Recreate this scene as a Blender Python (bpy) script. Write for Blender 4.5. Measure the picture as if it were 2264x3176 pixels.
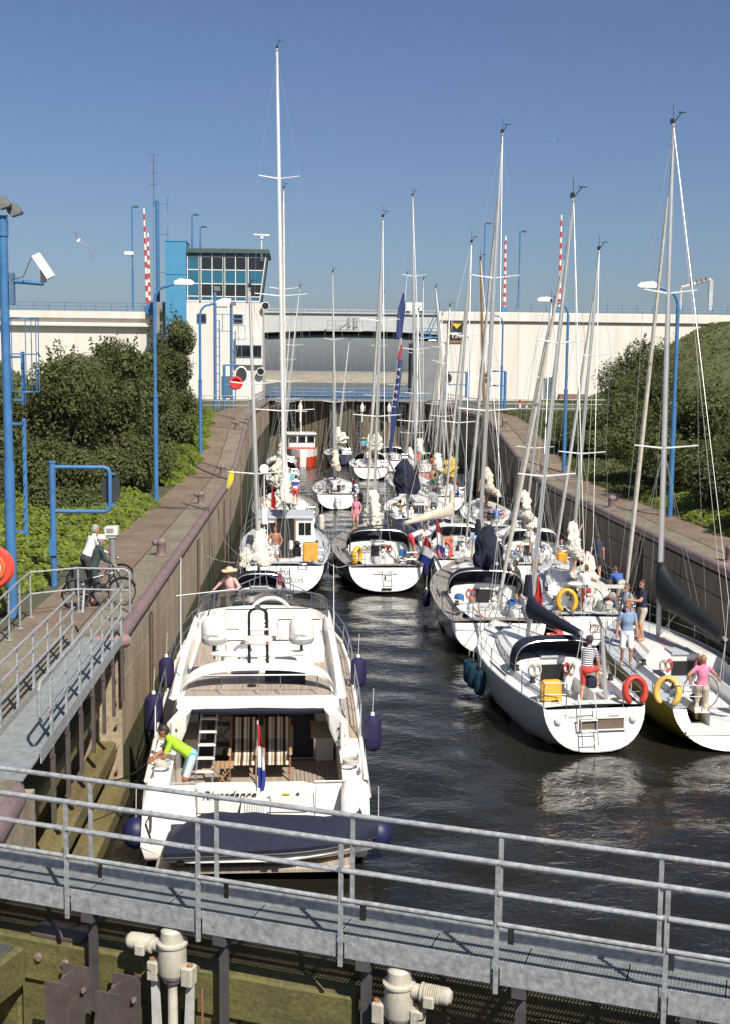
import bpy, bmesh, math, random
import numpy as np
from mathutils import Vector, Matrix
random.seed(7)
rng = np.random.default_rng(7)
for _o in list(bpy.data.objects):
    bpy.data.objects.remove(_o, do_unlink=True)
SC = bpy.context.scene
COL = SC.collection
R_ = math.radians
# ------------------------------------------------------------------ camera
CAM_H, YAW, PITCH, ROLL, FPX = 9.2, 2.75, 6.62, 0.6, 3770.0     # water is z = 0, lock axis is +Y
_y, _p, _r = R_(YAW), R_(PITCH), R_(ROLL)
FW = Vector((math.sin(_y)*math.cos(_p), math.cos(_y)*math.cos(_p), -math.sin(_p)))
RT0 = Vector((math.cos(_y), -math.sin(_y), 0)); UP0 = RT0.cross(FW)
RT = RT0*math.cos(_r)+UP0*math.sin(_r); UP = -RT0*math.sin(_r)+UP0*math.cos(_r)
cd = bpy.data.cameras.new('camera'); cam = bpy.data.objects.new('camera', cd); COL.objects.link(cam)
m = Matrix((RT, UP, -FW)).transposed().to_4x4(); m.translation = Vector((0, 0, CAM_H)); cam.matrix_world = m
cd.sensor_fit = 'VERTICAL'; cd.sensor_height = 36.0; cd.lens = 36.0*FPX/3176.0
cd.clip_start = 0.1; cd.clip_end = 30000
SC.camera = cam
SC.render.resolution_x = 729; SC.render.resolution_y = 1024
# ------------------------------------------------------------------ sky, sun, exposure
SUN_EL = 48.0; SUN_AZ = math.degrees(math.atan2(0.40, -0.915))
w = bpy.data.worlds.new('World'); SC.world = w; w.use_nodes = True
nt = w.node_tree; bg = nt.nodes['Background']
sky = nt.nodes.new('ShaderNodeTexSky'); sky.sky_type = 'NISHITA'; sky.sun_disc = False
sky.sun_elevation = R_(SUN_EL); sky.sun_rotation = R_(SUN_AZ)
sky.altitude = 0; sky.air_density = 1.0; sky.dust_density = 1.3; sky.ozone_density = 6.5
tint = nt.nodes.new('ShaderNodeVectorMath'); tint.operation = 'MULTIPLY'; tint.inputs[1].default_value = (1.05, 0.985, 1.02)
nt.links.new(sky.outputs[0], tint.inputs[0]); nt.links.new(tint.outputs[0], bg.inputs[0]); bg.inputs[1].default_value = 0.068
sl = bpy.data.lights.new('sun', 'SUN'); sun = bpy.data.objects.new('sun', sl); COL.objects.link(sun)
sl.energy = 5.0; sl.angle = R_(0.53); sl.color = (1.0, 0.95, 0.87)
sd = Vector((0.40*math.cos(R_(SUN_EL)), -0.915*math.cos(R_(SUN_EL)), math.sin(R_(SUN_EL))))
sun.rotation_euler = sd.to_track_quat('Z', 'Y').to_euler(); sun.location = (20, -40, 60)
SC.view_settings.view_transform = 'Standard'; SC.view_settings.look = 'None'
SC.view_settings.exposure = 0.35; SC.view_settings.gamma = 1.0; SC.view_settings.use_curve_mapping = False
try:
    SC.cycles.max_bounces = 6; SC.cycles.transparent_max_bounces = 8
except Exception:
    pass
# ------------------------------------------------------------------ pixel -> place (D = 1624 px wide view of the photograph)
DS = 1.39409
def ray(u, v):
    return RT*((u*DS-1132)/FPX)+UP*((1588-v*DS)/FPX)+FW
def atz(u, v, z):
    d = ray(u, v); t = (z-CAM_H)/d.z; return Vector((d.x*t, d.y*t, z))
def aty(u, v, y):
    d = ray(u, v); t = y/d.y; return Vector((d.x*t, y, CAM_H+d.z*t))
# ------------------------------------------------------------------ materials
MATS = {}
def mat(name, col, rough=0.6, metal=0.0, var=0.12, scale=3.0, bump=0.0, bscale=30.0, col2=None, spec=None, streak=None, trans=0.0, alpha=1.0, detail=6, fine=0.0):
    if name in MATS: return MATS[name]
    m = bpy.data.materials.new(name); m.use_nodes = True; MATS[name] = m
    n = m.node_tree.nodes; l = m.node_tree.links; b = n['Principled BSDF']
    b.inputs['Roughness'].default_value = rough; b.inputs['Metallic'].default_value = metal
    if spec is not None: b.inputs['Specular IOR Level'].default_value = spec
    if trans: b.inputs['Transmission Weight'].default_value = trans
    if alpha < 1: b.inputs['Alpha'].default_value = alpha
    tc = n.new('ShaderNodeTexCoord'); src = tc.outputs['Object']
    if streak:
        mp = n.new('ShaderNodeMapping'); mp.inputs['Scale'].default_value = streak
        l.new(src, mp.inputs[0]); src2 = mp.outputs[0]
    else: src2 = src
    c1 = Vector(col); c2 = Vector(col2) if col2 else c1*(1-var*2)
    hi = c1 if col2 else c1*(1+var)
    nz = n.new('ShaderNodeTexNoise'); nz.inputs['Scale'].default_value = scale; nz.inputs['Detail'].default_value = detail; nz.inputs['Roughness'].default_value = 0.65
    l.new(src2, nz.inputs['Vector'])
    rp = n.new('ShaderNodeValToRGB'); rp.color_ramp.elements[0].position = 0.33; rp.color_ramp.elements[1].position = 0.67
    rp.color_ramp.elements[0].color = (*c2, 1); rp.color_ramp.elements[1].color = (*[min(1, q) for q in hi], 1)
    l.new(nz.outputs[0], rp.inputs[0]); outc = rp.outputs[0]
    if fine:
        n2 = n.new('ShaderNodeTexNoise'); n2.inputs['Scale'].default_value = scale*14; n2.inputs['Detail'].default_value = 4
        l.new(src, n2.inputs['Vector'])
        r2 = n.new('ShaderNodeMapRange'); r2.inputs[1].default_value = 0.3; r2.inputs[2].default_value = 0.7; r2.inputs[3].default_value = 1-fine; r2.inputs[4].default_value = 1+fine*0.6
        l.new(n2.outputs[0], r2.inputs[0])
        mx = n.new('ShaderNodeVectorMath'); mx.operation = 'SCALE'
        l.new(outc, mx.inputs[0]); l.new(r2.outputs[0], mx.inputs['Scale']); outc = mx.outputs[0]
    l.new(outc, b.inputs['Base Color'])
    if bump:
        n3 = n.new('ShaderNodeTexNoise'); n3.inputs['Scale'].default_value = bscale; n3.inputs['Detail'].default_value = 5
        l.new(src2, n3.inputs['Vector'])
        bp = n.new('ShaderNodeBump'); bp.inputs['Strength'].default_value = bump; bp.inputs['Distance'].default_value = 0.02
        l.new(n3.outputs[0], bp.inputs['Height']); l.new(bp.outputs[0], b.inputs['Normal'])
    return m
def leafmat(name, col, col2, scale=0.6, tr=0.35):
    m = mat(name, col, rough=0.55, col2=col2, scale=scale, spec=0.35, detail=3, fine=0.35)
    n = m.node_tree.nodes; l = m.node_tree.links; b = n['Principled BSDF']; o = n['Material Output']
    t = n.new('ShaderNodeBsdfTranslucent'); mx = n.new('ShaderNodeMixShader'); mx.inputs[0].default_value = tr
    src = b.inputs['Base Color'].links[0].from_socket; l.new(src, t.inputs[0])
    l.new(b.outputs[0], mx.inputs[1]); l.new(t.outputs[0], mx.inputs[2]); l.new(mx.outputs[0], o.inputs[0]); return m
WHITE = mat('gelcoat_white', (0.80, 0.78, 0.72), 0.28, var=0.03, scale=1.5)
OFFW = mat('offwhite', (0.70, 0.68, 0.62), 0.4, var=0.06)
DECKW = mat('deck_nonskid', (0.66, 0.66, 0.63), 0.7, var=0.06, scale=4)
DECKG = mat('deck_grey', (0.42, 0.45, 0.47), 0.7, var=0.07, scale=4)
TEAK = mat('teak_deck', (0.36, 0.29, 0.22), 0.7, var=0.2, scale=2, streak=(14, 0.6, 1))
TEAKG = mat('teak_weathered', (0.30, 0.26, 0.22), 0.75, var=0.22, scale=2, streak=(16, 0.6, 1))
WOOD = mat('varnished_wood', (0.35, 0.17, 0.07), 0.4, var=0.2, scale=3, streak=(6, 6, 0.5))
STEEL = mat('stainless', (0.62, 0.62, 0.62), 0.22, 0.9, var=0.05)
ALU = mat('mast_aluminium', (0.66, 0.66, 0.64), 0.38, 0.55, var=0.05)
MASTW = mat('mast_white', (0.74, 0.73, 0.69), 0.4, var=0.05)
GALV = mat('galvanised_steel', (0.40, 0.415, 0.415), 0.5, 0.2, var=0.2, scale=14, fine=0.25, bump=0.1, bscale=60)
GRATE = mat('grating_steel', (0.30, 0.32, 0.32), 0.55, 0.3, var=0.12, scale=6)
BLUE = mat('blue_paint', (0.062, 0.20, 0.40), 0.48, col2=(0.045, 0.14, 0.31), scale=2.6, fine=0.15)
NAVY = mat('navy_canvas', (0.010, 0.012, 0.032), 0.85, var=0.2, scale=5, bump=0.5, bscale=9)
NAVYF = mat('navy_fender', (0.018, 0.014, 0.06), 0.6, var=0.1)
BLACK = mat('black_rubber', (0.012, 0.012, 0.013), 0.5, var=0.1)
BLACKC = mat('black_canvas', (0.012, 0.015, 0.016), 0.6, var=0.2, bump=0.7, bscale=7)
DARK = mat('dark_opening', (0.01, 0.009, 0.009), 0.6, var=0.1)
GLASS = mat('dark_glass', (0.012, 0.014, 0.017), 0.06, var=0.05, spec=0.8)
ROPE = mat('rope', (0.5, 0.47, 0.4), 0.9, var=0.1)
WIRE = mat('wire', (0.36, 0.36, 0.35), 0.4, 0.6, var=0.05)
CREAM = mat('cream_paint', (0.73, 0.685, 0.62), 0.8, col2=(0.62, 0.57, 0.49), scale=0.55, fine=0.05, bump=0.15, bscale=12, streak=(1.6, 1.6, 0.12))
SAIL = mat('sailcloth', (0.66, 0.62, 0.52), 0.8, var=0.07, bump=0.8, bscale=6)
RED = mat('red_paint', (0.55, 0.045, 0.03), 0.5, var=0.08)
ORANGE = mat('orange_plastic', (0.75, 0.14, 0.04), 0.55, var=0.06)
YELLOW = mat('yellow_plastic', (0.72, 0.42, 0.03), 0.55, var=0.08)
BRASS = mat('amber_canvas', (0.75, 0.36, 0.03), 0.7, var=0.1, bump=0.6, bscale=10)
# ------------------------------------------------------------------ mesh builder
class MB:
    def __init__(s): s.v = []; s.f = []; s.mi = []; s.cur = 0
    def add(s, vs, fs, mi=None):
        o = len(s.v); s.v.extend([tuple(q) for q in vs]); s.f.extend([tuple(i+o for i in f) for f in fs]); s.mi.extend([s.cur if mi is None else mi]*len(fs)); return s
    def box(s, c, d, rz=0.0, mi=None, taper=1.0):
        x, y, z = d[0]/2, d[1]/2, d[2]/2; ca, sa = math.cos(rz), math.sin(rz); vs = []
        for k, (a, b_, e) in enumerate([(-1,-1,-1),(1,-1,-1),(1,1,-1),(-1,1,-1),(-1,-1,1),(1,-1,1),(1,1,1),(-1,1,1)]):
            t = taper if e > 0 else 1.0
            px, py = a*x*t, b_*y*t; vs.append((c[0]+px*ca-py*sa, c[1]+px*sa+py*ca, c[2]+e*z))
        return s.add(vs, [(0,3,2,1),(4,5,6,7),(0,1,5,4),(1,2,6,5),(2,3,7,6),(3,0,4,7)], mi)
    def cbox(s, c, d, rz=0.0, ch=0.02, mi=None):      # box with chamfered vertical edges and top
        x, y, z = d[0]/2, d[1]/2, d[2]/2; ch = min(ch, x*0.9, y*0.9, z)
        ca, sa = math.cos(rz), math.sin(rz)
        def ring(ix, zz):
            X, Y = x-ix, y-ix; q = [(-X+ch,-Y),(X-ch,-Y),(X,-Y+ch),(X,Y-ch),(X-ch,Y),(-X+ch,Y),(-X,Y-ch),(-X,-Y+ch)]
            return [(c[0]+a*ca-b_*sa, c[1]+a*sa+b_*ca, c[2]+zz) for a, b_ in q]
        return s.loft([ring(0, -z), ring(0, z-ch), ring(ch, z)], True, True, True, mi)
    def loft(s, secs, closed=True, cap0=False, cap1=False, mi=None):
        n = len(secs[0]); vs = [p for q in secs for p in q]; fs = []
        for i in range(len(secs)-1):
            for j in range(n if closed else n-1):
                k = (j+1) % n; fs.append((i*n+j, i*n+k, (i+1)*n+k, (i+1)*n+j))
        if cap0: fs.append(tuple(range(n-1, -1, -1)))
        if cap1: fs.append(tuple(range((len(secs)-1)*n, len(secs)*n)))
        return s.add(vs, fs, mi)
    def tube(s, pts, r, n=8, mi=None, caps=True, sq=1.0, upv=None):
        pts = [Vector(p) for p in pts]; rs = r if isinstance(r, (list, tuple)) else [r]*len(pts); secs = []; prev = None
        for i, p in enumerate(pts):
            t = (pts[min(i+1, len(pts)-1)]-pts[max(i-1, 0)])
            if t.length < 1e-9: t = Vector((0, 0, 1))
            t.normalize()
            if prev is None:
                a = Vector(upv) if upv else (Vector((0, 0, 1)) if abs(t.z) < 0.9 else Vector((1, 0, 0)))
                u = (a-t*a.dot(t)).normalized()
            else:
                u = prev-t*prev.dot(t)
                u = u.normalized() if u.length > 1e-6 else prev
            prev = u; v = t.cross(u)
            secs.append([p+u*(math.cos(2*math.pi*(k+.5)/n)*rs[i])+v*(math.sin(2*math.pi*(k+.5)/n)*rs[i]*sq) for k in range(n)])
        return s.loft(secs, True, caps, caps, mi)
    def lathe(s, prof, c=(0,0,0), n=14, axis='z', mi=None, sx=1.0, sy=1.0):
        secs = []
        for r, h in prof:
            ring = []
            for k in range(n):
                a = 2*math.pi*k/n; x, y = math.cos(a)*r*sx, math.sin(a)*r*sy
                q = (x, y, h) if axis == 'z' else ((h, x, y) if axis == 'x' else (y, h, x))
                ring.append((c[0]+q[0], c[1]+q[1], c[2]+q[2]))
            secs.append(ring)
        return s.loft(secs, True, True, True, mi)
    def ball(s, c, r, n=12, m_=7, mi=None):
        rx, ry, rz = r if isinstance(r, (tuple, list)) else (r, r, r)
        prof = []; secs = []
        for i in range(m_+1):
            a = math.pi*(i/m_-.5); a = max(min(a, 1.5), -1.5)
            secs.append([(c[0]+rx*math.cos(a)*math.cos(2*math.pi*k/n), c[1]+ry*math.cos(a)*math.sin(2*math.pi*k/n), c[2]+rz*math.sin(a)) for k in range(n)])
        return s.loft(secs, True, True, True, mi)
    def quad(s, a, b_, c, d, mi=None): return s.add([a, b_, c, d], [(0, 1, 2, 3)], mi)
    def torus(s, c, R, r, u, v, a0=0, a1=360, n=24, k=8, mi=None, sq=1.0):
        u, v = Vector(u).normalized(), Vector(v).normalized(); c = Vector(c)
        pts = [c+u*(math.cos(R_(a0+(a1-a0)*i/n))*R)+v*(math.sin(R_(a0+(a1-a0)*i/n))*R) for i in range(n+1)]
        return s.tube(pts, r, k, mi, True, sq, upv=u.cross(v))
    def build(s, name, mats, parent=None, smooth=35, loc=None, rot=None, link=True):
        me = bpy.data.meshes.new(name); me.from_pydata(s.v, [], s.f)
        for q in (mats if isinstance(mats, (list, tuple)) else [mats]): me.materials.append(q)
        me.polygons.foreach_set('material_index', s.mi)
        bm = bmesh.new(); bm.from_mesh(me); bmesh.ops.recalc_face_normals(bm, faces=bm.faces); bm.to_mesh(me); bm.free()
        if smooth:
            me.polygons.foreach_set('use_smooth', [True]*len(me.polygons)); me.set_sharp_from_angle(angle=R_(smooth))
        me.update()
        o = bpy.data.objects.new(name, me)
        if link: COL.objects.link(o)
        if parent: o.parent = parent
        if loc: o.location = loc
        if rot: o.rotation_euler = rot
        return o
def tag(o, label, cat, group=None):
    o['label'] = label; o['category'] = cat
    if group: o['group'] = group
    return o
def thing(name, label, cat, loc=(0, 0, 0), rz=0.0, group=None, heel=0.0):
    o = bpy.data.objects.new(name, None); COL.objects.link(o); o.empty_display_size = 0.2
    o.location = loc; o.rotation_euler = (0, heel, rz); return tag(o, label, cat, group)
def struct(o): o['kind'] = 'structure'; return o
def stuff(o): o['kind'] = 'stuff'; return o
def inst(src, parent, loc, rot=(0, 0, 0), name=None, scale=None):
    o = bpy.data.objects.new(name or src.name.split('.')[0], src.data); COL.objects.link(o)
    if parent: o.parent = parent
    o.location = loc; o.rotation_euler = rot
    if scale: o.scale = scale
    return o
def dup(root, loc, rz, label=None, group=None):
    r = root.copy(); COL.objects.link(r); r.location = loc; r.rotation_euler = (0, 0, rz)
    if label: r['label'] = label
    if group: r['group'] = group
    for ch in list(root.children):
        c = ch.copy(); COL.objects.link(c); c.parent = r
        for g in ch.children:
            d = g.copy(); COL.objects.link(d); d.parent = c
    return r
def textmesh(name, txt, size, mats, parent, loc, rot, extrude=0.003, align='CENTER', shear=0.0, sx=1.0):
    cu = bpy.data.curves.new(name, 'FONT'); cu.body = txt; cu.size = size; cu.extrude = extrude; cu.align_x = align; cu.align_y = 'CENTER'; cu.shear = shear; cu.resolution_u = 3
    t = bpy.data.objects.new(name+'_tmp', cu); COL.objects.link(t)
    dg = bpy.context.evaluated_depsgraph_get(); me = bpy.data.meshes.new_from_object(t.evaluated_get(dg))
    bpy.data.objects.remove(t, do_unlink=True); bpy.data.curves.remove(cu)
    me.materials.clear(); me.materials.append(mats)
    o = bpy.data.objects.new(name, me); COL.objects.link(o); o.parent = parent; o.location = loc; o.rotation_euler = rot; o.scale = (sx, 1, 1); return o
def lerp(a, b, t): return a+(b-a)*t
def sm(t): t = max(0, min(1, t)); return t*t*(3-2*t)
def qz(y): return 3.5+2.6*sm((y-62)/25.0)           # quay level: it ramps up to the outer head
XL, XR = -3.95, 12.35                               # faces of the lock walls
# ================================================================== setting: water, quays, walls
def water_mat():
    m = bpy.data.materials.new('lock_water'); m.use_nodes = True; n = m.node_tree.nodes; l = m.node_tree.links; b = n['Principled BSDF']
    b.inputs['Base Color'].default_value = (0.014, 0.013, 0.009, 1); b.inputs['Roughness'].default_value = 0.06; b.inputs['IOR'].default_value = 1.33
    tc = n.new('ShaderNodeTexCoord'); mp = n.new('ShaderNodeMapping'); mp.inputs['Scale'].default_value = (0.75, 1.0, 1); l.new(tc.outputs['Object'], mp.inputs[0])
    prev = None
    for sc, dist, st in ((0.55, 0.08, 0.4), (2.9, 0.04, 0.75), (9.0, 0.014, 0.7)):
        nz = n.new('ShaderNodeTexNoise'); nz.inputs['Scale'].default_value = sc; nz.inputs['Detail'].default_value = 3; nz.inputs['Distortion'].default_value = 0.6
        l.new(mp.outputs[0], nz.inputs['Vector']); bp = n.new('ShaderNodeBump'); bp.inputs['Strength'].default_value = st; bp.inputs['Distance'].default_value = dist
        l.new(nz.outputs[0], bp.inputs['Height'])
        if prev: l.new(prev.outputs[0], bp.inputs['Normal'])
        prev = bp
    l.new(prev.outputs[0], b.inputs['Normal']); return m
WATER = water_mat()
b = MB(); b.quad((-3000, 260, -.02), (3000, 260, -.02), (3000, 15000, -.02), (-3000, 15000, -.02)); struct(b.build('sea', WATER))
# lock water gets real ripples on top of the bump
nx, ny = 120, 460
X = np.linspace(XL-2.2, XR+2.2, nx); Y = 6+(np.linspace(0, 1, ny)**1.35)*170
gx, gy = np.meshgrid(X, Y)
hh = np.zeros_like(gx)
for k in range(26):
    a = rng.uniform(-0.9, 0.9)+math.pi/2; wl = rng.uniform(0.5, 2.6); ph = rng.uniform(0, 6.28)
    hh += np.sin((gx*math.cos(a)+gy*math.sin(a))*2*math.pi/wl+ph)*wl*0.0035
vs = np.stack([gx.ravel(), gy.ravel(), hh.ravel()], 1)
ii = (np.arange(ny-1)[:, None]*nx+np.arange(nx-1)[None, :]).ravel()
b = MB(); b.v = [tuple(q) for q in vs.tolist()]; b.f = [(i, i+1, i+1+nx, i+nx) for i in ii.tolist()]; b.mi = [0]*len(b.f)
struct(b.build('water', WATER, smooth=180))
# ground behind the quays (one sheet each side, up to and past the dyke)
GROUND = mat('ground_soil', (0.09, 0.085, 0.05), 0.95, var=0.3, scale=0.5, col2=(0.05, 0.06, 0.025))
GRASS = mat('grass_bank', (0.10, 0.14, 0.035), 0.95, scale=0.22, col2=(0.13, 0.115, 0.05), fine=0.45, bump=0.6, bscale=14)
QUAY = mat('quay_concrete', (0.225, 0.165, 0.115), 0.9, scale=0.6, col2=(0.15, 0.105, 0.07), fine=0.25, bump=0.35, bscale=25)
QUAY2 = mat('quay_concrete_pale', (0.25, 0.21, 0.15), 0.9, scale=0.7, col2=(0.165, 0.135, 0.09), fine=0.28, bump=0.35, bscale=25)
WALLM = mat('lock_wall_concrete', (0.45, 0.36, 0.25), 0.88, scale=0.9, col2=(0.27, 0.205, 0.13), fine=0.28, bump=0.5, bscale=9, streak=(1, 1.3, 0.4))
WALLG = mat('lock_wall_algae', (0.075, 0.085, 0.022), 0.85, scale=0.9, col2=(0.05, 0.045, 0.022), fine=0.3, bump=0.5, bscale=9, streak=(1, 2.2, 0.35))
COPE = mat('steel_coping', (0.25, 0.165, 0.15), 0.6, scale=1.3, col2=(0.17, 0.125, 0.12), fine=0.25, bump=0.25, bscale=30)
JOINT = mat('joint_dark', (0.045, 0.036, 0.028), 0.95)
def ys(a, b_, st):
    n = max(1, int(round((b_-a)/st))); return [a+(b_-a)*i/n for i in range(n+1)]
def quay(side):
    xi = XL if side < 0 else XR
    b = MB(); secs = []
    for y in [-40]+ys(0, 137, 1.5)+[150]:
        z = qz(y)-.06; secs.append([(xi+side*.06, y, z), (xi+side*2.6, y, z), (xi+side*4, y, z-.02), (xi+side*90, y, z-.02)])
    b.loft(secs, closed=False)
    o = struct(b.build('quay_ground', [GROUND]))
    # paving slabs: an inner and an outer strip, separate slabs with open joints
    y0s = ys(26.2 if side < 0 else 14, 118, 2.3)
    for i in range(len(y0s)-1):
        for (xa, xb, mt) in ((.16, 1.02, QUAY2), (1.05, 2.5, QUAY)):
            yy = [y0s[i]+.012, (y0s[i]+y0s[i+1])/2, y0s[i+1]-.012]; dz = random.uniform(-.006, .006)
            bb = MB(); X0, X1 = xi+side*xa, xi+side*(xb-.012)
            bb.loft([[(X0, y, qz(y)-.07), (X0, y, qz(y)+dz), (X1, y, qz(y)+dz), (X1, y, qz(y)-.07)] for y in yy], False, False, False)
            bb.f += [(0, 1, 2, 3), (8, 11, 10, 9)]; bb.mi += [0, 0]
            bb.build('paving_slab', mt, o, smooth=0)
    return o
quay(-1); quay(1)
b = MB(); b.box((-9.6, 14, 3.44), (11.2, 24.6, .1)); struct(b.build('quay_apron', QUAY2))
def lockwall(side, ya, label):
    xi = XL if side < 0 else XR
    t = thing('lock_wall', label, 'wall', (xi, ya, 0))
    WM = WALLM if side < 0 else mat('lock_wall_shaded', (.23, .185, .135), .85, scale=.9, col2=(.13, .10, .07), fine=.22, bump=.5, bscale=9, streak=(1, 2.2, .3))  # right wall: same concrete made darker, its shade put into the colour
    # backing
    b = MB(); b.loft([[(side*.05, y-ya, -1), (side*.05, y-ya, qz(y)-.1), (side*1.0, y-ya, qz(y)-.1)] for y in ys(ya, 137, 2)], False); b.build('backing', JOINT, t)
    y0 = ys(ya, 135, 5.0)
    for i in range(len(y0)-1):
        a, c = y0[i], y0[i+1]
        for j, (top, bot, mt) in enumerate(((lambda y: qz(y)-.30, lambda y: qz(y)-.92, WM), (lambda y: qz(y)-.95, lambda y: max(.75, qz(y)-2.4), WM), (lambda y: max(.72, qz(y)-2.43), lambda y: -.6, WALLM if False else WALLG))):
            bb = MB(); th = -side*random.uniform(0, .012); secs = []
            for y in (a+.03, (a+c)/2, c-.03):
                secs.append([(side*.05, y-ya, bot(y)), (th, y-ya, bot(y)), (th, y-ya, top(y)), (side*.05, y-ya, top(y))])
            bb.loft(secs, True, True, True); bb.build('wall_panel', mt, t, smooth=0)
    # ladder recesses with rungs and twin pipes
    for k, y in enumerate((30.5 if side < 0 else 31, 44, 58, 72.5)):
        bb = MB(); bb.box((-side*.012, y-ya, 1.5), (.02, .5, 3.1)); bb.build('ladder_recess', JOINT, t)
        lb = MB()
        for dy in (-.2, .2): lb.tube([(-side*.05, y+dy-ya, -.3), (-side*.05, y+dy-ya, qz(y)-.45)], .022, 6)
        for q in range(11): lb.tube([(-side*.05, y-.2-ya, .1+q*.28), (-side*.05, y+.2-ya, .1+q*.28)], .014, 5)
        lb.build('ladder', mat('rusty_ladder', (.16, .11, .08), .7), t)
    # rounded coping in lengths
    prof = []
    for k in range(9):
        a = R_(-60+k*210/8); prof.append((-side*(.02-.0)+side*.10-side*math.cos(a)*.155, -.10+math.sin(a)*.155))
    y0 = ys(ya, 135, 6)
    for i in range(len(y0)-1):
        bb = MB(); secs = []
        for y in ys(y0[i]+.012, y0[i+1]-.012, 2):
            secs.append([(p[0], y-ya, qz(y)+p[1]+.01) for p in prof])
        bb.loft(secs, True, True, True); bb.build('coping', COPE, t, smooth=60)
    # vertical stain runs / guide channels
    return t
lockwall(-1, 25.75, 'sunlit brown concrete lock wall with rounded rusty steel coping')
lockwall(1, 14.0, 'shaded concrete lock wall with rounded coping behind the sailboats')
# stretch of wall nearest the bridge on the left: corner coping turned into the gate recess
def nearwall():
    t = thing('recess_wall', 'mossy concrete gate recess wall with long timber fender beams', 'wall', (0, 0, 0))
    b = MB(); xr = -5.05
    b.box((xr-.5, 19.0, 1.2), (1.0, 14.0, 4.5)); b.build('recess_back', WALLG, t)
    # recess back in stone courses
    for k, y in enumerate(ys(14.6, 25.5, 1.85)[:-1]):
        for z0, z1 in ((1.75, 3.36), (.1, 1.72)):
            bb = MB(); bb.box((xr+.02+random.uniform(0, .01), y+.92, (z0+z1)/2), (.05, 1.8, z1-z0)); bb.build('recess_block', mat('algae_concrete', (.20, .17, .07), .85, scale=1.5, col2=(.11, .10, .035), fine=.25, bump=.5, bscale=10), t, smooth=0)
    # end face of the main wall
    bb = MB(); bb.box((XL-.55, 25.72, 1.35), (1.12, .1, 4.1)); bb.build('end_face', WALLM, t, smooth=0)
    for k in range(6):
        bb = MB(); bb.tube([(XL-.1, 25.6, .6+k*.5), (XL-.1, 25.55, .6+k*.5)], .035, 8); bb.build('bolt', COPE, t)
    # corner coping
    pts = [(XL+.03+.06, 25.8, 3.41), (XL-.02, 25.66, 3.41), (XL-.16, 25.6, 3.41), (XL-.62, 25.6, 3.41)]
    bb = MB(); bb.tube(pts, .155, 12); bb.build('coping', mat('coping_red', (.29, .17, .15), .6, scale=2, fine=.2, col2=(.22, .14, .125)), t)
    # coping on the near quay (lower left) with its wall below
    pts = [(-3.78, 11.8, 3.38), (-3.80, 14.6, 3.38), (-3.85, 16.4, 3.38), (-3.98, 16.8, 3.38), (-4.25, 16.98, 3.38), (-5.6, 17.0, 3.38)]
    bb = MB(); bb.tube([(x-.18, y, z-.09) for x, y, z in pts], .20, 14); bb.build('coping', COPE, t)
    bb = MB(); bb.box((-4.34, 14.3, 1.1), (1.0, 5.2, 4.3)); bb.build('near_face', WALLM, t, smooth=0)
    bb = MB(); bb.box((-3.835, 14.3, 2.0), (.02, 4.5, .03)); bb.build('joint', JOINT, t)
    # timber fenders running along the recess
    T = mat('mossy_timber', (.19, .165, .055), .85, scale=1.2, col2=(.12, .08, .035), fine=.25, bump=.6, bscale=8, streak=(3, .4, 3))
    for x, z, w in ((-4.62, 1.98, .42), (-4.30, 1.05, .46), (-4.05, .2, .5)):
        bb = MB(); bb.cbox((x, 20.2, z), (w, 11.0, .34), 0, .04); bb.build('fender_beam', T, t)
    for y in (17.2, 20.0, 22.8):
        bb = MB(); bb.torus((-4.98, y, 2.45), .16, .045, (1, 0, 0), (0, 0, 1), -90, 90, 10); bb.build('mooring_loop', COPE, t)
nearwall()
b = MB(); b.box((-9.5, 19.4, 3.40), (8.9, 13.5, .11)); struct(b.build('quay_corner', QUAY2))
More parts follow.
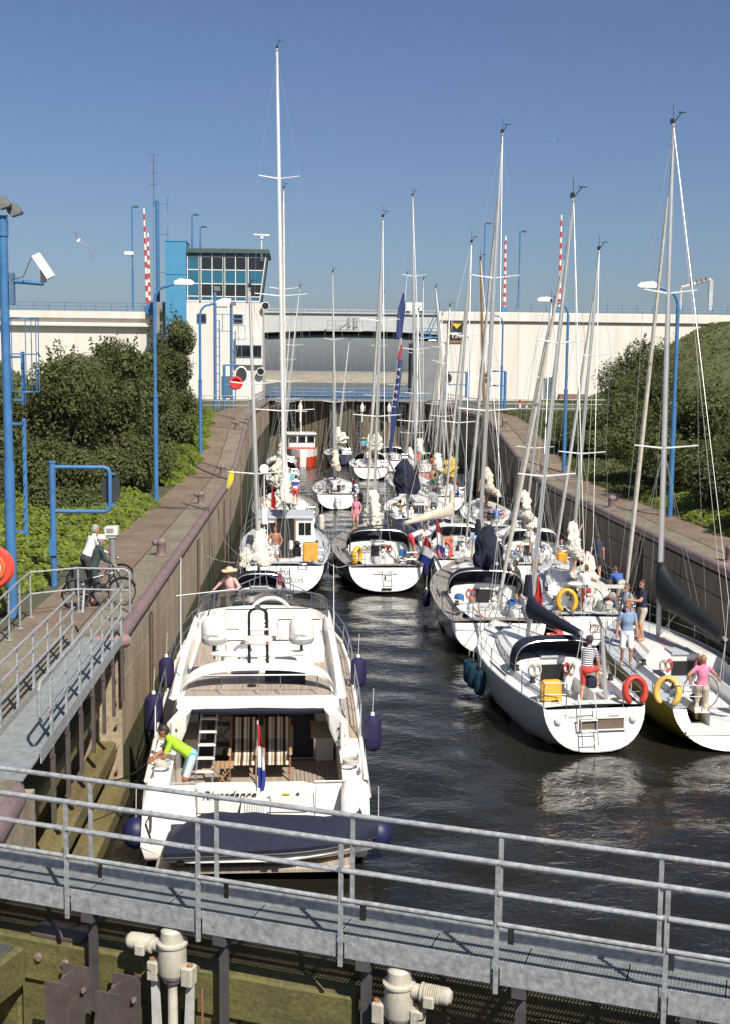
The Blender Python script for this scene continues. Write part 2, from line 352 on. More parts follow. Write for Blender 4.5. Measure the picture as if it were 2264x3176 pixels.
# ================================================================== far lock head, gates, bridge, buildings
TIMB = mat('gate_timber', (.17, .135, .085), .85, scale=1.2, col2=(.09, .075, .045), fine=.3, bump=.4, bscale=10, streak=(5, 5, .4))
GRAYP = mat('bridge_grey', (.46, .475, .45), .6, var=.05, scale=.6, fine=.05)
DGREEN = mat('roof_green', (.06, .095, .085), .6, var=.08)
TEALP = mat('teal_panel', (.028, .13, .20), .35, var=.08, scale=.6)
BLUEP = mat('light_blue_cladding', (.07, .27, .44), .5, var=.05, scale=.6)
WHITEF = mat('white_frame', (.78, .77, .73), .5, var=.03)
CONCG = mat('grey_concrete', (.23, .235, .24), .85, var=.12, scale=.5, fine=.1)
def far_gate():
    t = thing('lock_gate', 'far brown timber lock gate below the blue railed walkway', 'lock gate', (4.2, 127, 0))
    for i in range(22):
        x = -8.1+.37*2*i*1.0
        if x > 8.2: break
        yy = abs(x)*.30
        bb = MB(); bb.box((x+.36, yy, 3.0), (.70, .35, 6.2), rz=(.29 if x > 0 else -.29)*1); bb.build('plank', TIMB, t, smooth=0)
    for x in (-5.6, -1.6, 1.2, 5.8):
        bb = MB(); bb.box((x, abs(x)*.3-.35, 3.2), (.45, .3, 5.6)); bb.build('post', mat('gate_dark', (.05, .045, .04), .7), t)
        lb = MB()
        for dx in (-.18, .18): lb.box((x+dx, abs(x)*.3-.55, 3.0), (.06, .06, 5.4))
        for k in range(13): lb.box((x, abs(x)*.3-.55, .5+k*.42), (.36, .05, .05))
        lb.build('ladder', STEEL, t)
    bb = MB(); bb.box((0, .2, 6.15), (16.4, 2.2, .18)); bb.build('walkway', CONCG, t)
    bb = MB()
    for x in range(-8, 9): bb.tube([(x, -.8, 6.2), (x, -.8, 7.35)], .03, 5)
    for z in (6.6, 6.98, 7.35): bb.tube([(-8.1, -.8, z), (8.1, -.8, z)], .03, 5)
    for x in range(-8, 9): bb.tube([(x, 1.1, 6.2), (x, 1.1, 7.35)], .03, 5)
    for z in (6.6, 6.98, 7.35): bb.tube([(-8.1, 1.1, z), (8.1, 1.1, z)], .03, 5)
    bb.build('railing', BLUE, t)
    bb = MB(); bb.box((0, 1.9, 6.6), (16.2, .12, .9)); bb.build('kick_board', mat('slate_board', (.10, .14, .19), .6), t)
    for x in (-4.9, 1.5, 4.2):
        bb = MB(); bb.lathe([(.02, 0), (.2, .02), (.24, .5), (.16, .7), (.1, .72), (.08, .95)], (x, -.9, 5.0), 10); bb.box((x, -.95, 4.5), (.1, .1, 1.2)); bb.build('valve_motor', OFFW, t)
far_gate()
def wall_right():
    t = thing('abutment', 'long cream painted bridge abutment with barge height sign', 'building', (14.7, 137, 0))
    bb = MB(); bb.box((17, 6, 10.4), (34, 12, 9.0)); bb.build('wall', CREAM, t, smooth=0)
    bb = MB(); bb.box((17, 5.9, 15.35), (34.2, 12.4, .9)); bb.build('parapet', CREAM, t, smooth=0)
    bb = MB(); bb.box((17, -.05, 14.84), (34.1, .2, .1)); bb.build('ledge', mat('ledge_stain', (.42, .33, .26), .8), t)
    bb = MB(); bb.box((17, -.0, 15.84), (34.3, .5, .1)); bb.build('coping_slab', CREAM, t)
    bb = MB(); bb.box((12.6, -.03, 7.3), (1.15, .1, 2.7)); bb.build('door', mat('door_slate', (.10, .15, .18), .5), t)
    bb = MB(); bb.box((11.98, -.05, 7.35), (.1, .14, 2.8)); bb.box((13.22, -.05, 7.35), (.1, .14, 2.8)); bb.box((12.6, -.05, 8.72), (1.3, .14, .1)); bb.build('door_frame', mat('frame_brown', (.2, .14, .09), .6), t)
    # shaded side towards the opening
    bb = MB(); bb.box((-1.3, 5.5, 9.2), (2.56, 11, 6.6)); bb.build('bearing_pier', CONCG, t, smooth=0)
    # sign 150
    s = MB(); s.box((1.75, -.12, 13.6), (1.75, .08, 2.3)); so = s.build('sign_board', mat('sign_rim', (.30, .17, .05), .6), t)
    s = MB(); s.box((1.85, -.17, 13.7), (1.5, .05, 1.95)); s.build('sign_face', mat('sign_black', (.02, .02, .017), .5), so)
    s = MB(); s.add([(1.35, -.21, 14.55), (2.4, -.21, 14.55), (1.87, -.21, 14.0)], [(0, 1, 2)]); s.build('arrow', mat('sign_yellow', (.8, .55, .05), .5), so)
    textmesh('numerals', '150', .85, WHITEF, so, (1.87, -.21, 13.25), (R_(90), 0, 0), .01)
    # rail on top
    rb = MB()
    for i in range(20): rb.tube([(-.1+i*1.72, -.1, 15.85), (-.1+i*1.72, -.1, 16.9)], .035, 5)
    for z in (16.2, 16.55, 16.9): rb.tube([(-.1, -.1, z), (32.6, -.1, z)], .032, 5)
    rb.build('railing', BLUE, t)
    bb = MB(); bb.box((15.2, -.35, 6.45), (3.2, .7, .8)); bb.build('brick_plinth', mat('plinth', (.25, .15, .12), .9), t)
    return t
wall_right()
def wall_left():
    t = thing('viaduct_wall', 'cream painted road viaduct wall left of the control tower', 'building', (-12.9, 137, 0))
    bb = MB(); bb.box((-12, 6, 10.0), (24, 12, 9.4)); bb.build('wall', CREAM, t, smooth=0)
    bb = MB(); bb.box((-13.5, 5.85, 15.05), (20.6, 12.5, .75)); bb.build('parapet', CREAM, t, smooth=0)
    bb = MB(); bb.box((-13.5, -.35, 13.9), (19, .6, .22)); bb.build('ledge', CREAM, t, smooth=0)
    rb = MB()
    for i in range(13): rb.tube([(-24+i*1.7, -.1, 15.3), (-24+i*1.7, -.1, 16.35)], .035, 5)
    for z in (15.65, 16.0, 16.35): rb.tube([(-24, -.1, z), (-3.4, -.1, z)], .032, 5)
    rb.build('railing', BLUE, t)
    bb = MB(); bb.box((-4.0, -.4, 15.8), (1.6, .8, 1.3)); bb.build('cabinet', BLUE, t)
wall_left()
def control_tower():
    t = thing('control_tower', 'control tower with slanted teal glazed upper storey and cream base', 'building', (-8.8, 131, 0))
    bb = MB(); bb.box((0, 4, 10.9), (8.05, 8, 10.8)); bb.build('base_wall', CREAM, t, smooth=0)
    # lower narrower foot on the lock side
    bb = MB(); bb.box((2.6, -.25, 11.2), (2.9, .5, 3.0)); bb.build('bay', CREAM, t, smooth=0)
    bb = MB(); bb.box((2.55, -.53, 11.15), (2.75, .08, 1.15)); bay = bb.build('bay_window', GLASS, t)
    bb = MB(); bb.box((2.55, -.56, 11.75), (2.85, .07, .08)); bb.box((2.55, -.56, 10.55), (2.85, .07, .08)); bb.box((1.85, -.57, 11.15), (.08, .06, 1.15)); bb.build('frame', mat('blue_frame', (.10, .16, .25), .5), bay)
    for (x, z) in ((-2.4, 14.55), (1.45, 14.55)):
        bb = MB(); bb.box((x, -.01, z), (.85, .06, .85)); wo = bb.build('window', GLASS, t)
        f = MB(); f.box((x, -.05, z-.45), (1.0, .06, .08)); f.box((x, -.05, z+.45), (1.0, .06, .08)); f.box((x-.46, -.05, z), (.08, .06, .85)); f.box((x+.46, -.05, z), (.08, .06, .85)); f.build('frame', mat('blue_frame', (.10, .16, .25), .5), wo)
    # upper storey: front plane, right side flares out towards the top
    z0, z1 = 16.3, 21.35; x0 = -3.95
    def xr(z): return lerp(3.75, 4.45, (z-z0)/(z1-z0))
    bb = MB(); bb.loft([[(x0, .06, z), (xr(z)-.03, .06, z), (xr(z)-.03, 7.5, z), (x0, 7.5, z)] for z in (z0, z1)], True, True, True); bb.build('core', mat('interior_dark', (.03, .03, .032), .7), t)
    rows = [(16.45, 16.85, 'p'), (16.9, 18.15, 'g'), (18.22, 19.6, 't'), (19.67, 20.95, 'g'), (21.0, 21.3, 'p')]
    cols = [(-3.8, -2.72), (-2.38, -1.32), (-1.24, -.2), (.12, 1.14), (1.22, 2.24), (2.58, None)]
    for (za, zb, kind) in rows:
        for ci, (xa, xb) in enumerate(cols):
            xa_b, xb_b, xb_t = xa, xb, xb
            if xb is None: xb_b, xb_t = xr(za)-.12, xr(zb)-.12
            mt = TEALP if (kind == 't' or ci == 0) else (GLASS if kind == 'g' else TEALP)
            q = MB(); q.add([(xa, 0, za), (xb_b, 0, za), (xb_t, 0, zb), (xa, 0, zb), (xa, .05, za), (xb_b, .05, za), (xb_t, .05, zb), (xa, .05, zb)], [(0,1,2,3),(4,7,6,5),(0,4,5,1),(1,5,6,2),(2,6,7,3),(3,7,4,0)])
            q.build('pane', mt, t, smooth=0)
    f = MB()
    for z in (16.4, 16.87, 18.19, 19.63, 20.97): f.add(*[([(x0, -.04, z-.045), (xr(z), -.04, z-.045), (xr(z), -.04, z+.045), (x0, -.04, z+.045), (x0, .04, z-.045), (xr(z), .04, z-.045), (xr(z), .04, z+.045), (x0, .04, z+.045)]), [(0,1,2,3),(4,7,6,5),(0,4,5,1),(1,5,6,2),(2,6,7,3),(3,7,4,0)]])
    for x in (-3.86, -2.65, -2.44, -1.28, -.14, .06, 1.18, 2.30, 2.52): f.box((x, -.025, 18.85), (.08, .08, 5.0))
    f.tube([(xr(z0)-.05, -.03, z0), (xr(z1)-.05, -.03, z1)], .06, 4); f.build('mullions', WHITEF, t, smooth=0)
    f = MB()
    for x in (-2.55, -.04, 2.41): f.box((x, -.05, 18.85), (.16, .12, 5.1))
    f.tube([(xr(z0)+.05, -.0, z0), (xr(z1)+.12, -.0, z1)], .09, 4); f.build('fins', mat('fin_green', (.09, .12, .11), .6), t, smooth=0)
    f = MB(); f.loft([[(x0-.05, -.05, z0), (xr(z0)+.02, -.05, z0), (xr(z0)+.02, 7.4, z0), (x0-.05, 7.4, z0)], [(x0-.05, -.05, z0+.08), (xr(z0)+.02, -.05, z0+.08), (xr(z0)+.02, 7.4, z0+.08), (x0-.05, 7.4, z0+.08)]], True, True, True); f.build('sill', WHITEF, t)
    f = MB(); f.cbox((.35, 3.6, 21.6), (8.75, 8.0, .48), 0, .1); ro = f.build('roof', DGREEN, t)
    f = MB(); f.box((3.95, -.2, 21.0), (.25, .35, .9)); f.build('downpipe_head', mat('fin_green', (.09, .12, .11), .6), t)
    f = MB(); f.tube([(3.85, 2, 21.8), (3.85, 2, 23.2)], .07, 8); f.lathe([(.02, 0), (.2, .02), (.2, .3), (.02, .32)], (3.85, 2, 23.1), 10); f.cbox((3.85, 2, 23.55), (1.75, .2, .14), .25, .04); f.build('radar_scanner', WHITEF, ro)
    # blue stair shaft
    f = MB()
    for i in range(11): f.box((-6.05+i*.2, -.5+(.02 if i % 2 else 0), 13.8), (.19, .1, 17.4))
    f.box((-5.05, 1.5, 13.8), (2.15, 3.9, 17.3)); f.box((-5.05, 1.4, 22.53), (2.25, 4.0, .12)); f.box((-5.05, -.56, 19.1), (2.18, .06, .06)); f.build('stair_shaft', BLUEP, t, smooth=0)
    f = MB(); f.box((-6.75, 2, 14.6), (1.3, 3, 3.3)); f.build('annex', CONCG, t); f = MB(); f.box((-6.6, .46, 14.7), (.5, .06, .95)); f.build('window', GLASS, t)
    # traffic lights on the corner
    for (x, z) in ((4.35, 15.9), (3.85, 9.0)):
        f = MB(); f.lathe([(.02, -.1), (.27, -.1), (.27, .1), (.02, .1)], (x, -.4, z), 16, 'y', sy=1.5, sx=1.5); lo = f.build('signal_board', BLACK, t)
        f = MB(); f.torus((x, -.52, z), .40, .04, (1, 0, 0), (0, 0, 1), 0, 360, 20, 6); f.build('signal_rim', WHITEF, lo)
    # entrance details
    f = MB(); f.box((.2, -.06, 7.4), (1.0, .1, 2.2)); f.build('door', mat('door_slate', (.10, .15, .18), .5), t)
    return t
control_tower()
def bridge():
    t = thing('road_bridge', 'grey steel road bridge spanning the lock opening', 'bridge', (4.85, 137, 0))
    def soff(x): return 13.15-.0035*x*x
    xs = [-9.7+i*.97 for i in range(21)]
    bb = MB(); bb.loft([[(x, .22, soff(x)+.5), (x, .22, 15.25), (x, .5, 15.25), (x, .5, soff(x)+.5)] for x in xs], True, True, True); bb.build('girder', GRAYP, t)
    bb = MB(); bb.loft([[(x, .30, soff(x)+.38), (x, .30, soff(x)+.5), (x, 11, soff(x)+.5), (x, 11, soff(x)+.38)] for x in xs], True, True, True); bb.build('bottom_flange', BLACK, t)
    bb = MB(); bb.loft([[(x, 1.4, soff(x)), (x, 1.4, soff(x)+.22), (x, 11, soff(x)+.22), (x, 11, soff(x))] for x in xs], True, True, True); bb.build('soffit_beam', BLACK, t)
    bb = MB(); bb.box((0, 6, 15.4), (19.6, 11, .22)); bb.build('deck', CONCG, t)
    bb = MB(); bb.box((0, .35, 15.62), (19.6, .25, .14)); bb.build('edge_beam', GRAYP, t)
    bb = MB()
    for i in range(14): bb.tube([(-9.5+i*1.46, .5, 15.6), (-9.5+i*1.46, .5, 15.95)], .03, 4)
    bb.tube([(-9.7, .5, 15.95), (9.7, .5, 15.95)], .04, 5); bb.build('guard_rail', GRAYP, t)
    # maintenance platform and jagged joint at midspan
    bb = MB(); bb.box((-.7, -.25, 13.6), (4.0, .9, .1)); bb.build('platform', GRAYP, t)
    bb = MB()
    for x in (-2.6, -1.7, -.5, .6, 1.3): bb.tube([(x, -.6, 13.6), (x, -.6, 14.7)], .04, 5)
    bb.tube([(-2.6, -.6, 14.7), (1.3, -.6, 14.7)], .04, 5); bb.tube([(-2.6, -.6, 14.2), (1.3, -.6, 14.2)], .03, 5); bb.tube([(-2.1, -.1, 13.6), (-.2, .05, 14.6)], .05, 5)
    bb.box((-.15, .1, 14.4), (.25, .3, 1.6)); bb.box((.55, .1, 14.4), (.5, .25, 1.5)); bb.build('joint_frame', mat('steel_mid', (.33, .34, .33), .6), t)
    # blue stair landing at the right abutment
    bb = MB(); bb.box((8.4, .3, 13.0), (2.6, .9, .18))
    for x in (7.2, 8.0, 8.8, 9.6): bb.tube([(x, -.1, 13.0), (x, -.1, 14.0)], .035, 5)
    for z in (13.5, 14.0): bb.tube([(7.1, -.1, z), (9.7, -.1, z)], .035, 5)
    bb.tube([(8.2, .2, 13.1), (9.4, .2, 15.8)], .06, 5); bb.tube([(8.6, .2, 13.1), (9.8, .2, 15.8)], .06, 5); bb.build('landing', BLUE, t)
    # ship signals hanging in the opening
    return t
bridge()
# van on the bridge
t = thing('van', 'white van roof crossing the grey bridge', 'van', (12.0, 140, 15.51), R_(90))
bb = MB(); bb.cbox((0, 0, .95), (1.7, 2.1, 1.0), 0, .15); bb.build('body', WHITE, t); bb = MB(); bb.cbox((0, .1, .33), (1.75, 2.2, .66), 0, .05); bb.build('lower_body', OFFW, t)
bb = MB(); bb.box((.86, .55, 1.1), (.02, .7, .35)); bb.box((.86, -.45, 1.1), (.02, .7, .35)); bb.build('window', GLASS, t)
for yy in (-.65, .75):
    bb = MB(); bb.lathe([(.02, -.9), (.28, -.9), (.28, .9), (.02, .9)], (0, yy, .28), 12, 'x'); bb.build('wheel', BLACK, t)
# outer harbour dam and beach behind the opening
b = MB(); b.loft([[(-400, y, z), (400, y, z)] for y, z in ((150, 5.6), (175, 5.9), (200, 5.9), (240, 6.4), (262, 6.6), (262, -.5))], False); struct(b.build('harbour_ground', mat('harbour_apron', (.12, .13, .13), .9, scale=.15, col2=(.10, .11, .085), fine=.2)))
b = MB(); b.loft([[(-600, y, z), (600, y, z)] for y, z in ((420, -1), (430, 7.0), (440, 8.7), (452, 9.0), (480, 8.6), (520, 2), (540, -2))], False); struct(b.build('sand_dam', mat('sand', (.30, .26, .20), .95, scale=.05, col2=(.22, .20, .15), fine=.2)))
# embankments of the viaduct
def bank(name, pts, mt):
    b = MB(); b.loft(pts, False); return struct(b.build(name, mt, smooth=60))
rows = []
for i in range(13):
    v = i/12.0; row = []
    for j in range(25):
        u = j/24.0; x = 15.0+u*90; y = 141.5-(1-v)*62*sm((x-17)/18.0)-(1-v)*3
        top = 6.0+9.2*sm((x-30)/17.0); lo = qz(min(y, 130))-.1
        z = lerp(lo, max(lo, top), sm(v*1.05)**.8)
        row.append((x, y, z+math.sin(x*.7+y*.3)*.12))
    rows.append(row)
bank('grass_bank', rows, GRASS)
rows = []
for i in range(9):
    v = i/8.0; rows.append([(x, 141-(1-v)*40, lerp(qz(100)-.1, 6+9.0*sm((-x-26)/16.0), v)) for x in [-12-4*j for j in range(22)]])
bank('grass_bank', rows, GRASS)
# ================================================================== near footbridge on the gate
WO = Vector((-2.55, 12.70, 0)); WU = Vector((.930, -.367, 0)); WN = Vector((.367, .930, 0)); WANG = math.atan2(-.367, .930)
def W(s, n, z): return WO+WU*s+WN*n+Vector((0, 0, z))
ALG = mat('algae_timber', (.155, .14, .04), .8, scale=1.6, col2=(.075, .062, .028), fine=.3, bump=.4, bscale=12, streak=(.6, .6, 2))
ALG2 = mat('algae_dark', (.11, .09, .04), .85, scale=1.2, col2=(.065, .05, .028), fine=.3, bump=.4, bscale=12)
BRN = mat('brown_steel', (.105, .082, .072), .55, var=.15, scale=3, fine=.12)
DKST = mat('dark_steel', (.075, .07, .068), .6, var=.15, scale=3)
MOTOR = mat('cream_motor', (.54, .50, .41), .5, col2=(.40, .36, .28), scale=5, fine=.2)
def footbridge():
    t = thing('footbridge', 'galvanised steel grating footbridge with tube railings across the gate', 'footbridge')
    S0, S1 = -2.1, 9.0
    # grating panels: bearing bars + cross bars, real holes
    sj = [-2.1, -.98, .09, 1.07, 2.05, 3.03, 3.98, 4.93, 5.9, 6.8, 7.9, 9.0]
    for i in range(len(sj)-1):
        a, c = sj[i]+.006, sj[i+1]-.006
        b = MB()
        def bar(s0, n0, s1, n1, z0, z1, w):
            d = (W(s1, n1, 0)-W(s0, n0, 0)).normalized(); q = Vector((-d.y, d.x, 0))*w/2
            p = [W(s0, n0, 0)-q, W(s1, n1, 0)-q, W(s1, n1, 0)+q, W(s0, n0, 0)+q]
            b.add([(v.x, v.y, z0) for v in p]+[(v.x, v.y, z1) for v in p], [(4,5,6,7),(0,1,5,4),(2,3,7,6),(1,2,6,5),(3,0,4,7)])
        nb = 13
        for k in range(nb): bar(a, .04+k*.0455, c, .04+k*.0455, 3.485, 3.5, .013)
        m_ = int((c-a)/.034)
        for k in range(m_+1):
            s = a+(c-a)*k/m_; bar(s, .03, s, .60, 3.48, 3.498, .0095 if 0 < k < m_ else .026)
        b.build('grating_panel', GRATE, t, smooth=0)
    posts = [-1.56+1.567*k for k in range(8)]
    def plate(n, s0, s1, z0, z1, th=.012, name='toe_plate'):
        b = MB(); p = [W(s0, n, 0), W(s1, n, 0), W(s1, n+th, 0), W(s0, n+th, 0)]
        b.add([(v.x, v.y, z0) for v in p]+[(v.x, v.y, z1) for v in p], [(0,3,2,1),(4,5,6,7),(0,1,5,4),(1,2,6,5),(2,3,7,6),(3,0,4,7)]); return b.build(name, GALV, t, smooth=0)
    for k in range(len(posts)-1):
        plate(-.012, posts[k]+.035, posts[k+1]-.05, 3.38, 3.62); plate(.625, posts[k]+.035, posts[k+1]-.03, 3.42, 3.64)
    def post(s, n, z0, z1):
        b = MB()
        for (z, w) in ((z0, .045),): pass
        q = [W(s-.022, n-.02, 0), W(s+.022, n-.02, 0), W(s+.022, n+.005, 0), W(s-.022, n+.005, 0)]
        b.add([(v.x, v.y, z0) for v in q]+[(v.x, v.y, z1) for v in q], [(0,3,2,1),(4,5,6,7),(0,1,5,4),(1,2,6,5),(2,3,7,6),(3,0,4,7)]); b.build('post', GALV, t, smooth=0)
    for s in posts: post(s, -.03, 3.30, 4.58); post(s-.12, .66, 3.36, 4.58)
    for n in (-.032, .655):
        o_ = 0 if n < 0 else -.12
        b = MB(); b.tube([W(S0-.3, n, 4.6), W(9, n, 4.6)], .028, 10); b.build('handrail', GALV, t)
        for z in (4.3, 4.0):
            for k in range(len(posts)-1):
                b = MB(); b.tube([W(posts[k]+.012+o_, n-.01, z), W(posts[k+1]-.035+o_, n-.01, z)], .024, 9); b.build('mid_rail', GALV, t)
    # hangers down to the gate
    for s in posts[:-1]:
        b = MB(); b.box(W(s+.22, .06, 3.33), (.14, .14, .12), WANG); b.box(W(s+.22, .12, 2.75), (.10, .03, 1.1), WANG); b.box(W(s+.22, .16, 2.75), (.02, .10, 1.1), WANG); b.build('hanger', DKST, t, smooth=0)
        b = MB(); p0, p1 = W(s+.22, .06, 3.3), W(s+.22, .62, 3.3); b.tube([p0, p1], .035, 4); b.build('cross_bearer', DKST, t, smooth=0)
footbridge()
def near_gate():
    t = thing('lock_gate', 'mossy green lock gate leaf under the galvanised footbridge', 'lock gate')
    def slab(name, s0, s1, n0, n1, z0, z1, mt):
        b = MB(); c = W((s0+s1)/2, (n0+n1)/2, (z0+z1)/2); b.cbox(c, (s1-s0, n1-n0, z1-z0), WANG, .03); return b.build(name, mt, t, smooth=0)
    slab('top_beam', -2.2, 3.2, .25, .62, 2.35, 2.83, ALG); slab('lower_beam', -2.2, 3.2, .20, .58, -.4, 1.2, ALG2)
    slab('upper_step', -2.2, 9, .64, .95, 2.2, 2.98, ALG2); slab('rear_beam', -2.2, 9, .96, 1.3, -.4, 2.75, ALG2)
    for k in range(8): slab('plank', -2.2+k*.68, -2.2+k*.68+.66, .30, .40, 1.21, 2.34, ALG)
    slab('end_post', 3.25, 9, .42, .62, -.4, 2.45, ALG2)
    slab('top_beam', 5.0, 9.0, .30, .60, 2.46, 2.80, ALG)
    slab('block', -1.55, -.72, -.30, .24, 2.30, 2.74, ALG); slab('block_plate', -1.5, -.80, -.20, .15, 2.742, 2.765, DKST)
    slab('guide_plate', -.72, -.05, .3, .58, 2.84, 2.90, BRN)
    for s in (-.02, .60):            # bolted H beams
        b = MB(); b.box(W(s, -.22, 1.6), (.30, .022, 2.1), WANG); b.box(W(s, -.06, 1.6), (.018, .30, 2.1), WANG); b.box(W(s+.04, .10, 1.65), (.34, .022, 2.1), WANG); ho = b.build('h_beam', BRN, t, smooth=0)
        for (ds, z) in ((-.09, 2.55), (.15, 2.45), (.15, 2.0)):
            b = MB(); b.lathe([(.01, -.03), (.022, -.03), (.022, .0), (.032, .0), (.032, .02), (.01, .02)], W(s+ds, .06, z), 6, 'y'); b.build('bolt', COPE, ho)
    for (s, z) in ((-.55, 2.62), (-.2, 2.6), (2.4, 2.3)):
        b = MB(); b.lathe([(.01, -.03), (.03, -.03), (.04, .0), (.06, .005), (.06, .02), (.01, .02)], W(s, .24, z), 8, 'y'); b.build('bolt', COPE, t)
near_gate()
def actuator(s, mdir, label):
    p = W(s, .06, 0); t = thing('valve_actuator', label, 'actuator', (p.x, p.y, .15), WANG, 'sluice valve actuators on the gate')
    AZ = lambda prof: [(r, 3.36-(3.21-z)*.88) for r, z in prof]
    b = MB(); b.lathe([(.02, 2.66), (.12, 2.66), (.145, 2.70), (.155, 2.72), (.15, 2.92), (.145, 3.0), (.165, 3.02), (.165, 3.045), (.125, 3.06), (.12, 3.17), (.09, 3.20), (.02, 3.21)], (0, 0, 0), 20); b.build('gearbox', MOTOR, t)
    b = MB(); b.lathe([(.02, 2.61), (.10, 2.61), (.10, 2.66), (.02, 2.66)], (0, 0, 0), 18); b.build('flange', STEEL, t)
    b = MB(); b.lathe([(.02, .4), (.05, .4), (.05, 2.0), (.066, 2.01), (.066, 2.08), (.052, 2.1), (.052, 2.62), (.02, 2.62)], (0, 0, 0), 14); b.build('spindle_tube', MOTOR, t)
    for sx in (-1, 1):
        b = MB(); b.cbox((sx*.20, -.02, 2.72), (.13, .15, .20), 0, .015); b.build('bracket', MOTOR, t)
        b = MB(); b.loft([[(sx*(.17), -.02, 2.62), (sx*.25, -.02, 2.62), (sx*.25, .02, 2.62), (sx*.17, .02, 2.62)], [(sx*.09, -.02, 1.1), (sx*.22, -.02, 1.1), (sx*.22, .02, 1.1), (sx*.09, .02, 1.1)]], True, True, True); b.build('leg', mat('actuator_leg', (.55, .55, .5), .5), t, smooth=0)
        b = MB(); b.lathe([(.005, 0), (.035, 0), (.035, .02), (.005, .025)], (sx*.22, -.03, 2.82), 8); b.build('cap_nut', mat('rust', (.3, .14, .06), .8), t)
    d = mdir
    b = MB(); b.lathe([(.02, .14*d), (.075, .14*d), (.07, .22*d), (.10, .23*d), (.10, .255*d), (.02, .255*d)], (0, 0, 2.98), 16, 'x'); b.build('coupling', MOTOR, t)
    b = MB(); prof = [(.02, .255*d), (.085, .257*d)]
    for k in range(7): prof += [(.095, (.275+k*.022)*d), (.083, (.284+k*.022)*d)]
    prof += [(.09, .44*d), (.085, .50*d), (.055, .535*d), (.02, .54*d)]
    b.lathe(prof, (0, 0, 2.98), 18, 'x'); mo = b.build('motor', MOTOR, t)
    b = MB(); b.cbox((.33*d, -.11, 2.95), (.11, .05, .11), 0, .012); b.build('terminal_box', MOTOR, mo)
    b = MB(); b.tube([(.33*d, -.12, 2.9), (.28*d, -.1, 2.75), (.12*d, -.08, 2.68)], .006, 5); b.build('cable', BLACK, mo)
    b = MB(); b.tube([(.32, .05, 2.55), (.33, .05, 1.3)], .012, 6); b.build('conduit', mat('conduit', (.3, .12, .08), .6), t)
actuator(1.22, -1, 'cream valve actuator whose motor points towards the quay')
actuator(3.72, 1, 'valve actuator in the bridge shade with motor pointing to midstream')
# ================================================================== gangway along the gate recess
def gangway():
    t = thing('gangway', 'galvanised gangway with railings beside the gate recess', 'gangway', (-4.33, 0, 0))
    y0, y1 = 16.6, 25.7
    for i in range(8):
        ya, yb = lerp(y0, y1, i/8)+.008, lerp(y0, y1, (i+1)/8)-.008
        b = MB(); b.box((0, (ya+yb)/2, 3.48), (.80, yb-ya, .03))
        for k in range(int((yb-ya)/.05)): b.box((0, ya+.025+k*.05, 3.497), (.78, .012, .008))
        b.build('deck_plate', GRATE, t, smooth=0)
    for x in (-.43, .43):
        b = MB(); b.box((x, (y0+y1)/2+.5, 3.50), (.014, y1-y0-1.0, .22)); b.build('stringer', GALV, t, smooth=0)
    for x, ya in ((.42, 18.45), (-.44, 17.6)):
        yy = [ya+1.18*k for k in range(7)]
        for y in yy:
            b = MB(); b.loft([[(x-.02, y-.06, 3.38), (x+.02, y-.06, 3.38), (x+.02, y+.06, 3.38), (x-.02, y+.06, 3.38)], [(x-.014, y-.022, 4.58), (x+.014, y-.022, 4.58), (x+.014, y+.022, 4.58), (x-.014, y+.022, 4.58)]], True, True, True); b.build('post', GALV, t, smooth=0)
            if x > 0:
                b = MB(); b.box((x+.0, y, 3.30), (.05, .14, .16)); b.box((x+.01, y, 2.7), (.06, .10, 1.1)); b.build('bracket', BRN, t, smooth=0)
        e = ya-.85 if x > 0 else ya-3
        pts = [(x, yy[-1]+.25, 4.6), (x, e+.12, 4.6), (x, e, 4.5), (x, e, 4.1), (x, e+.12, 4.0), (x, yy[-1]+.2, 4.0)]
        b = MB(); b.tube(pts, .026, 8); b.build('handrail', GALV, t)
        b = MB(); b.tube([(x, yy[-1]+.2, 4.3), (x, ya, 4.3)], .022, 8); b.build('mid_rail', GALV, t)
    b = MB(); b.tube([(-.44, 25.95, 4.6), (-.44, 26.05, 4.5), (-.44, 25.8, 4.0)], .026, 8); b.build('end_loop', GALV, t)
gangway()
def quay_rail():
    t = thing('railing', 'low two rail galvanised railing on the quay beside the bicycles', 'railing')
    A = [atz(0, 1450, 3.5), atz(22, 1425, 3.5), atz(46, 1398, 3.5), atz(70, 1374, 3.5), atz(176, 1362, 3.5), atz(290, 1365, 3.5)]
    A[0] = A[1]+(A[1]-A[2])*1.2
    for q in A:
        b = MB(); b.tube([q, q+Vector((0, 0, 1.02))], .022, 8); b.lathe([(.01, 0), (.08, 0), (.08, .012), (.01, .014)], q, 10); b.build('post', GALV, t)
    e = A[-1]; d = (A[-1]-A[-2]).normalized()
    for h in (1.05, .55):
        pts = [q+Vector((0, 0, h)) for q in A]
        if h > 1: pts[-1] = e-d*.12+Vector((0, 0, h)); pts += [e-d*.03+Vector((0, 0, h-.05)), e+Vector((0, 0, h-.16))]
        b = MB(); b.tube(pts, .022, 8); b.build('rail', GALV, t)
quay_rail()
# drain grate
b = MB()
for k in range(8): b.box((-4.55+k*.075, 27.55, 3.515), (.035, .3, .02), .25)
tag(b.build('drain_grate', DKST), 'small slotted drain grate in the quay by the coping corner', 'drain')
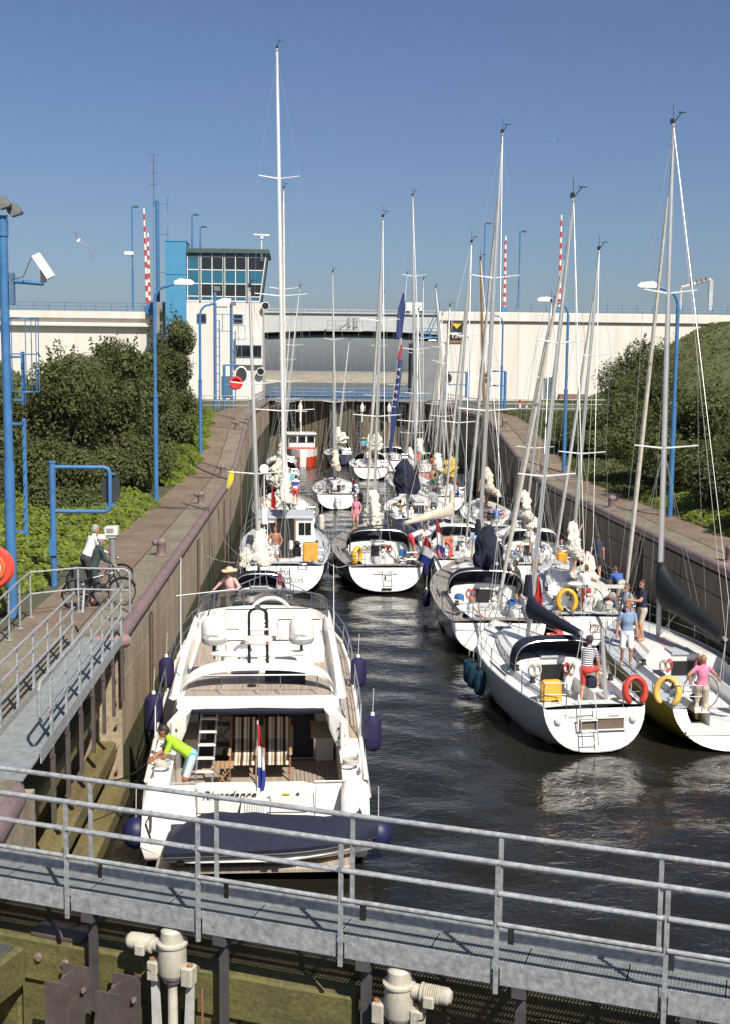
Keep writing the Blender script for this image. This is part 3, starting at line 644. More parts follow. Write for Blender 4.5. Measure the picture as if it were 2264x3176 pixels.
# ================================================================== lamps, poles, frames
def lamp(base, ztop, arm, label, big=1.0):
    x, y, z = base; t = thing('street_lamp', label, 'street lamp', (x, y, z), 0, 'blue lamps along the quays')
    h = ztop-z; a = arm
    b = MB(); b.tube([(0, 0, 0), (0, 0, h*.48)], .105*big, 12); b.tube([(0, 0, h*.48), (0, 0, h*.49)], .12*big, 12); b.build('pole_base', BLUE, t)
    pts = [(0, 0, h*.48), (0, 0, h*.90)]
    for k in range(1, 8): q = R_(90*k/7); pts.append((a*.45*(1-math.cos(q)), 0, h*.90+h*.075*math.sin(q)))
    pts.append((a*.85, 0, h*.99))
    b = MB(); b.tube(pts, [.075*big]*2+[.06*big]*8, 10); b.build('pole', BLUE, t)
    s = 1 if a > 0 else -1
    b = MB(); b.loft([[(a*.80, -.06, h*.985), (a*.80, .06, h*.985), (a*.80, .05, h*1.0), (a*.80, -.05, h*1.0)], [(a*.80+s*.2, -.13, h*.985), (a*.80+s*.2, .13, h*.985), (a*.80+s*.25, .09, h*1.012), (a*.80+s*.25, -.09, h*1.012)], [(a*.80+s*.75, -.12, h*.985), (a*.80+s*.75, .12, h*.985), (a*.80+s*.70, .08, h*1.008), (a*.80+s*.70, -.08, h*1.008)], [(a*.80+s*.86, -.05, h*.99), (a*.80+s*.86, .05, h*.99), (a*.80+s*.84, .04, h*.998), (a*.80+s*.84, -.04, h*.998)]], True, True, True); b.build('lamp_head', mat('lamp_white', (.78, .76, .70), .45, var=.03), t)
    return t
lamp((-6.5, 52.7, 3.45), 12.9, 1.05, 'blue swan neck lamp rising out of the dense left bushes')
lamp((-6.2, 71.3, qz(71.3)-.05), 13.1, 1.15, 'blue swan neck lamp beside the ivy in front of the control tower')
lamp((14.55, 47.9, 3.45), 12.7, -1.0, 'tall blue lamp at the foot of the right grassy bank')
lamp((14.15, 66.5, qz(66.5)-.1), 13.2, -1.1, 'blue lamp standing in the grass strip on the right quay')
def lamp_px(ux, vb, vt, yy, arm, label):
    p = aty(ux, vb, yy); q = aty(ux, vt, yy); lamp((p.x, yy, p.z), q.z, arm, label, .9)
lamp_px(1113, 925, 697, 95, -1.3, 'blue lamp beside the tall signal frame before the cream abutment')
lamp_px(1040, 900, 742, 108, -1.2, 'blue lamp whose white head overlaps the height sign')
lamp_px(990, 892, 757, 118, -1.2, 'blue lamp at the corner of the dark bridge opening')
def pole_mast():
    t = thing('floodlight_pole', 'tall blue pole with floodlights, white camera and ladder on the quay', 'pole', (-6.78, 28.0, 3.45))
    H = 9.1; zz = lambda z: z-3.45
    b = MB(); b.tube([(0, 0, 0), (0, 0, 3.6)], .122, 18); b.tube([(0, 0, 3.6), (-.02, 0, H)], .102, 18); b.tube([(0, 0, 2.75), (0, 0, 2.83)], .13, 18); b.build('pole', BLUE, t)
    b = MB(); b.tube([(-.02, 0, H-.45), (-.02, 0, H-.1)], .125, 16); b.build('collar', BLUE, t)
    b = MB(); b.box((.16, 0, 7.5), (.10, .18, .7)); b.build('junction_box', mat('box_bluegrey', (.10, .17, .28), .5), t)
    b = MB(); b.tube([(0, 0, 7.68), (.86, 0, 7.62)], .05, 12); b.build('arm', BLUE, t)
    # camera housing
    b = MB(); b.loft([[(.62+dx, y, z) for dx, y, z in q] for q in ([(0, -.08, 8.22), (.17, -.08, 8.30), (.17, .08, 8.30), (0, .08, 8.22)], [(.33, -.08, 7.72), (.50, -.08, 7.80), (.50, .08, 7.80), (.33, .08, 7.72)])], True, True, True); b.build('camera_housing', WHITE, t, smooth=0)
    b = MB(); b.box((.86, 0, 7.8), (.12, .1, .3)); b.tube([(.2, -.1, 7.7), (.45, -.18, 7.75), (.62, -.1, 8.18)], .012, 5); b.build('camera_bracket', DKST, t)
    for (x, y, z) in ((.02, -.16, 9.32), (.20, .12, 9.20)):
        b = MB(); b.loft([[(x-.14, y-.1, z+.17), (x+.06, y-.1, z+.19), (x+.06, y+.1, z+.19), (x-.14, y+.1, z+.17)], [(x-.12, y-.12, z-.01), (x+.2, y-.12, z+.01), (x+.2, y+.12, z+.01), (x-.12, y+.12, z-.01)], [(x-.03, y-.12, z-.11), (x+.18, y-.12, z-.04), (x+.18, y+.12, z-.04), (x-.03, y+.12, z-.11)]], True, True, True); b.build('floodlight', mat('floodlight_grey', (.17, .17, .16), .5), t, smooth=0)
        b = MB(); b.tube([(x-.1, y-.22, z-.1), (x-.15, y-.1, z-.45)], .025, 5); b.build('yoke', BLUE, t)
    # ladder rail with stand offs
    for (z0, z1) in ((1.9, 4.6), (4.9, 6.1)):
        b = MB(); b.box((.36, 0, (z0+z1)/2), (.08, .05, z1-z0)); 
        for z in np.arange(z0+.1, z1, .28): b.tube([(.36, -.2, z), (.36, .2, z)], .01, 5)
        b.build('ladder', BLUE, t)
        for z in (z0+.12, z1-.12):
            b = MB(); b.box((.2, 0, z), (.32, .04, .05)); b.build('stand_off', BLUE, t)
    b = MB()
    for z in (5.2, 6.05, 6.85): b.torus((.42, 0, z), .30, .012, (1, 0, 0), (0, 1, 0), 0, 360, 18, 5)
    for a in (-75, -25, 25, 75, 180): b.tube([(.42+.30*math.cos(R_(a)), .30*math.sin(R_(a)), 5.2), (.42+.30*math.cos(R_(a)), .30*math.sin(R_(a)), 6.85)], .012, 5)
    b.build('safety_cage', BLUE, t)
pole_mast()
def signal_frame():
    t = thing('signal_frame', 'blue tube frame holding a dark oval signal board above the ivy', 'signal frame', (-6.66, 32.1, 3.45))
    f = lambda u, v: aty(u, v, 32.1)-Vector((-6.66, 32.1, 3.45))
    tp = f(122, 1030); b = MB(); b.tube([(0, 0, 0), (0, 0, tp.z)], .085, 14); b.lathe([(.01, 0), (.1, 0), (.1, .05), (.01, .06)], (0, 0, tp.z), 12); b.build('post', BLUE, t)
    b = MB(); b.box((0, -.09, 1.05), (.18, .1, .42)); b.build('cabinet', BLUE, t)
    a, c = f(245, 1040), f(238, 1138)
    xr = a.x; zt, zb = a.z, c.z
    pts = [(0, 0, zt), (xr-.15, 0, zt), (xr-.04, 0, zt-.04), (xr, 0, zt-.15), (xr, 0, zb+.15), (xr-.04, 0, zb+.04), (xr-.15, 0, zb), (0, 0, zb)]
    b = MB(); b.tube(pts, .055, 12); b.build('tube_frame', BLUE, t)
    cz = (zt+zb)/2; secs = []
    for d in (0.0, .05):
        secs.append([(xr+math.copysign(abs(math.cos(R_(q)))**.6, math.cos(R_(q)))*.245, .12+d, cz+math.copysign(abs(math.sin(R_(q)))**.75, math.sin(R_(q)))*.36) for q in range(0, 360, 12)])
    b = MB(); b.loft(secs, True, True, True); b.build('signal_board', mat('board_dark', (.035, .04, .045), .6, var=.2), t)
    b = MB(); b.box((xr, .06, zt-.17), (.28, .04, .05)); b.box((xr, .06, zb+.17), (.28, .04, .05)); b.build('clamps', BLUE, t)
signal_frame()
def camera_post():
    p = atz(253, 1322, 3.5); t = thing('sensor_post', 'grey round post topped by a white box by the railing', 'post', p)
    h = aty(250, 1195, p.y).z-3.5
    b = MB(); b.tube([(0, 0, 0), (0, 0, h)], .082, 16); b.build('post', mat('post_grey', (.22, .22, .21), .6, var=.1, fine=.1), t)
    b = MB(); b.loft([[(-.10, -.1, h), (.10, -.1, h), (.10, .1, h), (-.10, .1, h)], [(-.10, -.1, h+.06), (.10, -.1, h+.06), (.10, .1, h+.06), (-.10, .1, h+.06)], [(-.17, -.14, h+.07), (.15, -.14, h+.07), (.15, .14, h+.07), (-.17, .14, h+.07)], [(-.17, -.14, h+.27), (.15, -.14, h+.29), (.15, .14, h+.29), (-.17, .14, h+.27)]], True, True, True); b.build('box', OFFW, t, smooth=0)
    b = MB(); b.box((-.04, -.141, h+.18), (.18, .01, .12)); b.build('lens_window', mat('lens_grey', (.25, .26, .27), .3), t)
camera_post()
def lifebuoy_case():
    p = aty(8, 1262, 27.2); t = thing('lifebuoy_case', 'orange lifebuoy housing at the blue pole on the quay', 'lifebuoy', (p.x-.24, 27.2, 3.45))
    z = p.z-3.45
    b = MB(); b.tube([(0, .25, 0), (0, .25, z+.2)], .035, 8); b.build('post', GALV, t)
    b = MB(); b.lathe([(.05, -.1), (.44, -.08), (.5, .0), (.44, .1), (.05, .12)], (0, 0, z), 26, 'y'); b.build('case', mat('case_orange', (.62, .07, .04), .5, var=.08), t)
    b = MB(); b.torus((0, -.10, z), .27, .06, (1, 0, 0), (0, 0, 1)); b.build('ring', ORANGE, t); b = MB(); b.torus((0, -.14, z), .20, .025, (1, 0, 0), (0, 0, 1)); b.build('rope_ring', WHITEF, t)
lifebuoy_case()
def bollard(p, label, first=[None]):
    if first[0] is None:
        t = thing('bollard', label, 'bollard', p, 0, 'mooring bollards along the quays')
        b = MB(); b.lathe([(.01, 0), (.2, 0), (.2, .03), (.145, .05), (.135, .30), (.16, .36), (.01, .36)], (0, 0, 0), 16); b.build('stem', COPE, t)
        b = MB(); b.ball((.0, 0, .42), (.17, .17, .14), 14, 8); b.ball((-.15, 0, .41), (.14, .12, .11), 12, 8); b.build('head', COPE, t); first[0] = t; return t
    return dup(first[0], p, 0.0 if p[0] < 4 else math.pi, label)
bollard((-4.45, 37.2, 3.5), 'rusty mooring bollard on the sunny left quay nearest the railing')
bollard((-4.5, 51.7, 3.5), 'rusty mooring bollard on the left quay opposite the lamp in the bushes')
bollard((-4.5, 65.0, qz(65)), 'rusty mooring bollard at the foot of the left quay ramp')
bollard((-4.5, 78.5, qz(78.5)), 'rusty mooring bollard partway up the left quay ramp')
bollard((12.95, 36.3, 3.5), 'rusty mooring bollard on the right quay above the black boom cover')
bollard((12.95, 51.0, 3.5), 'rusty mooring bollard on the right quay in front of the tall blue lamp')
bollard((12.95, 66.5, qz(66.5)), 'rusty mooring bollard at the foot of the right quay ramp')
bollard((12.95, 80.0, qz(80)), 'rusty mooring bollard high on the right quay ramp')
# lamp shadows aside, two dark rails cross each quay at the joints
for side in (-1, 1):
    for y in (49.5, 63.5, 78.5):
        xi = XL if side < 0 else XR
        tc_ = thing('quay_cables', 'pair of dark cables across the '+('left' if side < 0 else 'right')+' quay '+{49.5: 'before the ramp', 63.5: 'at the foot of the ramp', 78.5: 'high on the ramp'}[y], 'cable', (xi, y, qz(y)), 0, 'dark cables across the quays')
        for dy in (0, .35):
            b = MB(); b.tube([(side*.2, dy, .012), (side*1.3, dy+.3, qz(y+.3)-qz(y)+.012), (side*2.45, dy+.8, qz(y+.8)-qz(y)+.012)], .02, 5); b.build('cable', DKST, tc_)
# far end poles and frames
def far_pole(u, vb, vt, yy, label):
    p = aty(u, vb, yy); q = aty(u, vt, yy); h = q.z-p.z
    t = thing('floodlight_pole', label, 'pole', p); b = MB(); b.tube([(0, 0, 0), (0, 0, h)], .13, 10); b.build('pole', BLUE, t)
    b = MB(); b.box((.15, 0, h+.1), (.5, .3, .35), .3); b.build('floodlight', mat('floodlight_grey', (.17, .17, .16), .5), t)
    b = MB(); b.tube([(.35, 0, .6), (.35, 0, h*.75)], .05, 6); 
    for z in np.arange(.8, h*.75, .7): b.tube([(0, 0, z), (.35, 0, z)], .03, 5)
    b.build('ladder', BLUE, t)
    b = MB()
    for x in (.6, 1.2):
        b.tube([(x, 0, h*.66), (x, 0, h*.80)], .03, 5)
    b.tube([(0, 0, h*.66), (1.2, 0, h*.66)], .03, 5); b.tube([(0, 0, h*.80), (1.2, 0, h*.80)], .03, 5); b.build('safety_cage', BLUE, t)
    b = MB(); b.tube([(0, 0, h*.86), (1.0, 0, h*.86)], .06, 6); b.build('arm', BLUE, t)
    b = MB(); b.box((.9, 0, h*.92), (.75, .25, .22), 0); b.build('camera_housing', WHITE, t)
far_pole(480, 912, 645, 98, 'blue floodlight pole with ladder before the tower, nearer the bushes')
far_pole(516, 905, 678, 108, 'blue floodlight pole with ladder before the tower, beside the red lifebuoy')
def far_frame(u0, u1, vb, vt, vm, yy, label, board=True, side=-1, rim=False):
    p = aty(u1, vb, yy); t = thing('signal_frame', label, 'signal frame', p); q = aty(u1, vt, yy)-p; a = aty(u0, vt, yy)-p; mz = (aty(u1, vm, yy)-p).z
    b = MB(); b.tube([(0, 0, 0), (0, 0, q.z)], .12, 8); b.tube([(a.x, 0, q.z), (0, 0, q.z)], .07, 6); b.tube([(a.x, 0, mz), (0, 0, mz)], .07, 6); b.tube([(a.x, 0, mz), (a.x, 0, q.z)], .06, 6); b.build('tube_frame', BLUE, t)
    c = (a.x, -.15, (q.z+mz)/2); h = (q.z-mz)*.52
    b = MB(); b.lathe([(.01, -.06), (h*.55, -.06), (h*.55, .06), (.01, .06)], c, 20, 'y'); 
    b.v = [(x, y, c[2]+(z-c[2])*1.35) for x, y, z in b.v]; b.build('signal_board', mat('board_dark', (.035, .04, .045), .6, var=.2), t)
    if rim:
        b = MB(); b.torus(c, h*.58, .06, (1, 0, 0), (0, 0, 1), 0, 360, 20, 6); b.v = [(x, y-.08, c[2]+(z-c[2])*1.35) for x, y, z in b.v]; b.build('signal_rim', WHITEF, t)
far_frame(538, 500, 918, 812, 857, 100, 'blue signal frame with white rimmed oval board before the tower', rim=True)
far_frame(996, 1036, 885, 828, 856, 112, 'blue signal frame with dark board under the height sign')
far_frame(1083, 1121, 922, 826, 858, 96, 'tall blue signal frame with dark board near the boat with brown mast')
b = MB(); p = aty(526, 852, 99); b.torus(p, .42, .12, (1, 0, 0), (0, 0, 1)); b.lathe([(.02, .05), (.55, .05), (.55, .12), (.02, .12)], p, 18, 'y'); tag(b.build('lifebuoy', mat('buoy_red', (.7, .04, .03), .5)), 'red lifebuoy on a round board beside the control tower', 'lifebuoy')
# guard rails at the far quay ends
def rail_run(pts, label, n, mt=GALV, h=1.1, rails=3):
    t = thing('railing', label, 'railing', pts[0]); P = [Vector(q)-Vector(pts[0]) for q in pts]; b = MB()
    for i in range(len(P)-1):
        for k in range(n+1):
            q = P[i].lerp(P[i+1], k/n); b.tube([q, q+Vector((0, 0, h))], .03, 5)
        for r in range(rails): b.tube([P[i]+Vector((0, 0, h*(r+1)/rails)), P[i+1]+Vector((0, 0, h*(r+1)/rails))], .03, 5)
    b.build('rails', mt, t)
rail_run([(-9.2, 96, 6.05), (-4.6, 96, 6.05)], 'grey railing across the left quay end', 4)
rail_run([(-4.3, 97, 6.05), (-4.3, 124, 6.05)], 'grey railing along the left wall edge under the tower', 14)
rail_run([(13.0, 92, 6.05), (13.0, 116, 6.05)], 'grey slanting railing along the right wall edge', 14)
rail_run([(13.4, 96, 6.0), (24, 96, 6.0)], 'grey railing across the right quay end', 7)
for i, (u, v) in enumerate(((975, 178), (1032, 188))):
    p = aty((1250+u/2.707)/DS, (1200+(v+35)/2.707)/DS, 110); b = MB(); b.tube([(0, 0, 0), (0, 0, .4)], .1, 8, 0); b.tube([(0, 0, .4), (0, 0, .75)], .1, 8, 1); b.tube([(0, 0, .75), (0, 0, 1.15)], .1, 8, 0)
    o = b.build('marker_post', [RED, WHITEF], None, loc=p); tag(o, ('red and white banded marker post standing clear of the abutment door' if i == 0 else 'red and white banded marker post closest to the abutment door'), 'post', 'red and white marker posts')
# on the viaduct
def deck_lamp(u, vt, vb, yy, label, dirn=1):
    p = aty(u, vb, yy); q = aty(u, vt, yy); h = q.z-p.z; t = thing('street_lamp', label, 'street lamp', p, 0, 'slim blue lamps on the viaduct')
    b = MB(); b.tube([(0, 0, 0), (0, 0, h*.4)], .12, 8); b.tube([(0, 0, h*.4), (0, 0, h)], .08, 8); b.tube([(0, 0, h), (.35*dirn, 0, h+.05)], .06, 6); b.build('pole', BLUE, t)
    b = MB(); b.cbox((.45*dirn, 0, h+.02), (.55, .3, .18), 0, .04); b.build('lamp_head', DKST, t)
deck_lamp(297, 460, 690, 139, 'slim blue lamp on the viaduct carrying a small white camera'); deck_lamp(429, 478, 560, 139, 'slim blue lamp behind the control tower roof, the taller of two')
deck_lamp(447, 505, 560, 145, 'slim blue lamp behind the control tower roof, the shorter of two'); deck_lamp(1152, 515, 690, 140, 'slim blue lamp on the right viaduct with curved head'); deck_lamp(1074, 497, 690, 146, 'slim blue lamp on the viaduct behind the brown mast')
b = MB(); p = aty(288, 563, 138.8); b.box(p, (1.0, .3, .35), .1); tag(b.build('camera', WHITE), 'small white camera on the slim viaduct lamp', 'camera')
def barrier(u0, v0, u1, v1, yy, label):
    p = aty(u0, v0, yy); q = aty(u1, v1, yy)-p; t = thing('barrier', label, 'barrier', p, 0, 'raised red and white barrier arms on the viaduct')
    n = 17
    for k in range(n):
        b = MB(); r = lerp(.17, .09, k/n); b.tube([q*(k/n), q*((k+1)/n)], r, 8); b.build('red_band' if k % 2 else 'white_band', RED if k % 2 else WHITEF, t)
    b = MB(); b.box((0, 0, -.3), (.7, .5, 1.3)); b.build('drive_box', BLUE, t)
barrier(329, 688, 321, 463, 138, 'raised red and white barrier arm left of the tower, the longer one'); barrier(334, 688, 330, 518, 145, 'raised red and white barrier arm left of the tower, the shorter one')
barrier(1121, 690, 1124, 525, 144, 'raised red and white barrier arm rising behind the tall white mast'); barrier(1243, 690, 1248, 478, 139, 'raised red and white barrier arm on the right viaduct')
def antenna():
    p = aty(353, 690, 138.5); t = thing('antenna_mast', 'blue lattice antenna mast with aerials beside the tower shaft', 'antenna mast', p)
    h = aty(352, 447, 138.5).z-p.z; H2 = aty(347, 345, 138.5).z-p.z
    b = MB(); b.tube([(0, 0, 0), (0, 0, h)], .22, 10); b.build('mast', BLUE, t)
    b = MB()
    for x in (-.45,): b.tube([(x, 0, 0), (x, 0, h)], .03, 5)
    for z in np.arange(.5, h, .6): b.tube([(-.45, 0, z), (-.1, 0, z)], .025, 4)
    for z in (h*.35, h*.7, h-.3): b.tube([(0, 0, z), (1.2, 0, z)], .05, 5); b.tube([(1.15, 0, z-1.0), (1.15, 0, z+.8)], .04, 5)
    b.build('ladder', BLUE, t)
    b = MB(); b.tube([(-.35, 0, h-.5), (-.35, 0, H2)], .04, 5)
    for z in (.35, .6, .85): zz = lerp(h, H2, z); b.tube([(-.8, 0, zz), (.1, 0, zz+.1)], .03, 4)
    b.tube([(-.9, 0, H2), (.2, 0, H2)], .03, 4); b.build('aerial', DKST, t)
antenna()
def gantry():
    p = aty(1578, 690, 142); t = thing('road_gantry', 'grey road sign gantry at the end of the right viaduct', 'gantry', p); a = aty(1512, 690, 142)-p; z1 = aty(1578, 622, 142).z-p.z; z2 = aty(1512, 640, 142).z-p.z
    b = MB(); b.box((0, 0, z1/2), (.42, .4, z1)); b.tube([(a.x, 0, 0), (a.x, 0, z2)], .15, 6); b.tube([(a.x, 0, z2), (0, 0, z1)], .22, 6); b.build('frame', mat('gantry_grey', (.45, .46, .46), .6), t)
    b = MB()
    for k in (.35, .55, .7, .85): b.box((a.x*(1-k), -.1, lerp(z2, z1, k)+.15), (.35, .4, .5))
    b.build('signal_units', mat('unit_grey', (.2, .21, .21), .6), t)
gantry()
# gulls
def gull(u, v, yy, s, rot, label):
    p = aty(u, v, yy); t = thing('gull', label, 'bird', p, rot)
    b = MB(); b.tube([(0, -.22*s, 0), (0, -.1*s, 0), (0, .1*s, .01), (0, .22*s, .02), (0, .28*s, .02)], [.01*s, .05*s, .06*s, .04*s, .012*s], 8); b.build('body', WHITE, t)
    for d in (-1, 1):
        b = MB(); secs = []
        for k, (x, z, c) in enumerate(((.03, .02, .16), (.3, .16, .16), (.5, .12, .13), (.78, .0, .03))):
            yo = -.1*k*.4; secs.append([(d*x*s, (yo+c/2)*s, z*s), (d*x*s, (yo-c/2)*s, z*s), (d*x*s, (yo-c/2)*s, (z-.015)*s), (d*x*s, (yo+c/2)*s, (z-.015)*s)])
        b.loft(secs, True, True, True); b.build('wing', mat('gull_grey', (.25, .26, .28), .7), t)
g = gull(175, 536, 45, 1.0, R_(40), 'gull gliding on spread wings in the sky left of the tower'); 
for o in bpy.data.objects:
    if o.name == 'gull': o.rotation_euler = (R_(25), R_(48), R_(20))
gull(1233, 316, 90, .8, R_(-20), 'small distant gull in the sky above the right masts')
# ================================================================== sailing boats
ANTIF = mat('antifouling', (.02, .025, .035), .7)
FLAGR = mat('flag_red', (.55, .03, .03), .8); FLAGW = mat('flag_white', (.78, .76, .72), .8); FLAGB = mat('flag_blue', (.02, .05, .25), .8)
def limp_flag(parent, base, h, cols=(FLAGR, FLAGW, FLAGB), drop=.8, w=.28, lean=(.15, .25)):
    bx, by, bz = base
    tx, ty, tz = bx+lean[0]*h*.3, by-lean[1]*h, bz+h
    b = MB(); b.tube([(bx, by, bz), (tx, ty, tz)], .014, 6); st = b.build('flag_staff', WHITE, parent)
    n = len(cols)
    for i, c in enumerate(cols):
        b = MB(); secs = []
        for k in range(5):
            f = (i+k/4)/n; ww = w*(.25+.75*math.sin(min(1, f*1.25)*math.pi*.62))
            y0 = ty+lean[1]*h*f*.75; z0 = tz-.05-drop*f; x0 = tx-lean[0]*h*.3*f*.7
            secs.append([(x0+(q/5-.12)*ww+.02*math.sin(q*2.3+i), y0+.045*math.sin(q*1.9+f*5), z0-(q/5)*ww*.55) for q in range(6)])
        b.loft(secs, False); b.build('flag_band', c, st, smooth=70)
    return st
def fender(p, label, mt=NAVYF, r=.13, h=.62, cord=.5, group='fenders'):
    t = thing('fender', label, 'fender', p, 0, group)
    b = MB(); b.lathe([(.01, 0), (r*.5, .02), (r*.9, .09), (r, .18), (r, h-.18), (r*.9, h-.09), (r*.4, h-.02), (.01, h)], (0, 0, -h/2), 14); b.build('body', mt, t)
    b = MB(); b.lathe([(.01, h/2-.03), (.045, h/2-.02), (.035, h/2+.05), (.01, h/2+.06)], (0, 0, 0), 8); b.build('eye', WHITE if mt is NAVYF else BLACK, t)
    b = MB(); b.tube([(0, 0, h/2), (0.02, .05, h/2+cord)], .009, 5); b.build('lanyard', ROPE, t)
    return t
def horseshoe(p, rz, label, mt=ORANGE, s=1.0, tilt=0.0):
    t = thing('lifebuoy', label, 'lifebuoy', p, rz); b = MB()
    pts = []
    for k in range(19):
        a = R_(-148+k*296/18); pts.append((math.sin(a)*.25*s, 0, math.cos(a)*.31*s))
    b.tube(pts, [.06*s]+[.10*s]*17+[.06*s], 10, sq=.75, upv=(0, 1, 0)); o = b.build('ring', mt, t, smooth=60); o.rotation_euler = (tilt, 0, 0)
    b = MB(); b.torus((0, -.02, .28*s), .085*s, .012, (1, 0, 0), (0, 1, 0)); o = b.build('strap', BLACK, t); o.rotation_euler = (tilt, 0, 0)
    return t
def rail_tubes(b, pts, r=.013): b.tube(pts, r, 6)
BOATS = {}
def sailboat(key, label, pos, rz, L, B, name='sailing_yacht', hull=None, transom=None, deck=DECKW, fs=1.05, fb=1.3, tr=.80, rake=.35, mtop=None, my=.56, mr=.085, mastm=ALU,
             hood=None, cover='cover', coverm=NAVY, boomlen=.36, boomz=.95, boomswing=0.0, wheels=1, hc=.42, lod=0, wins=3, cab=(.36, .80), spreaders=2, jib=True, jibm=SAIL, pilot=False, heel=0.0, toe=ALU, spw=.9, teakc=False, ladder=True, boomtilt=0.0, spray_open=False, coverh=1.0, open_stern=False):
    mr = mr*.76
    hull = hull or mat('hull_grey', (.30, .31, .31), .3, var=.04); transom = transom or WHITE
    t = thing(name, label, 'sailboat', (pos[0], pos[1], 0), R_(rz), None, R_(heel)); M = t
    mw = Matrix.Translation((pos[0], pos[1], 0)) @ Matrix.Rotation(R_(rz), 4, 'Z')
    def hb(q):
        if q > .42: return max(.02, B/2*(1-((q-.42)/.58)**2.3))
        return B/2*(1-(1-tr)*((.42-q)/.42)**2)
    def sh(q): return fs+(fb-fs)*q**1.7-.06*math.sin(q*math.pi)
    def zk(q):
        if q < .3: return -.45+.53*(1-q/.3)**2
        if q < .78: return -.45
        return lerp(-.45, sh(q)*.86, ((q-.78)/.22)**2.6)
    n = 9 if lod < 2 else 6
    st = [0, .03, .1, .2, .32, .45, .58, .7, .8, .88, .94, .98, 1.0]
    def section(q):
        b_, s, k0 = hb(q), sh(q), zk(q); pp = .72 if q < .5 else lerp(.72, 1.05, (q-.5)/.5); half = []
        for k in range(n+1):
            a = math.pi/2*k/n; x = b_*math.sin(a)**pp; z = k0+(s-k0)*(1-math.cos(a)**1.05)
            y = q*L
            if q == 0: y = -rake*(1-(z-k0)/(s-k0))
            half.append((x, y, z))
        return [(-x, y, z) for x, y, z in half[::-1]]+half[1:]
    secs = [section(q) for q in st]
    b = MB(); b.loft(secs, False)
    for i, f in enumerate(b.f):
        if max(b.v[j][2] for j in f) < .16: b.mi[i] = 1
    b.build('hull', [hull, ANTIF], t, smooth=50)
    b = MB(); s0 = [(x, y-.004, z) for x, y, z in secs[0]]; c = (0, -rake*.4, (fs+.06)/2)
    ins = [(x*.93, y-.012, .06+(z-.06)*.93+.03) for x, y, z in s0]
    if open_stern:
        lo = [p for p in s0 if p[2] <= .56]; xm = max(p[0] for p in lo); zt = max(p[2] for p in lo); b.add(lo, [tuple(range(len(lo)))])
        for sx in (-1, 1):
            ear = [p for p in s0 if p[2] >= zt-.001 and p[0]*sx > 0]; ear.sort(key=lambda p: p[2]); inn = [(p[0]-sx*.34, p[1], p[2]) for p in ear]
            b.loft([ear, inn], False)
    else:
        b.loft([s0, ins], False); b.add(ins, [tuple(range(len(ins)))])
    b.build('transom', transom, t, smooth=30)
    # deck
    yc0, yc1, ycf = .045*L, cab[0]*L, cab[1]*L
    def prof(y, kind):
        q = y/L; b_, s = hb(q), sh(q)
        if kind == 'f':
            xs = [b_*f for f in (1, .93, .86, .72, .55, .38, .2, 0)]; return [(x, s+.05*(1-(x/max(b_, .01))**2)+(.0 if i else 0)) for i, x in enumerate(xs)]
        if kind == 'c':
            wc = b_*.66; f = max(0, 1-(y-yc1)/(ycf-yc1)); h = hc*(.45+.55*f**.5); w_ = wc*(.75+.25*f)
            return [(b_, s), (w_+.10, s+.03), (w_, s+.04), (w_-.05, s+h*.8), (w_-.16, s+h), (w_*.5, s+h+.05), (w_*.2, s+h+.065), (0, s+h+.07)]
        wc = b_*.70
        return [(b_, s), (wc+.12, s+.03), (wc+.04, s+.2), (wc-.04, s+.2), (wc-.08, s-.1), (wc-.46, s-.1), (wc-.47, s-.48), (0, s-.5)]
    rows = [] if open_stern else [(0.02, 'f'), (yc0*.98, 'f')]
    if open_stern: yc0 = .02
    rows += [(yc0+(yc1-yc0)*k/4, 'k') for k in range(5)]+[(yc1+.01+(ycf-yc1-.01)*k/5, 'c') for k in range(6)]+[(ycf+.02, 'f')]+[(ycf+(L*.995-ycf)*k/4, 'f') for k in range(1, 5)]
    secs = []
    for y, k in rows:
        p = prof(y, k); secs.append([(-x, y, z) for x, z in p]+[(x, y, z) for x, z in p[::-1][1:]])
    b = MB(); b.loft(secs, False); nn = 14
    for i, f in enumerate(b.f):
        j = i % nn; kind = rows[i//nn][1]; jj = min(j, nn-1-j)
        b.mi[i] = 1 if (jj <= 1 and kind != 'f') or kind == 'f' else (2 if (kind == 'k' and jj in (4, 6)) else 0)
    b.build('deck', [WHITE, deck, TEAK if teakc else DECKW], t, smooth=25)
    s1 = sh(cab[0]); bw = hb(cab[0])*.66
    # companionway + instrument faces
    b = MB(); b.box((0, yc1-.03, s1-.48+(hc+.35)/2), (.62, .04, hc+.35)); co = b.build('companionway', DARK, t)
    b = MB(); b.box((0, yc1-.045, s1-.48+.14), (.70, .03, .28)); b.build('washboard', WOOD if pilot else DECKG, co)
    b = MB(); b.box((0, yc1+.3, s1+hc+.09), (.66, .7, .05)); b.build('hatch_slide', WOOD if pilot else DECKG, co)
    # cabin windows
    for sx in (-1, 1):
        for k in range(wins):
            ya = lerp(yc1+.25, ycf-.35, (k+.08)/wins); yb = lerp(yc1+.25, ycf-.35, (k+.86)/wins); q = []
            for y in (ya, yb):
                p = prof(y, 'c'); (xa, za), (xb, zb) = p[2], p[3]
                q.append([(sx*(lerp(xa, xb, f)+.012), y, lerp(za, zb, f)) for f in (.25, .85)])
            b = MB(); b.quad(q[0][0], q[1][0], q[1][1], q[0][1]); b.build('window', GLASS, t, smooth=0)
    # deck hatch
    if lod < 2:
        b = MB(); yh = ycf+.35*(L-ycf); b.cbox((0, yh, sh(yh/L)+.07), (.5, .5, .05), 0, .02); b.build('hatch', GLASS, t)
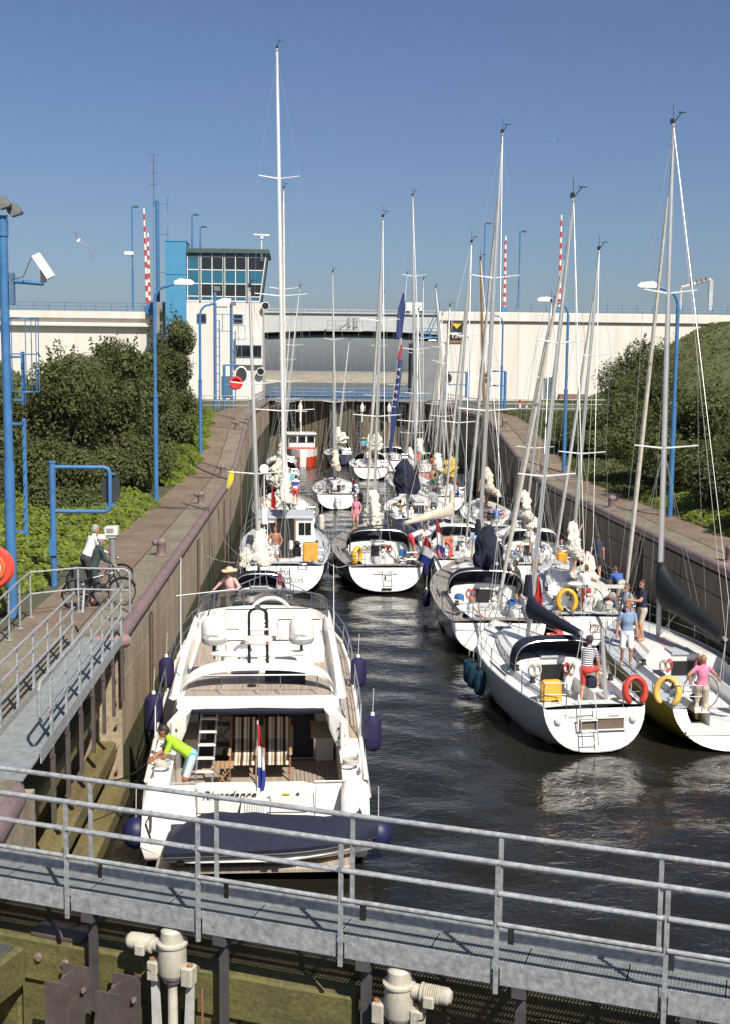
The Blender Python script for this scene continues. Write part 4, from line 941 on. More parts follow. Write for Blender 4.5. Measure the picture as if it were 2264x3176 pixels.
    # toe rail
    for sx in (-1, 1):
        b = MB(); b.tube([(sx*hb(q)*.99, q*L, sh(q)+.02) for q in st], .022 if lod < 2 else .03, 5); b.build('toe_rail', toe, t)
    # pulpit, pushpit, stanchions, lifelines
    r = .014 if lod < 2 else .018
    b = MB(); yb = L*.9; bb_ = hb(.9); bb2 = hb(.97); z0 = sh(1)
    b.tube([(-bb_, yb, sh(.9)), (-bb_*.98, yb, sh(.9)+.6), (-bb2*1.0, L*.97, z0+.62), (0, L*1.01, z0+.62), (bb2, L*.97, z0+.62), (bb_*.98, yb, sh(.9)+.6), (bb_, yb, sh(.9))], r, 6); b.build('pulpit', STEEL, t)
    e = hb(.02)
    for sx in (-1, 1):
        b = MB()
        for zz in (.6, .32): b.tube([(sx*hb(.14), .14*L, sh(.14)+zz), (sx*e*.96, .06, fs+zz), (sx*e*.55, -.02, fs+zz)], r, 6)
        for x, y in ((sx*hb(.14), .14*L), (sx*e*.96, .06), (sx*e*.55, -.02)): b.tube([(x, y, fs-.05), (x, y, fs+.6)], r, 6)
        b.build('pushpit', STEEL, t)
    b = MB()
    for sx in (-1, 1):
        for q in (.28, .42, .56, .7, .82): b.tube([(sx*hb(q)*.98, q*L, sh(q)), (sx*hb(q)*.98, q*L, sh(q)+.6)], .012, 5)
        for zz in (.6, .32): b.tube([(sx*hb(q)*.98, q*L, sh(q)+zz) for q in (.14, .28, .42, .56, .7, .82, .9)], .006 if lod == 0 else .008, 4)
    b.build('lifelines', STEEL, t)
    # wheel(s)
    for x in ((0,) if wheels == 1 else ((-.62, .62) if wheels == 2 else ())):
        R = .46 if wheels == 2 else .52; yw = yc0+.85
        b = MB(); b.torus((x, yw, s1+.22), R, .016, (1, 0, 0), (0, .15, 1), n=26, k=6)
        for a in range(0, 360, 60): b.tube([(x, yw, s1+.22), (x+R*math.cos(R_(a)), yw+.15*R*math.sin(R_(a)), s1+.22+R*math.sin(R_(a)))], .008, 4)
        wo = b.build('steering_wheel', STEEL if wheels == 2 else BLACK, t)
        b = MB(); b.loft([[(x-.1, yw+.06, s1-.5), (x+.1, yw+.06, s1-.5), (x+.1, yw+.24, s1-.5), (x-.1, yw+.24, s1-.5)], [(x-.14, yw+.06, s1+.32), (x+.14, yw+.06, s1+.32), (x+.14, yw+.3, s1+.40), (x-.14, yw+.3, s1+.40)]], True, True, True); b.ball((x, yw+.15, s1+.46), .08, 10, 6); b.build('pedestal', WHITE, wo)
    # winches
    for sx in (-1, 1):
        for y in (yc0+1.3, yc1-.35):
            b = MB(); b.lathe([(.01, 0), (.08, 0), (.07, .06), (.055, .09), (.075, .15), (.01, .16)], (sx*(hb(y/L)*.70), y, sh(y/L)+.2), 10); b.build('winch', STEEL if lod else BLACK, t)
    # spray hood
    if hood:
        wd = bw+.12; hs = []; zt = s1+hc
        for (y, h, ww) in ((yc1-.42, .62, 1.0), (yc1-.1, .70, 1.0), (yc1+.25, .62, .97), (yc1+.62, .25, .88), (yc1+.75, .02, .84)):
            hs.append([(-wd*ww*math.copysign(abs(math.cos(R_(a)))**.55, math.cos(R_(a))), y, s1+.16+(hc-.16+h)*math.sin(R_(a))**.6 if 0 < a < 180 else s1+.16) for a in range(0, 181, 12)])
        b = MB(); b.loft(hs[:3], False)
        for i, f in enumerate(b.f):
            if lod < 2 and (i % 15) in (1, 2, 12, 13): b.mi[i] = 0
        ho = b.build('spray_hood', hood, t, smooth=50)
        b = MB(); b.loft([hs[2], hs[3], hs[4]], False); b.build('hood_window', mat('hood_window', (.10, .11, .12), .15, var=.1), ho, smooth=50)
        b = MB(); b.tube(hs[0], .016, 6); b.build('hoop', STEEL, ho)
    if pilot:
        w0 = bw+.1; y0_, y1_ = yc1-.05, yc1+2.6; zb, zt = s1+.05, s1+1.35
        b = MB(); b.loft([[(-w0, y0_, zb), (w0, y0_, zb), (w0*.95, y1_+.5, zb), (-w0*.95, y1_+.5, zb)], [(-w0*.86, y0_, zt), (w0*.86, y0_, zt), (w0*.8, y1_-.2, zt), (-w0*.8, y1_-.2, zt)]], True, True, True); po = b.build('pilothouse', WHITE, t, smooth=0)
        b = MB(); b.cbox((0, (y0_+y1_)/2-.1, zt+.03), (w0*1.85, y1_-y0_, .09), 0, .04); b.build('pilothouse_roof', DECKG, po)
        for x0, x1 in ((-.86*w0+.12, -.42), (.62, .86*w0-.06)):
            for k in range(2):
                xa, xb = lerp(x0, x1, k*.52), lerp(x0, x1, k*.52+.46)
                b = MB(); b.box(((xa+xb)/2, y0_-.0, s1+.85), (xb-xa, .06, .55)); b.build('window', GLASS, po, smooth=0)
        b = MB(); b.box((.02, y0_-.02, s1+.45), (.78, .08, 1.75)); b.build('doorway', DARK, po); 
        for x in (-.40, .46):
            b = MB(); b.box((x, y0_-.06, s1+.45), (.07, .06, 1.8)); b.build('door_jamb', WOOD, po)
    # mast and rig
    ym = my*L; zb = sh(my)+hc*.9 if cab[0] < my < cab[1] else sh(my)
    base = Vector((0, ym, zb))
    if mtop:
        wy = (mw @ base).y; topw = aty(mtop[0], mtop[1], wy); top = mw.inverted() @ topw
        if heel: top = Matrix.Rotation(R_(-heel), 4, 'Y') @ top
    else: top = base+Vector((0, 0, L*1.25))
    ax = top-base; H = ax.length
    pm = lambda f: base+ax*f
    b = MB(); b.tube([base, pm(.6), pm(.85), top], [mr, mr, mr*.85, mr*.6], 10, sq=.75); mo = b.build('mast', mastm, t)
    b = MB(); b.tube([top, top+Vector((0, .05, .55))], .012, 4); b.tube([top+Vector((0, -.05, .02)), top+Vector((.12, -.35, .25))], .012, 4); b.tube([top+Vector((.02, -.35, .25)), top+Vector((.26, -.3, .25))], .018, 4); b.box(top+Vector((0, .1, .08)), (.10, .10, .14)); b.build('masthead_gear', BLACK, mo)
    spr = {1: (.52,), 2: (.38, .68), 3: (.26, .50, .74), 0: ()}[spreaders]
    wr = .0065 if lod == 0 else (.009 if lod == 1 else .012)
    tips = []
    for i, f in enumerate(spr):
        p = pm(f); d = spw*(1-.18*i); b = MB()
        for sx in (-1, 1):
            tip = p+Vector((sx*d, -.22, .10)); b.tube([p, tip], [.03, .02], 6, sq=.6); tips.append(tip)
        b.build('spreader', MASTW, mo)
    b = MB(); q = ym/L
    for sx in (-1, 1):
        pts = [Vector((sx*hb(q)*.92, ym-.15, sh(q)))]+[tp for tp in tips if (tp.x-pm(.5).x)*sx > 0]+[pm(.985)]
        b.tube(pts, wr, 4)
        if spr: b.tube([Vector((sx*hb(q)*.85, ym+.25, sh(q))), pm(spr[0])], wr, 4); b.tube([Vector((sx*hb(q)*.85, ym-.55, sh(q))), pm(spr[0])], wr, 4)
    b.tube([Vector((-.35, .15, fs)), pm(.25)*.0+Vector((0, .9, fs+2.6)), top], wr, 4); b.tube([Vector((.35, .15, fs)), Vector((0, .9, fs+2.6))], wr, 4)
    b.tube([Vector((.06, ym-.1, zb+1)), top+Vector((.04, -.03, 0))], wr, 4); b.tube([Vector((-.25, ym+.15, zb)), pm(.8)], wr, 4)
    b.build('rigging', WIRE, mo)
    fore = Vector((0, L*.985, sh(1)+.08)); ft = pm(.93)+Vector((0, .06, 0))
    b = MB()
    if jib:
        b.tube([fore.lerp(ft, f) for f in (.03, .08, .3, .6, .85, .93)], [.03, .055, .075, .062, .045, .02], 8); b.build('furled_jib', jibm, mo)
    b = MB(); b.tube([fore, ft], wr*1.3, 4); b.build('forestay', WIRE, mo)
    # boom and sail
    bl = boomlen*L; g0 = pm(0)+Vector((0, -.08, boomz)); sw = R_(boomswing)
    g1 = g0+Vector((math.sin(sw)*bl, -math.cos(sw)*bl, .08+boomtilt))
    b = MB(); b.tube([g0, g1], .06, 8); bo = b.build('boom', ALU, t)
    b = MB(); b.tube([g1, Vector((0, yc0+1.4, s1-.2))], .008, 4); b.tube([g1, top], wr, 4); b.tube([pm(0)+Vector((0, -.1, .1)), g0.lerp(g1, .3)], .012, 5); b.build('mainsheet', ROPE, bo)
    dirv = (g1-g0).normalized(); side = dirv.cross(Vector((0, 0, 1))).normalized(); rs = random.Random(hash(key) % 1000 if False else sum(map(ord, key)))
    if cover == 'cover':
        secs = []
        for k in range(9):
            f = k/8; h = lerp(.62, .17, f**.6)*coverh; ww = lerp(.17, .11, f)*(1+(coverh-1)*.7); p = g0.lerp(g1, f*.97)-dirv*(-.12 if k == 0 else 0)
            secs.append([p+side*(ww*math.cos(R_(a))*(1+.1*math.sin(k*2.1+a)))+Vector((0, 0, -.10+h*.5+h*.58*math.sin(R_(a)))) for a in range(0, 360, 30)])
        b = MB(); b.loft(secs, True, True, True); b.tube([g0+Vector((0, .1, .5)), g0+Vector((0, .1, 1.1))], [.16, .1], 8); b.build('sail_cover', coverm, bo, smooth=60)
    elif cover == 'bundle':
        b = MB()
        for lay in range(3):
            secs = []
            for k in range(22):
                f = k/21; h = lerp(.34, .12, f**.8)*(1+.22*rs.uniform(-1, 1)); ww = lerp(.20, .13, f)*(1+.3*rs.uniform(-1, 1)); p = g0.lerp(g1, f*.98)+side*(.14*(lay-1)+rs.uniform(-.05, .05))
                secs.append([p+side*(ww*math.cos(R_(a))*(1+.3*rs.uniform(-1, 1)))+Vector((0, 0, -.02+lay*.10+h*.6*math.sin(R_(a))*(1+.35*rs.uniform(-1, 1))+(.9*(1-f)**3 if lay == 1 else 0))) for a in range(0, 360, 24)])
            b.loft(secs, True, True, True)
        b.build('lowered_sail', coverm, bo, smooth=32)
        for f in (.2, .45, .7, .9):
            p = g0.lerp(g1, f); b = MB(); b.torus(p+Vector((0, 0, .06)), lerp(.30, .19, f), .012, side, (0, 0, 1), 0, 360, 14, 4); b.build('sail_tie', rs.choice([NAVY, RED, WHITE]), bo)
    if ladder and lod < 2:
        b = MB()
        for x in (-.18, .18): b.tube([(x+.05, -rake*.2-.05, fs-.02), (x+.05, -rake*.3-.08, fs-.1), (x+.05, -rake*.75-.1, .3)], .014, 6)
        for z in (.32, .55, .78): b.tube([(-.13, -rake*(1-z/fs)-.08, z), (.23, -rake*(1-z/fs)-.08, z)], .013, 5)
        b.build('stern_ladder', STEEL, t)
    # deck gear
    if lod < 2:
        COLS = [NAVY, WHITE, mat('gear_blue', (.03, .12, .35), .7), RED, mat('gear_cream', (.6, .55, .42), .8), BLACK, BRASS, ROPE]
        for k in range(5 if lod == 0 else 3):
            y = rs.uniform(yc0+.3, yc1-.3); sx = rs.choice((-1, 1)); x = sx*(hb(y/L)*.70-rs.uniform(.12, .40)); b = MB()
            kind = k % 3
            if kind == 0: b.cbox((x, y, sh(y/L)-.04), (.36, .75, .09), rs.uniform(-.1, .1), .03); b.build('cushion', rs.choice([COLS[0], COLS[2], COLS[4]]), t)
            elif kind == 1: b.torus((x, y, sh(y/L)-.03), .14, .028, (1, 0, 0), (0, 1, 0), n=16, k=6); b.torus((x+.02, y, sh(y/L)+.01), .12, .026, (1, 0, 0), (0, 1, 0), n=16, k=6); b.build('rope_coil', rs.choice([ROPE, COLS[2], RED, WHITE]), t)
            else: b.cbox((x, y, sh(y/L)+.06), (.28, .34, .26), rs.uniform(-.6, .6), .06); b.build('kit_bag', rs.choice(COLS), t)
        for sx in (-1, 1):
            for j in range(2):
                x = sx*(.40+.16*j); z = s1+hc*.35; b = MB(); b.torus((x, yc1-.05, z), .085, .02, (1, 0, 0), (0, 0, 1), n=14, k=5, sq=1.0); b.v = [(x_, y_, z+(z_-z)*1.7) for x_, y_, z_ in b.v]; b.build('hanging_rope', rs.choice([ROPE, ROPE, COLS[2], RED]), t)
            b = MB(); pts = []
            for k in range(5):
                y = lerp(yc1+.3, ycf-.4, k/4); p = prof(y, 'c'); pts.append((sx*p[4][0]*.9, y, p[4][1]+.06))
            b.tube(pts, .016, 5); b.build('grab_rail', WOOD if lod == 0 and key in ('rr', 'lotus', 'mid') else STEEL, t)
            b = MB(); b.box((sx*hb(.42)*.86, .42*L, sh(.42)+.035), (.035, 1.6, .025)); b.build('genoa_track', BLACK, t)
            for q in (.06, .92):
                b = MB(); y = q*L; x = sx*(hb(q)-.12); z = sh(q)+.06; b.tube([(x, y-.12, z+.04), (x, y+.12, z+.04)], .016, 5); b.box((x, y, z), (.04, .1, .06)); b.build('cleat', STEEL, t)
        b = MB(); b.cbox((.48, yc1-.04, s1+hc*.45), (.13, .03, .13), 0, .01); b.build('instrument', BLACK, t)
        for x in (-.13, -.06, .06, .13):
            b = MB(); b.tube([(x, ym-.1, zb+.05), (x*2.2, yc1+.4, s1+hc+.10), (x*2.6, yc1+.05, s1+hc+.09)], .009, 4); b.build('halyard', rs.choice([ROPE, COLS[2], RED, WHITE]), t)
    d = dict(t=t, mw=mw, L=L, hb=hb, sh=sh, s1=s1, yc0=yc0, yc1=yc1, fs=fs, rake=rake)
    BOATS[key] = d; return d
def on(key, x, y, z=None):             # a point given in a boat's own frame -> world
    d = BOATS[key]; return d['mw'] @ Vector((x, y, z if z is not None else d['s1']-.5))
def transom_text(key, txt, size, x, z, mt=None, shear=0.0, sx=1.0):
    d = BOATS[key]; rk = d['rake']; fs = d['fs']; y = -rk*(1-(z-.08)/(fs-.08))-.03
    textmesh('lettering', txt, size, mt or mat('letter_dark', (.03, .03, .05), .5), d['t'], (x, y, z), (math.atan2(fs, -rk)-0.0, 0, 0) if False else (R_(90)-math.atan2(rk, fs), 0, 0), .002, 'CENTER', shear, sx)
HG = mat('hull_grey', (.30, .31, .31), .3, var=.04); HW = mat('hull_white', (.74, .73, .68), .3, var=.04); HN = mat('hull_navy', (.015, .018, .04), .2, var=.1)
HY = mat('hull_yellow', (.60, .44, .03), .3, var=.05); HD = mat('hull_charcoal', (.07, .075, .08), .25, var=.1); HR = mat('hull_red', (.42, .05, .04), .35, var=.1)
HGB = mat('hull_bluegrey', (.24, .26, .27), .25, var=.05)
HT = mat('hull_trivoun', (.40, .42, .43), .3, var=.04)
TANC = mat('tan_canvas', (.60, .52, .40), .85, var=.08, bump=.5, bscale=6); GREYC = mat('grey_canvas', (.34, .34, .33), .85, var=.1, bump=.5)
sailboat('tri', 'white sloop with navy sprayhood, red horseshoe buoy and teal fenders', (7.0, 28.55), 6.5, 9.3, 3.15, hull=HT, hood=NAVY, mtop=(1275, 440), my=.61, coverm=NAVY, boomlen=.34, wheels=0, tr=.82, fs=1.15, fb=1.35, boomswing=9, boomz=.8, heel=0, hc=.38, wins=3, spreaders=2, spw=.85, ladder=False, rake=.28)
sailboat('yel', 'yellow hulled racing sloop with black boom cover beside the right wall', (10.62, 28.8), 1.0, 10.4, 3.5, hull=HY, mtop=(1497, 275), my=.62, coverm=BLACKC, boomlen=.34, wheels=2, tr=.92, fs=1.0, fb=1.25, boomswing=12, boomz=1.2, coverh=1.7, open_stern=True, mr=.10, hc=.34, wins=4, rake=.5, deck=DECKG, spw=.95, boomtilt=-.55, ladder=False, cab=(.40, .80))
sailboat('rr', 'grey hulled cruiser with teak side decks and navy sprayhood', (6.25, 38.7), -2.0, 12.2, 3.75, hull=HGB, deck=TEAKG, hood=NAVY, mtop=(1117, 296), my=.56, coverm=NAVY, boomlen=.34, wheels=1, tr=.82, mr=.10, lod=0, spw=1.1, boomz=1.0, boomswing=3, jibm=mat('jib_blue_edge', (.62, .61, .56), .8), fs=1.12, fb=1.4, ladder=False)
sailboat('pho', 'white sloop with yellow horseshoe buoy and lowered white mainsail', (9.75, 40.1), -4.0, 10.6, 3.5, hull=HW, mtop=(1332, 556), my=.55, cover='bundle', coverm=SAIL, boomlen=.28, wheels=1, lod=0, tr=.8, spw=.9, jibm=MASTW, deck=DECKG)
sailboat('b7', 'grey hulled sloop with cream sprayhood behind the red lifejacketed crew', (10.1, 50.9), -2.0, 11, 3.5, hull=HG, hood=OFFW, mtop=(1226, 672), my=.56, cover='bundle', coverm=SAIL, boomlen=.26, lod=1, ladder=False, spw=.9)
sailboat('b5', 'white sloop with coral horseshoe buoy and tan boom cover', (6.95, 52.3), -1.0, 11, 3.5, hull=HG, hood=OFFW, mtop=(1048, 540), my=.60, cover='cover', coverm=TANC, boomlen=.42, boomswing=-34, boomz=.85, lod=1, wheels=1, boomtilt=-.1)
sailboat('lotus', 'white pilothouse yacht with LOTUS on its transom', (-.88, 49.5), 1.0, 14, 4.1, hull=HD, mtop=(617, 108), my=.50, mr=.115, cover='bundle', coverm=SAIL, boomlen=.2, pilot=True, wheels=2, lod=0, tr=.78, deck=DECKG, spreaders=3, spw=1.45, mastm=MASTW, boomz=1.7, toe=OFFW, wins=2, fs=1.25, fb=1.5)
sailboat('mid', 'grey hulled sloop with black sprayhood frame moored in midstream', (3.3, 50.1), 1.5, 12, 4.0, hull=HGB, hood=mat('smoke_hood', (.05, .055, .06), .3, var=.2), mtop=(851, 484), my=.57, cover='bundle', coverm=SAIL, boomlen=.16, wheels=1, lod=0, tr=.76, deck=TEAKG, mr=.095, spw=1.1, fs=1.08, fb=1.35, spray_open=True, boomz=1.0)
sailboat('b11', 'sailing yacht with wind generator and heaped cream mainsail by the left wall', (-1.1, 67.2), 2.0, 13, 4.0, hull=HD, mtop=(632, 420), my=.56, cover='bundle', coverm=SAIL, boomlen=.36, lod=1, spreaders=2, spw=1.1, mastm=mat('mast_beige', (.60, .56, .46), .5), deck=TEAKG, mr=.11)
sailboat('b12', 'small sloop with wide white transom and two seated crew', (2.03, 80.3), 0, 10, 3.3, hull=HD, mtop=(741, 606), my=.56, cover='bundle', coverm=TANC, boomlen=.3, lod=1, wheels=0, spw=.8)
sailboat('navy', 'navy racing yacht with number 100 on its stern and long blue streamers', (6.35, 65.5), -1.5, 13, 4.0, hull=HN, transom=HN, mtop=(917, 436), my=.57, cover='cover', coverm=NAVY, boomlen=.3, lod=1, wheels=2, mr=.11, spreaders=3, spw=1.1, jib=False, fs=1.2)
sailboat('blue', 'navy hulled sloop with white stern band moored far off by the gate', (3.1, 118), -1, 9, 2.9, hull=HN, transom=HN, mtop=(778, 758), my=.55, cover='bundle', coverm=SAIL, boomlen=.3, lod=2, wheels=0, ladder=False, spreaders=1)
sailboat('wht', 'white sloop with rounded stern halfway down the lock', (5.4, 102.8), -1, 11, 3.5, hull=HW, mtop=(853, 652), my=.56, cover='bundle', coverm=SAIL, boomlen=.3, lod=2, hood=mat('smoke_hood', (.05, .055, .06), .3), ladder=False)
sailboat('red', 'red hulled motorsailer with white coachroof near the right wall', (9.4, 98), -1, 10, 3.2, hull=HR, transom=HR, mtop=(941, 622), my=.52, cover='bundle', coverm=SAIL, boomlen=.3, lod=2, ladder=False, spreaders=2)
sailboat('classic', 'dark classic cutter with varnished brown mast by the right wall', (10.3, 63.5), -2, 12, 3.4, hull=HN, transom=HD, mtop=(1068, 577), my=.62, mastm=mat('varnished_mast', (.26, .15, .06), .45, var=.2), cover='bundle', coverm=TANC, boomlen=.42, lod=1, wheels=0, spreaders=1, jib=False, mr=.12, tr=.6, ladder=False)
sailboat('cream', 'cream decked sloop with yellow flag hoisted on its rigging', (9.0, 79), -1, 10, 3.2, hull=HW, mtop=(1000, 682), my=.55, cover='bundle', coverm=SAIL, boomlen=.3, lod=2, ladder=False)
sailboat('lefty', 'white sloop with orange dodger lying far along the left wall', (-1.9, 93), 1, 9.5, 3.0, hull=HW, mtop=(668, 640), my=.55, cover='bundle', coverm=SAIL, boomlen=.3, lod=2, hood=mat('coral_canvas', (.7, .25, .15), .8), ladder=False)
sailboat('fara', 'white sloop with slender mast rafted beyond the navy racer', (7.6, 84), 0, 11, 3.3, hull=HW, mtop=(930, 690), my=.55, cover='bundle', coverm=SAIL, boomlen=.3, lod=2, ladder=False, spreaders=3)
sailboat('small', 'small dark cockpit sloop lying just ahead of the white motor yacht', (-1.55, 41.2), 3, 7.0, 2.5, hull=HD, mtop=(556, 640), my=.50, cover='bundle', coverm=SAIL, boomlen=.2, lod=1, wheels=0, spreaders=2, hood=NAVY, fs=.9, fb=1.05, ladder=False, spw=1.0)
sailboat('fb', 'white sloop with blue sprayhood rafted far along the right wall', (10.9, 88), -1, 10, 3.1, hull=HW, mtop=(968, 640), my=.55, cover='cover', coverm=NAVY, boomlen=.32, lod=2, hood=NAVY, ladder=False)
sailboat('fc', 'navy hulled sloop with tan boom cover near the far gate', (7.9, 111), 0, 10, 3.2, hull=HN, mtop=(905, 610), my=.55, cover='cover', coverm=TANC, boomlen=.32, lod=2, hood=GREYC, ladder=False)
sailboat('fd', 'white sloop with grey hood in the far right corner of the lock', (11.0, 103), 0, 9.5, 3.0, hull=HW, mtop=(983, 700), my=.55, cover='cover', coverm=NAVY, boomlen=.3, lod=2, hood=GREYC, ladder=False)
sailboat('fe', 'white sloop lying along the left wall before the red workboat', (-2.2, 106), 1, 9, 2.8, hull=HW, mtop=(648, 700), my=.55, cover='cover', coverm=NAVY, boomlen=.3, lod=2, ladder=False)
transom_text('lotus', 'LOTUS', .24, -.12, .93); transom_text('lotus', 'HELLEVOETSLUIS', .24, -.15, .62)
transom_text('tri', 'Trivoun', .15, -.55, .93, mat('letter_grey', (.35, .33, .32), .5)); transom_text('tri', 'SUNFAST', .07, .48, .93)
transom_text('rr', 'R', .62, .18, .62, mat('letter_blue', (.02, .10, .42), .4), .25)
transom_text('pho', 'Phoe', .34, .1, .66, mat('letter_maroon', (.2, .03, .03), .4), .3)
transom_text('navy', '100', .42, .25, .70, WHITEF, .2)
transom_text('mid', 'Skye Lady', .16, -.05, .88, mat('letter_grey', (.35, .33, .32), .5))
def dutch(key, x, y, z, h=1.5, cols=(FLAGR, FLAGW, FLAGB), drop=1.0, w=.36, lean=(.15, .3)): limp_flag(BOATS[key]['t'], (x, y, z), h, cols, drop, w, lean)
dutch('mid', 1.25, .1, 1.1, 1.35, drop=1.05, w=.5, lean=(.9, .35)); dutch('yel', .25, .1, .8, 1.9, drop=.75, w=.42, lean=(.1, .1)); dutch('rr', 1.05, -.05, 1.05, 1.75, (FLAGR, FLAGR), 1.4, .3, (.2, .2))
dutch('b12', .95, .1, 1.0, 1.1, drop=.8, w=.3); dutch('b11', -.9, .2, 1.1, 1.7, (FLAGR, FLAGR), 1.1, .3); dutch('b5', -1.2, .1, 1.0, 1.9, drop=1.6, w=.38, lean=(-.3, .2))
dutch('cream', .6, .1, 1.1, 1.2); dutch('red', .8, .1, 1.1, 1.6); dutch('small', .5, .1, .9, 1.5, drop=1.1)
# trivoun extras
d = BOATS['tri']; T_ = d['t']
b = MB(); b.cbox((.12, -.18, .76), (1.15, .06, .34), 0, .02); so = b.build('stern_hatch', mat('hatch_teak', (.17, .13, .10), .6), T_)
b = MB()
for z in (.62, .92): b.box((.12, -.225, z), (1.25, .03, .03))
for x in (-.48, .72): b.box((x, -.225, .77), (.03, .03, .34))
b.build('hatch_frame', WHITE, so)
b = MB()
for x in (-.42, -.02): b.tube([(x, -.02, 1.45), (x, -.18, 1.15), (x, -.42, .30)], .016, 6)
for z in (.36, .62, .88, 1.12): b.tube([(-.42, -.40+.22*(z-.3), z), (-.02, -.40+.22*(z-.3), z)], .014, 6)
b.build('stern_ladder', STEEL, T_)
for x in (-.95, .95):
    b = MB(); b.ball((x, -.14, .86), (.1, .07, .12), 10, 6); b.build('vent_cowl', WHITE, T_)
b = MB(); b.cbox((-.95, .28, 1.52), (.52, .2, .5), 0, .06); tag(b.build('danbuoy_bag', BRASS, None), 'amber canvas rescue bag on the sternrail of the navy hooded sloop', 'bag'); o = bpy.data.objects['danbuoy_bag']; o.matrix_world = d['mw']; o.rotation_euler = (R_(-8), 0, R_(6.5))
b = MB(); b.tube([(.55, .6, .75), (.42, .8, 2.9)], .05, 8); b.build('solar_post', ALU, T_)
horseshoe(on('tri', 1.02, -.02, 1.5), R_(10), 'large red horseshoe lifebuoy on the stern of the navy hooded sloop', mat('buoy_red2', (.55, .05, .03), .5, var=.12, scale=6), 1.05, R_(-12))
horseshoe(aty(1484, 1540, 29.0), R_(-25), 'yellow horseshoe lifebuoy on the stern of the yellow racing sloop', mat('buoy_yellow', (.72, .45, .10), .6, var=.1), 1.1, R_(-15))
horseshoe(on('pho', -.95, .1, 1.5), 0, 'bright yellow horseshoe lifebuoy on the sloop with lowered mainsail', YELLOW, 1.2, R_(-10))
horseshoe(on('b5', -.95, .1, 1.45), R_(5), 'coral pink horseshoe lifebuoy on the white sloop with tan boom cover', mat('buoy_coral', (.80, .12, .09), .6), 1.2, R_(-10))
horseshoe(on('mid', -1.15, .5, 1.45), R_(60), 'yellow horseshoe lifebuoy on the midstream grey sloop', YELLOW, 1.15)
b = MB(); b.cbox((0, 0, 0), (.62, .12, .78), 0, .05); o = b.build('rescue_sling_bag', mat('bag_yellow', (.72, .38, .06), .7, bump=.4), loc=on('lotus', 1.05, .0, 1.8)); tag(o, 'flat yellow rescue sling case hanging on the pilothouse yacht sternrail', 'bag')
b = MB(); b.cbox((0, 0, 0), (.5, .25, .5), 0, .12); o = b.build('lifebuoy', BRASS, loc=on('b7', .75, .0, 1.4)); tag(o, 'orange rescue bag on the stern of the cream hooded grey sloop', 'bag')
# phoenix arch with radar bar
d = BOATS['pho']; b = MB(); b.box((.35, .3, 1.05+.95), (1.5, .16, .1)); b.build('stern_bar', OFFW, d['t'])
b = MB(); b.tube([(-.8, .3, 1.0), (-.7, .3, 2.0), (1.2, .3, 2.0), (1.25, .3, 1.0)], .02, 6); b.build('stern_arch', STEEL, d['t'])
b = MB(); b.lathe([(.01, 0), (.25, 0), (.28, .06), (.2, .11), (.01, .12)], (-.65, .3, 2.02), 14); b.build('radome', WHITE, d['t'])
# lotus extras: wind generator mast, stern gear
d = BOATS['b11']; b = MB(); b.tube([(-1.25, .2, 1.0), (-1.25, .2, 3.7)], .035, 8); g_ = b.build('generator_pole', WHITE, d['t'])
b = MB(); b.lathe([(.01, -.1), (.26, -.08), (.27, .0), (.2, .25), (.01, .35)], (-1.25, .2, 3.75), 16, 'y'); b.build('generator_hub', WHITE, g_)
b = MB()
for a in (35, 95, 155, 215, 275, 335): b.tube([(-1.25+.26*math.cos(R_(a)), .2, 3.75+.26*math.sin(R_(a))), (-1.25+.75*math.cos(R_(a)), .2, 3.75+.75*math.sin(R_(a)))], [.09, .03], 4, sq=.3)
b.build('generator_blades', BLACK, g_)
d = BOATS['lotus']; b = MB(); b.tube([(.55, -.05, .55), (.55, -.05, 1.2), (.6, -.05, 1.27), (.85, -.05, 1.27), (.9, -.05, 1.2), (.9, -.05, .55)], .022, 6)
for z in (.7, .9, 1.08): b.tube([(.55, -.07, z), (.9, -.07, z)], .016, 5)
b.build('boarding_frame', STEEL, d['t'])
b = MB(); b.cbox((.25, .55, 2.0), (.18, .16, .35), 0, .04); b.tube([(-.85, .2, 1.2), (-.85, .2, 3.4)], .03, 6); b.lathe([(.01, 3.0), (.14, 3.02), (.14, 3.6), (.1, 3.68), (.01, 3.7)], (-.85, .2, -.1), 12); b.build('aft_gear', WHITE, d['t'])
b = MB(); b.cbox((.5, .5, 1.75), (.34, .25, .45), 0, .1); b.ball((.5, .5, 2.05), .13); b.build('outboard_motor', BLACK, d['t'])
for i, (x, y) in enumerate(((-.5, 6.6), (-.1, 6.6))):
    b = MB(); b.tube([(x-.5, y+3.0, 1.9), (x-.5, y+3.0, 2.2), (x-.5, y+2.9, 2.32), (x-.5, y+2.75, 2.34)], [.06, .06, .08, .15], 8); b.build('cowl_vent', RED if i else OFFW, d['t'])
d = BOATS['mid']; b = MB(); b.tube([(-1.3, 3.2, 1.2), (-1.28, 3.2, 2.0), (-.9, 3.25, 2.3), (0, 3.3, 2.4), (.9, 3.25, 2.3), (1.28, 3.2, 2.0), (1.3, 3.2, 1.2)], .035, 8); b.build('hood_hoop', BLACK, d['t'])
b = MB(); b.box((-.05, -.19, .6), (.06, .03, .22)); b.box((-.05, -.13, .78), (1.0, .03, .02)); b.box((0, -.38, .2), (.42, .04, .08)); b.build('stern_fittings', BLACK, d['t'])
d = BOATS['yel']; b = MB(); b.cbox((0, .05, .50), (2.75, .80, .12), 0, .02); b.build('stern_step', WHITE, d['t'])
